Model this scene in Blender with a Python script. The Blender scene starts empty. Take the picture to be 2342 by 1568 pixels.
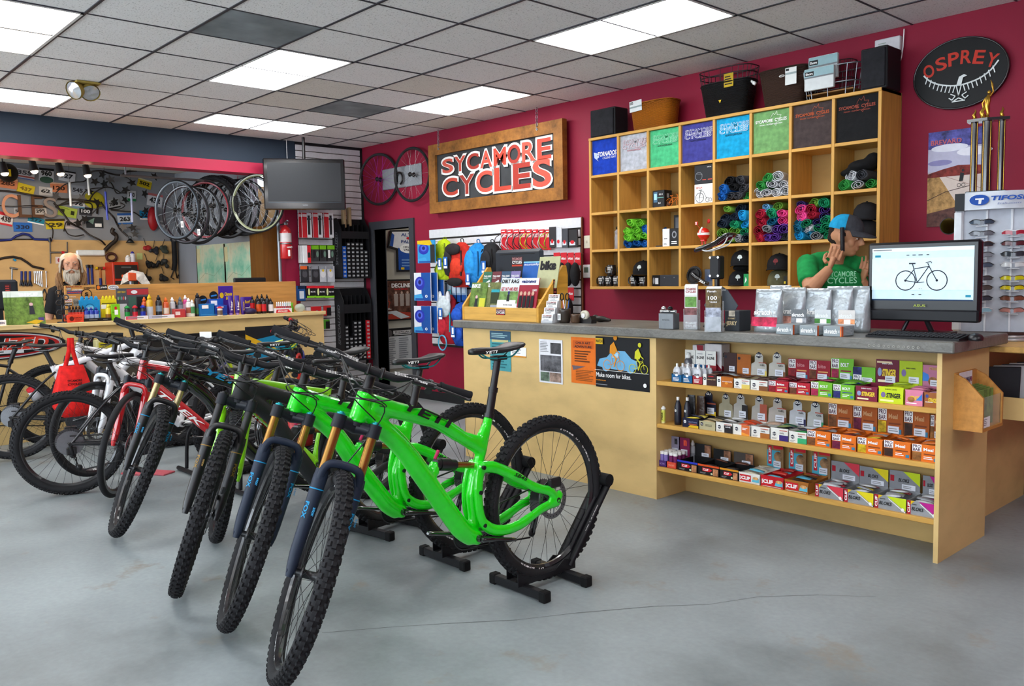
import bpy,math,random
from mathutils import Vector as V,Matrix,Euler
random.seed(7)
C=bpy.context.scene.collection
SC=bpy.context.scene
PI=math.pi
# ---------------- camera, world, exposure ----------------
F_PX,YAW,PITCH,ROLL=1937.2,-.83139,-.07967,-.01747
CAM=V((8.959,-5.743,1.39))
_f=V((math.sin(YAW)*math.cos(PITCH),math.cos(YAW)*math.cos(PITCH),math.sin(PITCH)))
_r=V((math.cos(YAW),-math.sin(YAW),0));_u=_r.cross(_f)
CR=math.cos(ROLL)*_r+math.sin(ROLL)*_u
CU= -math.sin(ROLL)*_r+math.cos(ROLL)*_u
cd=bpy.data.cameras.new('camera');cam=bpy.data.objects.new('camera',cd);C.objects.link(cam)
cam.matrix_world=Matrix(((CR.x,CU.x,-_f.x,CAM.x),(CR.y,CU.y,-_f.y,CAM.y),(CR.z,CU.z,-_f.z,CAM.z),(0,0,0,1)))
cd.sensor_width=36;cd.lens=F_PX*36/2342;cd.clip_start=.05
SC.camera=cam
SC.view_settings.view_transform='Standard';SC.view_settings.look='None'
SC.view_settings.exposure=0.56;SC.view_settings.gamma=1
SC.view_settings.use_curve_mapping=False
w=bpy.data.worlds.new('world');SC.world=w;w.use_nodes=True
w.node_tree.nodes['Background'].inputs[0].default_value=(.80,.90,1,1)
w.node_tree.nodes['Background'].inputs[1].default_value=5.2
PANEL_W=9.0
def at(u,v,ax,val):
    "world point where the view ray of photo pixel (u,v) meets the plane axis=val"
    d=(u-1171)/F_PX*CR-(v-784)/F_PX*CU+_f
    return CAM+d*((val-CAM[ax])/d[ax])
# ---------------- materials ----------------
def hexc(h):
    h=h.lstrip('#');c=[int(h[i:i+2],16)/255 for i in(0,2,4)]
    return tuple((x/12.92 if x<=.04045 else((x+.055)/1.055)**2.4)for x in c)+(1,)
_M={}
def M(h,rough=.55,kind='',metal=0.,coat=0.,emit=0.,alpha=1.,trans=0.):
    k=(h,rough,kind,metal,coat,emit,alpha,trans)
    if k in _M:return _M[k]
    m=bpy.data.materials.new((kind or 'mat')+'_'+h.strip('#'));m.use_nodes=True
    nt=m.node_tree;N=nt.nodes;L=nt.links;b=N['Principled BSDF'];c=hexc(h)
    I=b.inputs
    I['Base Color'].default_value=c;I['Roughness'].default_value=rough;I['Metallic'].default_value=metal
    I['Coat Weight'].default_value=coat;I['Coat Roughness'].default_value=.08
    m.diffuse_color=c
    if rough>=.4 and not metal and kind!='floor':I['Specular IOR Level'].default_value=.25
    if emit:I['Emission Color'].default_value=c;I['Emission Strength'].default_value=emit
    if trans:I['Transmission Weight'].default_value=trans;I['IOR'].default_value=1.3
    if alpha<1:I['Alpha'].default_value=alpha
    def noise(scale,detail=3,stretch=None,rgh=.5):
        tc=N.new('ShaderNodeTexCoord');n=N.new('ShaderNodeTexNoise');n.inputs['Scale'].default_value=scale
        n.inputs['Detail'].default_value=detail;n.inputs['Roughness'].default_value=rgh
        if stretch:
            mp=N.new('ShaderNodeMapping');mp.inputs['Scale'].default_value=stretch
            L.new(tc.outputs['Object'],mp.inputs[0]);L.new(mp.outputs[0],n.inputs[0])
        else:L.new(tc.outputs['Object'],n.inputs[0])
        return n
    def ramp(src,stops):
        r=N.new('ShaderNodeValToRGB');e=r.color_ramp.elements
        while len(e)<len(stops):e.new(.5)
        for x,(p,col)in zip(e,stops):x.position=p;x.color=col
        L.new(src,r.inputs[0]);return r
    def mul(k):return tuple(min(1,x*k)for x in c[:3])+(1,)
    def bump(src,s,d=.01):
        bm=N.new('ShaderNodeBump');bm.inputs['Strength'].default_value=s;bm.inputs['Distance'].default_value=d
        L.new(src,bm.inputs['Height']);L.new(bm.outputs[0],I['Normal'])
    if kind=='wood' or kind=='woodx' or kind=='woody':
        st={'wood':(14,14,1.2),'woodx':(1.2,14,14),'woody':(14,1.2,14)}[kind]
        n=noise(2.2,5,st,.6);r=ramp(n.outputs['Fac'],[(.25,mul(.72)),(.55,c),(.8,mul(1.18))])
        L.new(r.outputs[0],I['Base Color']);bump(n.outputs['Fac'],.08)
    elif kind=='ply':
        n=noise(1.6,6,(1.5,1.5,3.2),.55);r=ramp(n.outputs['Fac'],[(.25,mul(.8)),(.5,c),(.75,mul(1.13))])
        L.new(r.outputs[0],I['Base Color'])
    elif kind=='floor':
        n=noise(.8,8,None,.66);r=ramp(n.outputs['Fac'],[(.32,mul(.6)),(.5,c),(.66,mul(1.22))])
        n2=noise(2.6,5,(1,1,1),.7);r2=ramp(n2.outputs['Fac'],[(.60,(0,0,0,1)),(.74,(1,1,1,1))])
        mx=N.new('ShaderNodeMix');mx.data_type='RGBA'
        L.new(r2.outputs[0],mx.inputs[0]);L.new(r.outputs[0],mx.inputs[6]);mx.inputs[7].default_value=hexc('#8a8173')
        n3=noise(40,3);mm=N.new('ShaderNodeMix');mm.data_type='RGBA';mm.blend_type='MULTIPLY';mm.inputs[0].default_value=.25
        L.new(mx.outputs[2],mm.inputs[6]);L.new(n3.outputs['Fac'],mm.inputs[7]);L.new(mm.outputs[2],I['Base Color'])
        r3=ramp(n.outputs['Fac'],[(.3,(.30,)*3+(1,)),(.7,(.62,)*3+(1,))]);L.new(r3.outputs[0],I['Roughness'])
        bump(n3.outputs['Fac'],.05)
    elif kind=='speck':
        n=noise(90,2);r=ramp(n.outputs['Fac'],[(.30,mul(.62)),(.42,c)]);L.new(r.outputs[0],I['Base Color']);bump(n.outputs['Fac'],.25,.004)
    elif kind=='dirty':
        n=noise(3,4);r=ramp(n.outputs['Fac'],[(.3,mul(.55)),(.7,mul(1.15))]);L.new(r.outputs[0],I['Base Color'])
    elif kind=='concrete':
        n=noise(5,8,None,.7);r=ramp(n.outputs['Fac'],[(.3,mul(.6)),(.5,c),(.72,mul(1.35))]);L.new(r.outputs[0],I['Base Color'])
        n3=noise(60,3);bump(n3.outputs['Fac'],.2)
    elif kind=='wall':
        n=noise(1.2,4);r=ramp(n.outputs['Fac'],[(.3,mul(.88)),(.7,mul(1.1))]);L.new(r.outputs[0],I['Base Color'])
        n3=noise(150,2);bump(n3.outputs['Fac'],.12,.003)
    elif kind=='fabric':
        n=noise(26,4);r=ramp(n.outputs['Fac'],[(.3,mul(.72)),(.7,mul(1.15))]);L.new(r.outputs[0],I['Base Color'])
        n3=noise(320,2);bump(n3.outputs['Fac'],.4,.004)
    elif kind=='rubber':
        n=noise(9,5);r=ramp(n.outputs['Fac'],[(.35,c),(.8,mul(1.7))]);L.new(r.outputs[0],I['Base Color']);bump(noise(120,2).outputs['Fac'],.3,.002)
    elif kind=='rust':
        n=noise(7,8,None,.7);r=ramp(n.outputs['Fac'],[(.3,mul(.45)),(.5,c),(.7,mul(1.5))]);L.new(r.outputs[0],I['Base Color']);bump(n.outputs['Fac'],.5)
    elif kind=='foil':
        n=noise(14,3);r=ramp(n.outputs['Fac'],[(.3,mul(.75)),(.7,mul(1.1))]);L.new(r.outputs[0],I['Base Color']);bump(n.outputs['Fac'],.6,.02)
    elif kind=='map':
        n=noise(3.2,8,None,.6);r=ramp(n.outputs['Fac'],[(.3,hexc('#5fae8e')),(.46,hexc('#9dc4a6')),(.56,c),(.75,hexc('#b7ab86'))]);L.new(r.outputs[0],I['Base Color'])
    elif kind=='photo':
        n=noise(16,6,None,.65);r=ramp(n.outputs['Fac'],[(.32,mul(.25)),(.5,c),(.68,mul(1.9))]);L.new(r.outputs[0],I['Base Color'])
    elif kind=='leafy':
        n=noise(22,6,None,.7);r=ramp(n.outputs['Fac'],[(.3,mul(.35)),(.5,c),(.66,mul(1.5))]);L.new(r.outputs[0],I['Base Color'])
    elif kind=='wicker':
        wv=N.new('ShaderNodeTexWave');tc=N.new('ShaderNodeTexCoord');L.new(tc.outputs['Object'],wv.inputs[0]);wv.inputs['Scale'].default_value=45;wv.inputs['Distortion'].default_value=3;wv.bands_direction='Z'
        r=ramp(wv.outputs['Fac'],[(.2,mul(.5)),(.8,mul(1.15))]);L.new(r.outputs[0],I['Base Color']);bump(wv.outputs['Fac'],.8,.01)
    else:
        n=noise(30,2);r=ramp(n.outputs['Fac'],[(.25,mul(.93)),(.75,mul(1.05))])
        L.new(r.outputs[0],I['Base Color'])
    _M[k]=m;return m
# ---------------- mesh builder ----------------
class MB:
    def __init__(s):s.v=[];s.f=[];s.m=[];s.sm=[];s.T=None
    def add(s,vs,fs,mi=0,smooth=False):
        o=len(s.v)
        s.v+=[tuple(s.T@V(p))for p in vs]if s.T else[tuple(p)for p in vs]
        for f in fs:s.f.append([i+o for i in f]);s.m.append(mi);s.sm.append(smooth)
        return s
    def box(s,a,b,mi=0):
        x0,x1=sorted((a[0],b[0]));y0,y1=sorted((a[1],b[1]));z0,z1=sorted((a[2],b[2]))
        return s.add([(x0,y0,z0),(x1,y0,z0),(x1,y1,z0),(x0,y1,z0),(x0,y0,z1),(x1,y0,z1),(x1,y1,z1),(x0,y1,z1)],
                     [(0,3,2,1),(4,5,6,7),(0,1,5,4),(1,2,6,5),(2,3,7,6),(3,0,4,7)],mi)
    def rbox(s,a,b,r,mi=0):
        lo=[min(a[i],b[i])for i in range(3)];hi=[max(a[i],b[i])for i in range(3)]
        r=min([r]+[(hi[i]-lo[i])*.45 for i in range(3)])
        vs=[];idx={}
        for sx in(0,1):
            for sy in(0,1):
                for sz in(0,1):
                    S=(sx,sy,sz)
                    for ax in range(3):
                        p=[(hi[i]-r if S[i]else lo[i]+r)for i in range(3)]
                        p[ax]=hi[ax]if S[ax]else lo[ax]
                        idx[S,ax]=len(vs);vs.append(p)
        fs=[]
        for ax in range(3):
            b_,c_=(ax+1)%3,(ax+2)%3
            for q in(0,1):
                def k(i,j):
                    S=[0]*3;S[ax]=q;S[b_]=i;S[c_]=j;return idx[tuple(S),ax]
                f=[k(0,0),k(1,0),k(1,1),k(0,1)];fs.append(f if q else f[::-1])
        for ax in range(3):
            b_,c_=(ax+1)%3,(ax+2)%3
            for i in(0,1):
                for j in(0,1):
                    S0=[0]*3;S0[b_]=i;S0[c_]=j;S1=list(S0);S1[ax]=1
                    S0,S1=tuple(S0),tuple(S1)
                    f=[idx[S0,b_],idx[S0,c_],idx[S1,c_],idx[S1,b_]];fs.append(f if(i==j)==False else f[::-1])
        for S in[(x,y,z)for x in(0,1)for y in(0,1)for z in(0,1)]:
            f=[idx[S,0],idx[S,1],idx[S,2]];fs.append(f if sum(S)%2 else f[::-1])
        return s.add(vs,fs,mi)
    def _fr(s,d,up=None):
        d=d.normalized();u=V(up)if up else(V((0,0,1))if abs(d.z)<.9 else V((1,0,0)))
        a=u.cross(d)
        if a.length<1e-6:a=V((0,1,0)).cross(d)
        a.normalize();return a,d.cross(a)
    def cyl(s,p,q,r0,r1=None,n=12,mi=0,caps=True,smooth=True):
        return s.tube([p,q],[r0,r0 if r1 is None else r1],n,mi,caps=caps,smooth=smooth)
    def tube(s,pts,r,n=8,mi=0,closed=False,caps=True,smooth=True,flat=1.,up=None):
        pts=[V(p)for p in pts];k=len(pts)
        if not isinstance(r,(list,tuple)):r=[r]*k
        if not isinstance(flat,(list,tuple)):flat=[flat]*k
        vs=[];fs=[];pa=None
        for i,p in enumerate(pts):
            d=(pts[(i+1)%k]-pts[i-1])if closed else(pts[min(i+1,k-1)]-pts[max(i-1,0)])
            a,b=s._fr(d,up)
            if up is None and pa is not None:
                dn=d.normalized();a=pa-dn*pa.dot(dn)
                if a.length<1e-6:a=s._fr(d)[0]
                a.normalize();b=dn.cross(a)
            pa=a
            for j in range(n):
                t=2*PI*j/n;vs.append(p+a*(r[i]*flat[i]*math.cos(t))+b*(r[i]*math.sin(t)))
        for i in range(k if closed else k-1):
            i2=(i+1)%k
            for j in range(n):fs.append((i*n+j,i*n+(j+1)%n,i2*n+(j+1)%n,i2*n+j))
        s.add(vs,fs,mi,smooth)
        if caps and not closed:
            s.add(vs[:n][::-1],[tuple(range(n))],mi);s.add(vs[-n:],[tuple(range(n))],mi)
        return s
    def lathe(s,prof,n=24,mi=0,c=(0,0,0),ax=(0,0,1),smooth=True,closed=False):
        d=V(ax).normalized();a,b=s._fr(d);c=V(c);vs=[];fs=[];k=len(prof)
        for r,z in prof:
            for j in range(n):
                t=2*PI*j/n;vs.append(c+d*z+a*(r*math.cos(t))+b*(r*math.sin(t)))
        for i in range(k if closed else k-1):
            i2=(i+1)%k
            for j in range(n):fs.append((i*n+j,i*n+(j+1)%n,i2*n+(j+1)%n,i2*n+j))
        return s.add(vs,fs,mi,smooth)
    def ell(s,c,r,nu=12,nv=8,mi=0,smooth=True):
        c=V(c);vs=[c+V((0,0,-r[2]))];fs=[]
        for i in range(1,nv):
            t=PI*i/nv-PI/2
            for j in range(nu):
                p=2*PI*j/nu;vs.append(c+V((r[0]*math.cos(t)*math.cos(p),r[1]*math.cos(t)*math.sin(p),r[2]*math.sin(t))))
        vs.append(c+V((0,0,r[2])));e=len(vs)-1
        for j in range(nu):
            fs.append((0,1+(j+1)%nu,1+j));fs.append((e,1+(nv-2)*nu+j,1+(nv-2)*nu+(j+1)%nu))
            for i in range(nv-2):fs.append((1+i*nu+j,1+i*nu+(j+1)%nu,1+(i+1)*nu+(j+1)%nu,1+(i+1)*nu+j))
        return s.add(vs,fs,mi,smooth)
    def prism(s,poly,t,o=(0,0,0),ux=(1,0,0),uy=(0,0,1),mi=0,smooth=False):
        "2-D outline in the plane (ux,uy) at o, thickened by t along ux x uy"
        o=V(o);ux=V(ux);uy=V(uy);nrm=ux.cross(uy).normalized()
        A=[o+ux*x+uy*y for x,y in poly];B=[p+nrm*t for p in A];n=len(A)
        s.add(A+B,[tuple(range(n))[::-1],tuple(range(n,2*n))]+[(i,(i+1)%n,n+(i+1)%n,n+i)for i in range(n)],mi,smooth)
        return s
    def quad(s,a,b,c,d,mi=0):return s.add([a,b,c,d],[(0,1,2,3)],mi)
    def mesh(s,name,mats):
        me=bpy.data.meshes.new(name);me.from_pydata(s.v,[],s.f)
        for m in(mats if isinstance(mats,(list,tuple))else[mats]):me.materials.append(m)
        me.polygons.foreach_set('material_index',s.m);me.polygons.foreach_set('use_smooth',s.sm);me.update();return me
    def obj(s,name,mats,parent=None,loc=None,rot=None):
        return link(name,s.mesh(name,mats),parent,loc,rot)
def link(name,me,parent=None,loc=None,rot=None):
    o=bpy.data.objects.new(name,me);C.objects.link(o)
    if parent:o.parent=parent
    if loc:o.location=loc
    if rot:o.rotation_euler=rot
    return o
def tag(o,label,cat,group=None):
    o['label']=label;o['category']=cat
    if group:o['group']=group
    return o
def thing(name,label,cat,loc=(0,0,0),rz=0,group=None,rot=None):
    o=bpy.data.objects.new(name,None);C.objects.link(o);o.location=loc
    o.rotation_euler=rot or(0,0,rz);o.empty_display_size=.05
    return tag(o,label,cat,group)
def struct(o):o['kind']='structure';return o
def stuff(o):o['kind']='stuff';return o
def kids(o):return[x for x in o.children]
def dup(root,loc=None,rot=None,label=None,group=None,parent=None):
    r=root.copy();C.objects.link(r)
    if loc is not None:r.location=loc
    if rot is not None:r.rotation_euler=rot
    if label:r['label']=label
    if group:r['group']=group
    if parent:r.parent=parent
    for ch in kids(root):
        c=ch.copy();C.objects.link(c);c.parent=r
        for g in kids(ch):
            d=g.copy();C.objects.link(d);d.parent=c
    return r
_TX={}
def txt(parent,s,m,c,w,h,X=(1,0,0),Y=(0,0,1),bold=.0,shear=0.,thick=0.,name='lettering'):
    k=(s,bold,shear,thick>0)
    if k not in _TX:
        cu=bpy.data.curves.new('txt','FONT');cu.body=s;cu.offset=bold;cu.shear=shear
        cu.align_x='CENTER';cu.resolution_u=3 if len(s)>1 else 5;cu.extrude=.5 if thick else 0
        o=bpy.data.objects.new('txt',cu);C.objects.link(o)
        me=bpy.data.meshes.new_from_object(o.evaluated_get(bpy.context.evaluated_depsgraph_get()))
        bpy.data.objects.remove(o);
        xs=[v.co.x for v in me.vertices]or[0,1];ys=[v.co.y for v in me.vertices]or[0,1]
        x0,x1,y0,y1=min(xs),max(xs),min(ys),max(ys)
        for v in me.vertices:v.co.x=(v.co.x-(x0+x1)/2)/max(x1-x0,1e-4);v.co.y=(v.co.y-(y0+y1)/2)/max(y1-y0,1e-4)
        me.materials.clear();_TX[k]=me
    km=(k,m.name)
    if km not in _TX:
        me=_TX[k].copy();me.materials.append(m);_TX[km]=me
    X=V(X);Y=V(Y);Z=X.cross(Y);c=V(c);t=thick or 1
    o=bpy.data.objects.new(name,_TX[km]);C.objects.link(o)
    if parent:o.parent=parent
    X=X*w;Y=Y*h;Z=Z*t
    o.matrix_local=Matrix(((X.x,Y.x,Z.x,c.x),(X.y,Y.y,Z.y,c.y),(X.z,Y.z,Z.z,c.z),(0,0,0,1)))
    return o
def bake(o,voxel,smooth=6,f=.5):
    "voxel-blend an object's overlapping solids into one continuous skin"
    a=o.modifiers.new('r','REMESH');a.mode='VOXEL';a.voxel_size=voxel;a.use_smooth_shade=True
    if smooth:b=o.modifiers.new('s','SMOOTH');b.iterations=smooth;b.factor=f
    dg=bpy.context.evaluated_depsgraph_get();dg.update()
    me=bpy.data.meshes.new_from_object(o.evaluated_get(dg));o.modifiers.clear();o.data=me
    for p in me.polygons:p.use_smooth=True
    return o
def spline(pts,n=6):
    "Catmull-Rom through points (tuples of any length)"
    P=[pts[0]]+list(pts)+[pts[-1]];out=[]
    for i in range(1,len(P)-2):
        a,b,c,d=P[i-1:i+3]
        for k in range(n):
            t=k/n
            out.append(tuple(.5*(2*b[q]+(c[q]-a[q])*t+(2*a[q]-5*b[q]+4*c[q]-d[q])*t*t+(3*b[q]-a[q]-3*c[q]+d[q])*t**3)for q in range(len(b))))
    out.append(tuple(pts[-1]));return out
WHITE=M('#f2f2f0',.5);BLACK=M('#141416',.5);GREY=M('#8a8c90',.5);RED=M('#c8202c',.5);DARK=M('#232427',.6)
CHROME=M('#c9ccd0',.18,metal=1.);STEEL=M('#8f9296',.35,metal=1.);CLEAR=M('#eef4f6',.08,alpha=.22)
BX,BY=(1,0,0),(0,0,1)
LX,LY=(0,1,0),(0,0,1)
# ---------------- structure ----------------
ZC=2.9625;T=.6096
MW=M('#8a1733',.6,'wall');MN=M('#2c3846',.6,'wall');MPLY=M('#d4b47a',.5,'ply');MGREYW=M('#8d9096',.7,'wall')
MT=M('#3a3b40',.5)
b=MB();b.box((-5,-10.5,-.1),(12.5,3,0));flo=struct(b.obj('floor',M('#8e9698',.45,'floor')))
b=MB()
pts=[(6.05,-4.13),(6.2,-3.9),(6.33,-3.72),(6.5,-3.5),(6.62,-3.28),(6.8,-3.0),(6.95,-2.82),(7.05,-2.6),(7.22,-2.4),(7.4,-2.25)]
for(x0,y0),(x1,y1)in zip(pts,pts[1:]):
    r=random.uniform(.0012,.0035);b.quad((x0-r,y0,.0006),(x0+r,y0,.0006),(x1+r,y1,.0006),(x1-r,y1,.0006))
b.obj('crack',M('#5d5f60',.8),flo)
cb=MB();cb.box((-.1,-10.5,ZC+.05),(12.5,.0,ZC+.15));ceil=struct(cb.obj('ceiling',M('#777777',.8)))
gx=[4.74+i*T for i in range(-8,13)];gy=[-4.735+j*T for j in range(-9,9)]
b=MB()
for x in gx:b.box((x-.006,-10.4,ZC-.001),(x+.006,0,ZC+.03))
for y in gy[:-1]:b.box((0,y-.009,ZC-.002),(12.3,y+.009,ZC+.03))
b.obj('ceiling_grid',M('#3a3b42',.5),ceil)
LIGHTS=[(-4,0,2,1),(-4,3,2,1),(-7,4,1,2),(-7,0,1,2),(0,5,2,1),(-4,6,2,1),(0,-1,2,1),(4,2,2,1),(4,-2,2,1),(0,-5,2,1),(8,5,2,1),(8,0,2,1),(-7,-5,1,2),(-4,-6,2,1)]
lit={(i+a,j+c)for i,j,w_,h_ in LIGHTS for a in range(w_)for c in range(h_)}
tm=MB();tm.box((.005,.007,.003),(T-.005,T-.007,.026));tme=tm.mesh('tile',M('#f2f2f2',.8,'speck'))
tmd=tm.mesh('tile',M('#8f979c',.8,'dirty'));tms=tm.mesh('tile',M('#e4e0d8',.8,'speck'))
for i in range(-8,12):
    for j in range(-9,8):
        if(i,j)in lit:continue
        me=tmd if(i,j)in((-2,2),(-5,5))else(tms if random.random()<.12 else tme)
        o=link('tile',me,ceil,(4.74+i*T,-4.735+j*T,ZC+random.uniform(-.002,.002)))
        if j==7:o.scale.y=.468/T
        if i== -8:o.location.x=0;o.scale.x=(gx[1]-.0)/T
MP=M('#ffffff',.6,emit=PANEL_W);MPW=M('#fff6e6',.6,emit=PANEL_W*.5)
def ceiling_light(i,j,w_,h_,lab,dim=False):
    x,y=4.74+i*T,-4.735+j*T;W_,H_=w_*T,h_*T
    t=thing('ceiling_light',lab,'light',(x,y,ZC),group='fluorescent ceiling panels')
    b=MB();f=.03
    for a,c in(((0,0),(W_,f)),((0,H_-f),(W_,H_)),((0,0),(f,H_)),((W_-f,0),(W_,H_))):b.box((a[0]+.008,a[1]+.008,-.004),(c[0]-.004,c[1]-.004,.02))
    b.obj('frame',M('#d9d9d9',.5),t)
    b=MB();b.box((f,f,.002),(W_-f,H_-f,.012));b.obj('diffuser',MPW if dim else MP,t)
LL=['warm ceiling light panel over the row of bikes, cut by the frame','bright ceiling light panel beside the stained grey ceiling tile over the bikes','bright ceiling light panel lying along the navy header near the television',
      'bright ceiling light panel along the navy header behind the emergency lamp','large bright ceiling light panel above the front counter','bright ceiling light panel just above the hanging shop sign']
OL=['ceiling light panel between the bikes and the counter','ceiling light panel above the open floor before the counter','ceiling light panel over the viewer side of the floor','ceiling light panel near the shop front, middle','ceiling light panel near the red wall past the counter','ceiling light panel by the right wall','ceiling light panel along the navy header near the shop front','ceiling light panel near the shop front, bike side']
for k,(i,j,w_,h_)in enumerate(LIGHTS):ceiling_light(i,j,w_,h_,LL[k]if k<6 else OL[k-6],k==0)
b=MB();D0,D1,DH=.235,.965,1.965
b.box((-.12,0,0),(D0,.15,3.05));b.box((D0,0,DH),(D1,.15,3.05));b.box((D1,0,0),(12.4,.15,3.05));struct(b.obj('wall_back',MW))
b=MB();b.box((1.06,-.012,0),(12.3,0,.1));struct(b.obj('baseboard_back',DARK))
b=MB();b.box((.14,-.022,0),(D0,.16,2.06));b.box((D1,-.022,0),(1.055,.16,2.06));b.box((D0,-.022,DH),(D1,.16,2.06));struct(b.obj('trim_1',MT))
b=MB();b.box((-.05,.15,0),(0.05,2.6,2.7));struct(b.obj('wall_corridor',M('#b4afa2',.7,'wall')))
b=MB();b.box((.05,2.5,0),(2.4,2.6,2.7));b.box((2.3,.15,0),(2.4,2.6,2.7));struct(b.obj('wall_corridor_end',M('#b4afa2',.7,'wall')))
b=MB();b.box((-.05,.15,2.6),(2.4,2.6,2.7));struct(b.obj('ceiling_corridor',M('#b8b8b6',.8)))
b=MB();b.box((-.12,-10.4,2.68),(0,-.895,3.05));struct(b.obj('wall_left',MN))
b=MB();b.box((-.2,-10.4,2.565),(.03,-.895,2.683));struct(b.obj('trim_2',M('#b02a48',.45,'wall')))
b=MB();b.box((-.12,-.895,0),(-.03,0.0,3.05));struct(b.obj('wall_left_corner',M('#5a5a5c',.7)))
b=MB();b.box((-.12,-1.06,0),(0.0,-.9,2.565));struct(b.obj('pillar',M('#96203f',.5,'wall')))
WX,WY= -2.7,-1.25
b=MB();b.box((WX-.1,-9,0),(WX,WY,2.9));ww=struct(b.obj('wall_workshop',MGREYW))
b=MB();b.box((WX,WY,0),(-.45,WY+.1,2.9));struct(b.obj('wall_workshop_side',MGREYW))
b=MB();b.box((WX,-9,2.84),(-.12,WY,2.9));wc=struct(b.obj('ceiling_workshop',M('#777777',.8)))
tm=MB();tm.box((.006,.006,-.012),(T-.006,T*2-.006,.0));tme=tm.mesh('tile',M('#d8d5cc',.8,'speck'))
for i in range(4):
    for j in range(6):link('tile',tme,wc,(WX+.15+i*T,WY-(j+1)*2*T,2.84))
b=MB();b.box((WX,-8.9,.95),(WX+.02,WY-.02,1.93));struct(b.obj('wall_workshop_panel',M('#c9a570',.6,'ply')))
b=MB();b.box((-.45,WY-.03,0),(-.12,WY+.15,2.0));struct(b.obj('trim_3',M('#6d4518',.45,'wood')))
b=MB();b.box((-.62,WY+.1,0),(-.6,-.2,2.5));struct(b.obj('wall_parts_nook',M('#a5895d',.6,'ply')))
b=MB();b.box((-.03,-.895,.0),(-.012,0,2.94));sw=tag(b.obj('corner_slatwall',M('#4a4038',.6)),'white slatted display wall in the corner by the doorway','slatwall')
P=.0722;tm=MB();tm.rbox((-.012,-.89,.004),(.004,-.012,P-.004),.003);tme=tm.mesh('slat',M('#d6d6da',.35))
for k in range(40):link('slat',tme,sw,(0,0,.05+k*P))
b=MB();b.box((-.01,-.03,0),(.012,0,2.95));b.box((-.01,-.9,2.935),(.012,0,2.96));b.obj('edge_trim',DARK,sw)
b=MB();b.box((12.3,-10.5,0),(12.4,0,3.05));struct(b.obj('wall_right',M('#8a1733',.6,'wall')))
b=MB();b.box((-.12,-10.5,0),(12.4,-10.4,.9));struct(b.obj('wall_front',M('#b9b4a8',.6,'wall')))
b=MB();b.cyl((-.02,-1.13,1.0),(-.02,-1.13,2.56),.02,n=10);struct(b.obj('trim_4',M('#8d949a',.4,metal=.6)))
# ---------------- front counter ----------------
CX0,CX1,CY0,CY1,CZ=3.91,7.42,-1.644,-1.04,1.0
XB=5.765
pl=M('#d6b67a',.45,'ply');edge=M('#b88f52',.5,'woodx')
ct=thing('sales_counter','long plywood sales counter with open product shelves facing the floor','counter',(0,0,0))
b=MB();b.box((CX0,CY0,0),(XB-.02,CY0+.02,CZ));b.box((CX0,CY0+.02,0),(CX0+.02,CY1,CZ));b.obj('front_panel',pl,ct)
b=MB();b.box((XB-.02,CY0-.004,0),(XB,CY1,CZ));b.obj('divider_panel',pl,ct)
b=MB();b.box((CX1-.022,CY0-.004,0),(CX1,CY1,CZ));b.obj('end_panel',pl,ct)
b=MB();b.box((XB,CY1-.31,0),(CX1-.022,CY1-.29,CZ));b.obj('back_panel',M('#c2a268',.5,'ply'),ct)
SH=(.735,.472,.205)
for z in SH:
    b=MB();b.rbox((XB,CY0,z-.026),(CX1-.022,CY1-.31,z),.003);b.obj('shelf',M('#d0a050',.45,'woodx'),ct)
b=MB();b.box((CX0+.02,CY1-.02,.02),(XB-.02,CY1,CZ));b.obj('rear_panel',pl,ct)
wt=MB();wt.rbox((3.855,CY0-.06,CZ),(7.49,-.99,CZ+.055),.006)
slab=tag(wt.obj('countertop_slab',M('#67655f',.35,'concrete')),'dark grey concrete worktop slab with rough chipped front edge','countertop')
for k in range(11):
    b=MB();p=at(1988+k*11.2,789.5+k*.55,1,CY0-.061);b.lathe([(.004,0),(.0065,0),(.0065,.001),(.004,.001)],10,ax=(0,-1,0),closed=True);b.obj('ring_mark',M('#a9a79f',.5),slab,p)
ex=thing('side_counter','lower plywood side counter running back to the red wall','counter')
b=MB();b.box((7.2,CY1+.0,0),(7.3,-.02,.93));b.obj('side_panel',pl,ex)
b=MB();b.rbox((7.0,CY1+.03,.955),(7.62,-.015,.985),.004);b.obj('top_board',M('#d2a860',.45,'woody'),ex)
b=MB();b.box((7.3,-.92,.60),(7.56,-.02,.615));b.box((7.545,-.92,.615),(7.56,-.02,.715));b.box((7.3,-.92,.615),(7.545,-.905,.715));b.obj('magazine_bin',pl,ex)
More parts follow.
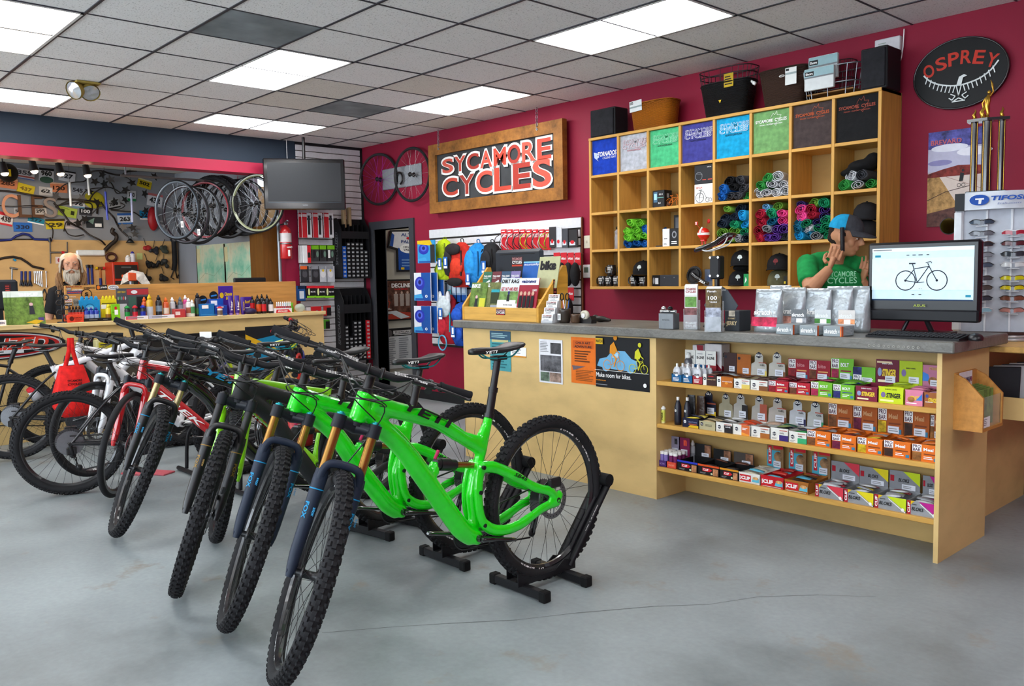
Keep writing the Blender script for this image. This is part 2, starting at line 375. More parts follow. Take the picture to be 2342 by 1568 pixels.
# ---------------- bicycles ----------------
RUB=M('#1b1b1d',.75,'rubber');RIMB=M('#17171a',.3,coat=.5);BLK=M('#121214',.38);GLOSS=M('#101012',.15,coat=1.);SADM=M('#1b1b1c',.38)
GOLD=M('#a5793c',.22,metal=.85);NAVY=M('#1d2636',.5);CYAN=M('#1587b8',.5);GRIP=M('#1d1d20',.85);TEAL=M('#1e9aa0',.35,metal=.5)
TANST=M('#b5a57c',.25,metal=.8);YEL=M('#d9b51c',.5);SPK=M('#2a2b2e',.3,metal=.8);SPKS=M('#b9bcc0',.25,metal=.9);ROTM=M('#7d7f82',.3,metal=.9)
def arc_text(s,m,R,a0,lw,lh,y,side,name='lettering'):
    "letters round a wheel sidewall, one flat mesh lying at lateral offset y; side +1 reads from +y"
    vs=[];fs=[]
    for i,ch in enumerate(s):
        if ch==' ':continue
        o=txt(None,ch,m,(0,0,0),lw*.82,lh,bold=.02);me=o.data;bpy.data.objects.remove(o)
        th=a0+side*i*lw/R;base=len(vs)
        er=V((math.cos(th),0,math.sin(th)));et=V((-math.sin(th),0,math.cos(th)))*side
        for v in me.vertices:vs.append(er*(R+v.co.y*lh)+et*(v.co.x*lw*.82)+V((0,y,0)))
        fs+=[[q+base for q in p.vertices]for p in me.polygons]
    me=bpy.data.meshes.new(name);me.from_pydata(vs,[],fs);me.materials.append(m);return me
_W={}
def wheel_meshes(R=.372,w=.029,knob=True,rim=RIMB,spoke=SPK,rimd=.024,nsp=32):
    k=(R,w,knob,rim.name,spoke.name,rimd)
    if k in _W:return _W[k]
    h=w*.93;rc=R-h-(.006 if knob else .0)
    b=MB();b.lathe([(rc+h*math.cos(t),w*math.sin(t))for t in[2*PI*i/14 for i in range(14)]],64,0,ax=(0,1,0),closed=True)
    if knob:
        n=68
        for i in range(n):
            for(phi,off,lt,ll)in((.22,0,.0085,.0075),(-.22,.5,.0085,.0075),(.78,.25,.007,.0085),(-.78,.75,.007,.0085),(1.15,.6,.004,.006),(-1.15,.1,.004,.006)):
                t=2*PI*(i+off)/n;er=V((math.cos(t),0,math.sin(t)));et=V((-math.sin(t),0,math.cos(t)));ey=V((0,1,0))
                nr=er*math.cos(phi)+ey*math.sin(phi);tl=ey*math.cos(phi)-er*math.sin(phi)
                p=er*(rc+h*math.cos(phi))+ey*(w*math.sin(phi));H=.0062 if abs(phi)<1 else .003
                A=[p+et*sx*ll+tl*sy*lt-nr*.002 for sx,sy in((-1,-1),(1,-1),(1,1),(-1,1))]
                B=[p+et*sx*ll*.8+tl*sy*lt*.8+nr*H for sx,sy in((-1,-1),(1,-1),(1,1),(-1,1))]
                b.add(A+B,[(4,5,6,7),(0,1,5,4),(1,2,6,5),(2,3,7,6),(3,0,4,7)])
    tire=b.mesh('tire',RUB)
    ri=R-h*2+.004 if knob else R-h*2+.003
    b=MB();b.lathe([(ri+.004,-.015),(ri+.004,.015),(ri-rimd*.5,.014),(ri-rimd,.005),(ri-rimd,-.005),(ri-rimd*.5,-.014)],64,0,ax=(0,1,0),closed=True,smooth=False)
    rm=b.mesh('rim',rim)
    b=MB()
    for i in range(nsp):
        t=2*PI*i/nsp;s=1 if i%2 else-1;t2=t+(.55 if(i//2)%2 else-.55)
        b.cyl((.026*math.cos(t2),s*.028,.026*math.sin(t2)),((ri-rimd)*math.cos(t),s*.004,(ri-rimd)*math.sin(t)),.0011,n=3,caps=False)
    sp=b.mesh('spokes',spoke)
    b=MB();b.lathe([(.001,-.05),(.012,-.05),(.013,-.034),(.027,-.032),(.027,-.025),(.015,-.02),(.015,.02),(.027,.025),(.027,.032),(.013,.034),(.012,.05),(.001,.05)],14,ax=(0,1,0))
    hb=b.mesh('hub',BLK)
    b=MB();n=36
    b.lathe([(.066,.0),(.09,.0),(.09,.002),(.066,.002)],n,0,c=(0,.04,0),ax=(0,1,0),closed=True,smooth=False)
    for i in range(6):
        t=2*PI*i/6;b.cyl((.02*math.cos(t),.041,.02*math.sin(t)),(.068*math.cos(t+.5),.041,.068*math.sin(t+.5)),.004,n=4)
    for i in range(24):
        t=2*PI*i/24;b.cyl((.078*math.cos(t),.0425,.078*math.sin(t)),(.078*math.cos(t),.0435,.078*math.sin(t)),.0028,n=5,mi=1)
    b.lathe([(.001,.0),(.022,.0),(.022,.006)],12,c=(0,.04,0),ax=(0,1,0))
    ro=b.mesh('rotor',[ROTM,BLK])
    _W[k]=(tire,rm,sp,hb,ro,ri);return _W[k]
def add_wheel(parent,name,mat4,kw,rotor=1,texts=()):
    tire,rm,sp,hb,ro,ri=wheel_meshes(**kw)
    o=link(name,rm,parent);o.matrix_local=mat4
    link('tire',tire,o);link('spoke_set',sp,o);link('hub',hb,o)
    if rotor:link('rotor',ro,o)
    for me in texts:link('lettering',me,o)
    return o
_cas={}
def cassette_mesh(m=STEEL):
    if m.name in _cas:return _cas[m.name]
    b=MB()
    for i in range(10):
        r=.083-.0066*i;y= -.024-.0038*i;n=int(40-3*i)
        vs=[];
        for j in range(n*2):
            t=2*PI*j/(n*2);rr=r if j%2 else r-.005;vs.append((rr*math.cos(t),rr*math.sin(t)))
        b.prism(vs,.0018,(0,y,0),(1,0,0),(0,0,1))
    _cas[m.name]=b.mesh('cassette',m);return _cas[m.name]
def ring_gear(r,n,y,o=(0,0,0)):
    return[((r if j%4 in(1,2)else r-.004)*math.cos(2*PI*j/(n*4)),(r if j%4 in(1,2)else r-.004)*math.sin(2*PI*j/(n*4)))for j in range(n*4)]
def saddle(parent,u,z,m=GLOSS,rail=TEAL,word='YETI',tilt=0.,L=.275,W=.066):
    b=MB();n=14;secs=[]
    prof=[(0,.012,.002,.022),(.02,.019,.006,.028),(.07,.021,.006,.03),(.13,.028,.002,.028),(.18,.046,.002,.026),(.22,.062,.008,.03),(.255,W,.016,.03),(L,W*.8,.016,.022),(L+.012,W*.5,.008,.014)]
    for s,hw,zt,th in prof:
        ring=[]
        for j in range(n):
            t=2*PI*j/n;c,q=math.cos(t),math.sin(t)
            y=hw*math.copysign(abs(c)**.7,c);zz=(zt-.002*(q>0)*(abs(y)<.006))if False else(zt if q>0 else zt-th)*1.0
            zz=zt-(1-max(q,0)**.6)*th*.5 if q>=0 else zt-th*.5-(-q)**.6*th*.5*(1 if s<.2 else .55)
            ring.append((u+.16-s,y,z-.012+zz))
        secs.append(ring)
    vs=[p for r in secs for p in r];fs=[]
    for i in range(len(secs)-1):
        for j in range(n):fs.append((i*n+j,(i+1)*n+j,(i+1)*n+(j+1)%n,i*n+(j+1)%n))
    fs+=[tuple(range(n)),tuple(reversed(range((len(secs)-1)*n,len(secs)*n)))]
    b.add(vs,fs,0,True);sd=b.obj('saddle',m,parent)
    b=MB()
    for s in(1,-1):b.tube(spline([(u+.115,s*.006,z-.025),(u+.07,s*.018,z-.052),(u+.0,s*.022,z-.056),(u-.06,s*.026,z-.052),(u-.1,s*.03,z-.022)],4),.0035,6)
    b.obj('saddle_rail',rail,sd)
    if word:
        o=txt(sd,word,WHITE,(u+.06,.0262,z-.027),.062,.011,X=(-1,.12,0),Y=(0,-.25,1),shear=.3,bold=.02)
    return sd
def bike(label,pose,kw=None,group=None):
    P=dict(ht=(.95,.967),hb=(.995,.868),st=.08,stem=.05,bw=.385,rise=.025,bb=(.45,.315),seat=(.27,1.10),sc=(.335,.80),rh=.39,fa=.372,
             frame=M('#1fd41a',.3,coat=1.),rear=None,fork=NAVY,stan=GOLD,knob=True,R=.372,tw=.029,style='carbon',fs=True,bar=M('#17171a',.5),grip=GRIP,cap=TEAL,
             saddle=SADM,rail=TEAL,word='YETI',decal=True,chev=True,name='YETI',namem=BLACK,rim=RIMB,spoke=SPK,cables=True,crank=PI+.22,forkword=CYAN,front=True,post=BLK,dtr=.036,hood=False,extra=None,wheeltext=True,axle=None)
    P.update(kw or{});x,y,hd,lean,steer=pose
    root=thing('mountain_bike',label,'bicycle',(x,y,0),group=group);root.rotation_euler=Euler((lean,0,0)).to_matrix().to_4x4().to_euler()
    root.rotation_euler=(Matrix.Rotation(hd,3,'Z')@Matrix.Rotation(lean,3,'X')).to_euler()
    ht=V((P['ht'][0],0,P['ht'][1]));hb=V((P['hb'][0],0,P['hb'][1]));bb=V((P['bb'][0],0,P['bb'][1]));rh=V((0,0,P['rh']))
    a=(ht-hb).normalized();f=V((a.z,0,-a.x));l=V((0,1,0));sc=V((P['sc'][0],0,P['sc'][1]));st=V((P['seat'][0],0,P['seat'][1]))
    S=Matrix.Translation(hb)@Matrix.Rotation(steer,4,a)@Matrix.Translation(-hb)
    cs=P['style']=='carbon';fm=P['frame'];rm=P['rear']or fm
    b=MB()
    if cs:
        b.tube([ht+a*.005,(ht+hb)/2,hb-a*.005],[.031,.032,.034],14)
        tt=[(ht.x-.02,0,ht.z-.04),(ht.x-.12,0,ht.z-.075),(sc.x+.30,0,sc.z+.025),(sc.x+.16,0,sc.z-.06),(sc.x+.06,0,sc.z-.125)]
        b.tube(spline(tt,5),[.040,.039,.038,.037,.036]+[.034]*5+[.031]*5+[.029]*5+[.028],14,flat=.85)
        dt=[(hb.x-.02,0,hb.z+.035),(hb.x-.10,0,hb.z-.03),(hb.x-.2,0,hb.z-.125),(bb.x+.22,0,bb.z+.26),(bb.x+.13,0,bb.z+.135),(bb.x+.06,0,bb.z+.045),(bb.x,0,bb.z)]
        b.tube(spline(dt,5),[.036]*6+[.039]*6+[.041]*6+[.042]*6+[.043]*6+[.04],14,flat=.92)
        b.tube(spline([tuple(sc+V((.002,0,0))),(sc.x+.035,0,sc.z-.10),(sc.x+.075,0,sc.z-.20),(bb.x-.005,0,bb.z+.17),(bb.x-.01,0,bb.z+.08),(bb.x,0,bb.z)],4),[.0215]*5+[.024]*4+[.03]*4+[.026]*4+[.026]*4,12,flat=.9)
        b.tube([(bb.x,-.04,bb.z),(bb.x,.04,bb.z)],.03,14)
        b.tube([(sc.x+.13,0,sc.z-.075),(sc.x+.055,0,sc.z-.095),(sc.x+.02,0,sc.z-.03)],[.03,.03,.018],10,flat=.75)
        b.tube([(bb.x+.20,0,bb.z+.30),(bb.x+.185,0,bb.z+.345)],[.03,.018],10)
        fr=bake(b.obj('frame',fm,root),.007,5)
    else:
        r=P['dtr']
        b.tube([ht+a*.005,hb-a*.005],r*.72+.004,12)
        b.tube([(ht+hb)/2+a*.03,sc-V((0,0,.035))],r*.62,10,flat=.9);b.tube([hb+a*.03,bb],r,12,flat=.9)
        b.tube([sc+V((0,0,.0)),bb],r*.52+.002,10);b.tube([(bb.x,-.036,bb.z),(bb.x,.036,bb.z)],.026,12)
        for s in(1,-1):
            b.tube(spline([(bb.x-.01,s*.03,bb.z),(bb.x-.12,s*.045,bb.z+.01),(.03,s*.064,rh.z),(-.01,s*.066,rh.z)],4),.012,8,1)
            b.tube(spline([(sc.x+.02,s*.018,sc.z-.05),(sc.x-.1,s*.05,sc.z-.16),(.03,s*.064,rh.z+.03),(-.005,s*.066,rh.z)],4),.009,8,1)
        fr=b.obj('frame',[fm,rm],root)
    if cs:
        b=MB();px,pz=bb.x-.03,bb.z+.29
        for s in(1,-1):
            b.tube(spline([(px+.0,s*.034,pz),(px+.02,s*.037,pz-.07),(px+.025,s*.04,pz-.14),(px+.012,s*.042,pz-.215),(px-.03,s*.046,pz-.262),(px-.1,s*.055,pz-.282),(px-.2,s*.06,pz-.275),(px-.33,s*.062,pz-.235),(.0,s*.064,rh.z-.012)],4),[.0135]*6+[.0125]*8+[.0145]*6+[.014]*6+[.0125]*7,10,flat=1.75,up=(0,1,0))
            b.tube(spline([(px-.0,s*.034,pz),(px-.07,s*.042,pz-.012),(px-.18,s*.05,pz-.068),(px-.29,s*.058,pz-.135),(.04,s*.064,rh.z+.045),(.0,s*.064,rh.z)],4),[.015]*5+[.0145]*4+[.0125]*12,10,flat=1.75,up=(0,1,0))
            b.tube([(-.03,s*.064,rh.z+.03),(.0,s*.064,rh.z-.005),(.045,s*.062,rh.z+.0)],[.010,.016,.012],8,flat=2.0,up=(0,1,0))
        b.tube([(px,-.036,pz),(px,.036,pz)],.02,10);b.tube([(px-.005,-.045,pz-.245),(px-.005,.045,pz-.245)],.016,10)
        b.tube([(px-.065,-.045,pz-.02),(px-.065,.045,pz-.02)],.016,10)
        rt=bake(b.obj('rear_triangle',rm,root),.0058,4)
        b=MB()
        for s in(1,-1):
            for q in((px+.0,pz),(px+.022,pz-.1),(px+.006,pz-.24)):b.cyl((q[0],s*.045,q[1]),(q[0],s*.0565,q[1]),.009,n=8)
        b.obj('pivot_bolt',M('#2b2d30',.3,metal=.7),rt)
        b=MB();A=V((bb.x+.185,0,bb.z+.335));B=V((px+.01,0,pz+.005));d=(B-A)
        b.cyl(A,A+d*.5,.022,n=14);b.cyl(A+d*.1,A+d*.35,.026,n=14);b.cyl(A+d*.5,A+d*.98,.013,n=10,mi=1);b.cyl(A+V((.0,0,.02)),A+V((-.02,.0,.052)),.007,n=8,mi=2)
        b.obj('rear_shock',[BLK,GOLD,M('#b82a5a',.4)],root)
    if cs and P['name']:
        p0=V((ht.x-.13,0,ht.z-.075));p1=V((sc.x+.21,0,sc.z-.038));d=(p1-p0).normalized()
        n=V((0,.9,.436));yv=n.cross(d).normalized();
        txt(fr,P['name'],P['namem'],(p0+p1)/2+V((0,.0335,.0270)),(p1-p0).length*.86,.040,X=d,Y=-yv if yv.z<0 else yv,bold=.03,shear=.25)
        txt(rt,'SB45',P['namem'],(px-.2,.0665,pz-.072),.085,.016,X=V((-1,.03,-.5)).normalized(),Y=V((-.45,0,.9)).normalized(),bold=.02,shear=.3)
    if P['decal']and not cs and P['name']:
        d=(bb-hb);yv=V((0,0,1));dd= -d.normalized();up=V((0,1,0)).cross(dd)
        for s in(1,-1):
            X=dd*(-1 if s>0 else 1);txt(fr,P['name'],P['namem'],hb+d*.48+V((0,s*(P['dtr']*.92+.001),0)),d.length*.55,P['dtr']*1.0,X=X,Y=X.cross(V((0,-s,0)))*1,bold=.02,shear=.25)
    b=MB();dp=(st-V((0,0,.055)))-sc;b.cyl(sc-dp.normalized()*.02,st-V((0,0,.05)),.0152,n=12);e=sc+dp*.0
    b.cyl(e,e+dp.normalized()*.12,.0185,n=12);b.cyl(e+dp.normalized()*.105,e+dp.normalized()*.125,.021,n=12);b.cyl(sc-dp.normalized()*.004,sc+dp.normalized()*.014,.0225,n=12)
    b.rbox((st.x-.035,-.024,st.z-.066),(st.x+.03,.024,st.z-.048),.004);b.obj('seatpost',P['post'],root)
    saddle(root,st.x-.0,st.z,P['saddle'],P['rail'],P['word'])
    kw2=dict(R=P['R'],w=P['tw'],knob=P['knob'],rim=P['rim'],spoke=P['spoke'])
    rim_r=wheel_meshes(**kw2)[5];tx=[]
    if P['wheeltext']:
        tx=[arc_text('MAXXIS',YEL,P['R']-.035,.75,.028,.020,s*.0255,s)for s in(1,-1)]+[arc_text('roval DT SWISS',WHITE,rim_r-.008,1.9,.02,.009,s*.0152,s)for s in(1,-1)]+[arc_text('DT SWISS',WHITE,rim_r-.008,-1.4,.02,.009,s*.0152,s)for s in(1,-1)]
    rw=add_wheel(root,'rear_wheel',Matrix.Translation(rh),kw2,1,tx)
    link('cassette',cassette_mesh(),rw)
    b=MB();b.rbox((-.03,.05,rh.z+.055),(.045,.072,rh.z+.1),.006);b.obj('brake_caliper',BLK,root);b=MB();b.cyl((0,-.078,rh.z),(0,.078,rh.z),.012,n=8);b.obj('axle',BLK,root)
    if P['front']:
        ax=hb-a*.515+f*.046;ax=V((ax.x,0,ax.z))
        z0=(S@ax).z;ax=ax-a*((z0-P['fa'])/a.z)
        fw=add_wheel(root,'front_wheel',S@Matrix.Translation(ax),kw2,1,tx)
        LA=(hb-ax).dot(a)
        b=MB();b.T=S
        cr=hb-a*.018
        for s in(1,-1):
            b.tube([cr-f*.004,cr+f*.02+l*s*.04,cr+f*.034+l*s*.066],[.028,.022,.024],10,flat=1.0);q=hb+f*.036+l*s*.066
            b.cyl(q+a*.004,q-a*.045,.0245,n=14)
        b.cyl(hb-a*.004,cr,.034,n=14);fk=b.obj('fork',M('#1b1e25',.4),root)
        b=MB();b.T=S
        for s in(1,-1):
            q=hb+f*.036+l*s*.066;b.cyl(q-a*.04,q-a*(LA-.31),.0175,n=14)
        b.obj('stanchion',P['stan'],fk)
        b=MB();b.T=S
        for s in(1,-1):q=hb+f*.036+l*s*.066;b.cyl(q+a*.004,q+a*.011,.017,n=12);b.cyl(q+a*.011,q+a*.016,.009,n=8)
        b.obj('fork_cap',P['cap']if isinstance(P['cap'],bpy.types.Material)else TEAL,fk)
        b=MB();b.T=S;t0=LA-.375+.018
        for s in(1,-1):
            q=hb+f*.036+l*s*.067;e=ax+l*s*.066
            b.tube([q-a*t0,q-a*(t0+.03),q-a*(t0+.12),q-a*(LA-.06),e+a*.012-f*.0,e-a*.022],[.0235,.026,.0245,.022,.019,.012],12)
            b.cyl(e-l*s*.014,e+l*s*.014,.011,n=8)
        top=hb+f*.062-a*(t0-.028)
        b.tube(spline([hb+f*.05+l*.07-a*(t0+.035),hb+f*.058+l*.066-a*(t0-.004),top+l*.04,top-l*.04,hb+f*.058-l*.066-a*(t0-.004),hb+f*.05-l*.07-a*(t0+.035)],4),.0115,8,flat=1.3)
        low=b.obj('fork_lower',P['fork'],fk)
        if P['forkword']:
            for s in(1,-1):
                q=hb+f*.036+l*s*.067-a*(t0+.15);nrm=(f*.8+l*s*.6).normalized();X= -a;Y=nrm.cross(X)
                for(ww,off,sz)in(('FOX',.0,.06),('36 FLOAT',.035,.03)):
                    q2=q+nrm*.0252+Y*(off-.012)*.3-a*(off*.0)
                    o=txt(fk,ww,P['forkword'],(0,0,0),1,1,bold=.03);M4=Matrix(((X.x*sz,Y.x*.016*(1 if off==0 else .6),nrm.x,q2.x),(X.y*sz,Y.y*.016*(1 if off==0 else .6),nrm.y,q2.y),(X.z*sz,Y.z*.016*(1 if off==0 else .6),nrm.z,q2.z),(0,0,0,1)))
                    if off:M4=Matrix.Translation(Y*.02-nrm*.004)@M4
                    o.matrix_local=S@M4
                b=MB();b.T=S;c0=hb+f*.036+l*s*.067-a*(t0+.07);b.tube([c0,c0-a*.004],.0262,14);b.obj('fork_stripe',P['forkword'],fk)
        b=MB();b.T=S;c0=ax-l*.052;b.rbox((ax.x-.07,.05,ax.z+.05),(ax.x-.03,.074,ax.z+.12),.006);b.obj('fork_caliper',BLK,fk)
    b=MB();b.T=S;bc=ht+a*P['st']+f*P['stem']
    b.cyl(ht+a*.0,ht+a*.012,.03,.024,n=14);b.cyl(ht+a*.012,ht+a*(P['st']+.02),.018,n=12);b.tube([ht+a*(P['st']),bc],[.021,.022],10)
    for s in(1,-1):b.tube([bc+l*s*.02,bc+l*s*.034],.0225,12);b.cyl(bc+l*s*.027+f*.022-a*.02,bc+l*s*.027+f*.022+a*.02,.005,n=6)
    b.obj('stem',BLK,root)
    def barp(s):return[bc,bc+l*s*.05,bc+l*s*.09+a*.003,bc+l*s*.15+a*P['rise']-f*.008,bc+l*s*.22+a*P['rise']-f*.018,bc+l*s*P['bw']+a*(P['rise']+.012)-f*.05]
    b=MB();b.T=S
    pts=spline([tuple(p)for p in barp(-1)[::-1]]+[tuple(p)for p in barp(1)[1:]],3)
    rad=[(.0155 if(V(p)-bc).length<.08 else .0155-.0045*min(1,((V(p)-bc).length-.08)/.1))for p in pts]
    b.tube(pts,rad,10);hbar=b.obj('handlebar',P['bar'],root)
    if P['chev']:
        for s in(1,-1):
            p=bc+l*s*.115+a*.012-f*.004;X=(l+a*.2*s).normalized();nrm=(f*.75+a*.66).normalized();X=(X-nrm*X.dot(nrm)).normalized()
            for off in(-.006,.0,.006):
                Y=nrm.cross(X);q=p+nrm*.0145+Y*off
                o=txt(hbar,'RACEFACE',WHITE,(0,0,0),1,1,bold=.02);o.matrix_local=S@Matrix(((X.x*.09,Y.x*.0045,nrm.x,q.x),(X.y*.09,Y.y*.0045,nrm.y,q.y),(X.z*.09,Y.z*.0045,nrm.z,q.z),(0,0,0,1)))
    lev=[]
    for s in(1,-1):
        B=barp(s);e0=B[4]+(B[5]-B[4])*.22;e1=B[5]
        b=MB();b.T=S;b.cyl(e0,e1,.0165,n=12);b.cyl(e0,e0+(e1-e0)*.07,.0195,n=12);b.cyl(e1-(e1-e0)*.02,e1+(e1-e0)*.02,.017,n=12)
        b.obj('grip',P['grip'],root)
        c0=B[3]+(B[4]-B[3])*.9;b=MB();b.T=S;dr=(B[5]-B[4]).normalized()
        b.cyl(c0-dr*.008,c0+dr*.008,.0165,n=10);p=c0+f*.026-a*.012
        b.tube([c0+f*.012,p],.011,8);b.tube([p-dr*.075+f*.012-a*.004,p-dr*.02+f*.008,p+dr*.018+f*.004],[.009,.0125,.012],8)
        b.tube(spline([tuple(p+dr*.01+f*.01),tuple(p+dr*.045+f*.028-a*.006),tuple(p+dr*.11+f*.03-a*.012),tuple(p+dr*.15+f*.026-a*.014),tuple(p+dr*.165+f*.036-a*.014)],3),.0055,6,flat=1.3)
        b.tube([c0-a*.016,c0-a*.032+f*.012],[.012,.016],8)
        lv=b.obj('brake_lever',BLK,root);lev.append(p-dr*.078+f*.012)
        if cs:
            q=p-dr*.038+f*.0225+a*.002;X= -dr*s if s>0 else dr;X=l*-1
            o=txt(lv,'GUIDE',WHITE,(0,0,0),1,1,bold=.02);n_=f;Y=n_.cross(l);o.matrix_local=S@Matrix(((l.x*.034,Y.x*.007,n_.x,q.x),(l.y*.034,Y.y*.007,n_.y,q.y),(l.z*.034,Y.z*.007,n_.z,q.z),(0,0,0,1)))
    if P['cables']:
        b=MB()
        for i,(s,tgt)in enumerate(((1,hb-a*.02+V((-.06,.045,.02))),(-1,hb+V((-.1,-.04,.05))),(1,hb+V((-.09,.042,.07))),(-1,hb+V((.04,-.08,-.2))))):
            p0=S@lev[0 if s>0 else 1];m1=S@(bc+f*(.10+.02*i)+l*s*(.06)-a*(.06+.02*i));m2=S@(bc+f*(.05)-l*s*(.07)-a*(.10+.012*i))
            b.tube(spline([tuple(p0),tuple(m1),tuple(m2),tuple(tgt)],7),.0025,6)
        b.obj('cable',BLK,root)
    b=MB();r=.062 if cs else .075;b.prism(ring_gear(r,32,0),.004,(bb.x,-.048,bb.z),(1,0,0),(0,0,1));b.lathe([(r*.72,0),(r*.78,0),(r*.78,.006),(r*.72,.006)],24,c=(bb.x,-.053,bb.z),ax=(0,1,0),closed=True)
    cr=b.obj('chainring',M('#2c2d30',.35,metal=.6),root)
    b=MB();t=P['crank']
    for s,tt in((1,t),(-1,t+PI)):
        d=V((math.cos(tt),0,math.sin(tt)));o=V((bb.x,s*.062,bb.z))
        b.tube([o-d*.012,o,o+d*.06,o+d*.15+l*s*.01,o+d*.172+l*s*.01,o+d*.182+l*s*.01],[.014,.021,.016,.014,.015,.008],10,flat=.6,up=(0,1,0))
        b.cyl((bb.x,s*.03,bb.z),(bb.x,s*.062,bb.z),.016,n=10);b.cyl(o+d*.172+l*s*.006,o+d*.172+l*s*.021,.008,n=8)
    ck=b.obj('crank',GLOSS,root)
    if cs:d=V((math.cos(t),0,math.sin(t)));X= -d if d.x>0 else d;txt(ck,'GX',WHITE,V((bb.x,.0725,bb.z))+d*.062,.026,.011,X=X,Y=V((0,1,0)).cross(X)*-1,shear=.2,bold=.02)
    b=MB();rc=.05;jw=[V((.012,-.052,rh.z-.075)),V((.045,-.052,rh.z-.16))]
    ch=[(rc*.9*0+.0,-.045,rh.z+rc),(bb.x,-.048,bb.z+r)]
    b.tube(ch,.0042,4,flat=.7);b.tube([(bb.x,-.048,bb.z-r),tuple(jw[1]+V((.012,0,-.02)))],.0042,4,flat=.7)
    b.tube([(0,-.045,rh.z-rc),tuple(jw[0]+V((-.01,0,.01))),tuple(jw[0]+V((.02,0,-.02))),tuple(jw[1]+V((-.018,0,0))),tuple(jw[1]+V((0,0,-.02)))],.0042,4)
    b.tube([(bb.x+r*math.cos(q),-.048,bb.z+r*math.sin(q))for q in[PI/2-PI*i/10 for i in range(11)]],.0042,4);b.obj('chain',M('#3a3a3c',.35,metal=.8),root)
    b=MB()
    for q in jw:b.lathe([(.004,-.003),(.02,-.003),(.02,.003),(.004,.003)],12,c=q,ax=(0,1,0))
    b.tube([jw[0]+V((0,-.009,0)),jw[1]+V((0,-.009,0))],.010,6,flat=.3,up=(0,1,0));b.tube([jw[0]+V((0,.009,0)),jw[1]+V((0,.009,0))],.010,6,flat=.3,up=(0,1,0))
    b.rbox((-.025,-.075,rh.z-.07),(.035,-.056,rh.z-.02),.006);b.tube([(0,-.07,rh.z-.01),(.01,-.07,rh.z-.06),tuple(jw[0])],[.012,.013,.01],8);b.obj('derailleur',BLK,root)
    if P['extra']:P['extra'](root,ht,hb,bb,sc,a,f,l,S)
    return root
GREEN=M('#10dc10',.28,coat=1.)
B1=bike('glossy bright green mountain bike in the floor stand closest to the counter poster side',(6.29,-3.11,-1.53,.02,1.12),dict(frame=GREEN))
SM=dict(ht=(.915,.93),hb=(.957,.838),seat=(.27,1.02),sc=(.335,.77))
B2=bike('second glossy bright green mountain bike, parked behind the first green one',(5.75,-3.10,-1.53,.05,1.15),dict(frame=GREEN,**SM))
B3=bike('matte charcoal mountain bike with black fork beside the two green bikes',(5.06,-3.12,-1.38,.02,.93),dict(frame=M('#27282a',.5),fork=BLK,stan=BLK,forkword=M('#8a6a2c',.5),name='',cap=BLK,chev=False,word='',rail=STEEL,wheeltext=False,decal=False,**SM))
B4=bike('gloss black mountain bike with pale gold fork legs next to the charcoal bike',(4.2,-3.01,-1.57,.05,1.35),dict(frame=GLOSS,fork=BLK,stan=TANST,name='YETI',namem=CYAN,**SM))
def bike_stand(label,x,y,rz,word=False):
    t=thing('bike_stand',label,'bike stand',(x,y,0),rz,group='black floor stands under the bikes');SB=M('#17171a',.45)
    for q in(-.13,.13):
        b=MB();b.rbox((q-.019,-.16,.006),(q+.019,.16,.044),.004);b.obj('foot',SB,t)
        for s in(1,-1):b=MB();b.rbox((q-.022,s*.16-.02,0),(q+.022,s*.16+.02,.048),.005);b.obj('end_cap',M('#0f0f10',.8),t)
    b=MB()
    for s in(1,-1):b.prism([(-.19,.04),(-.19,.075),(-.12,.1),(-.06,.062),(.06,.062),(.12,.085),(.17,.1),(.17,.04)],.004,(0,s*.036+.002,0),(1,0,0),(0,0,1))
    b.box((-.19,-.034,.042),(-.14,.034,.06));b.box((.13,-.034,.042),(.17,.034,.06));b.obj('channel',SB,t)
    b=MB();A=V((-.15,0,.06));B=V((-.43,0,.40))
    for s in(1,-1):b.tube([A+V((0,s*.034,0)),B+V((0,s*.034,0))],.024,4,flat=.3,up=(0,1,0))
    b.tube([A+(B-A)*.06,B],.012,6);up=b.obj('upright',SB,t)
    if word:d=(B-A).normalized();txt(t,'FEEDBACK',WHITE,A+(B-A)*.55+V((0,.0425,0)),.14,.018,X=d*-1 if False else d*-1,Y=V((0,1,0)).cross(d)*1.,bold=.03)
    b=MB();b.cyl(B+V((.01,-.05,.01)),B+V((.01,.05,.01)),.03,n=14);b.obj('roller',M('#101012',.8),t)
bike_stand('black floor stand with arm holding the first green bike',6.285,-3.157,-PI/2,True)
bike_stand('black floor stand under the second green bike',5.74,-3.15,-PI/2)
bike_stand('black floor stand under the charcoal bike',5.08,-3.17,-1.4)
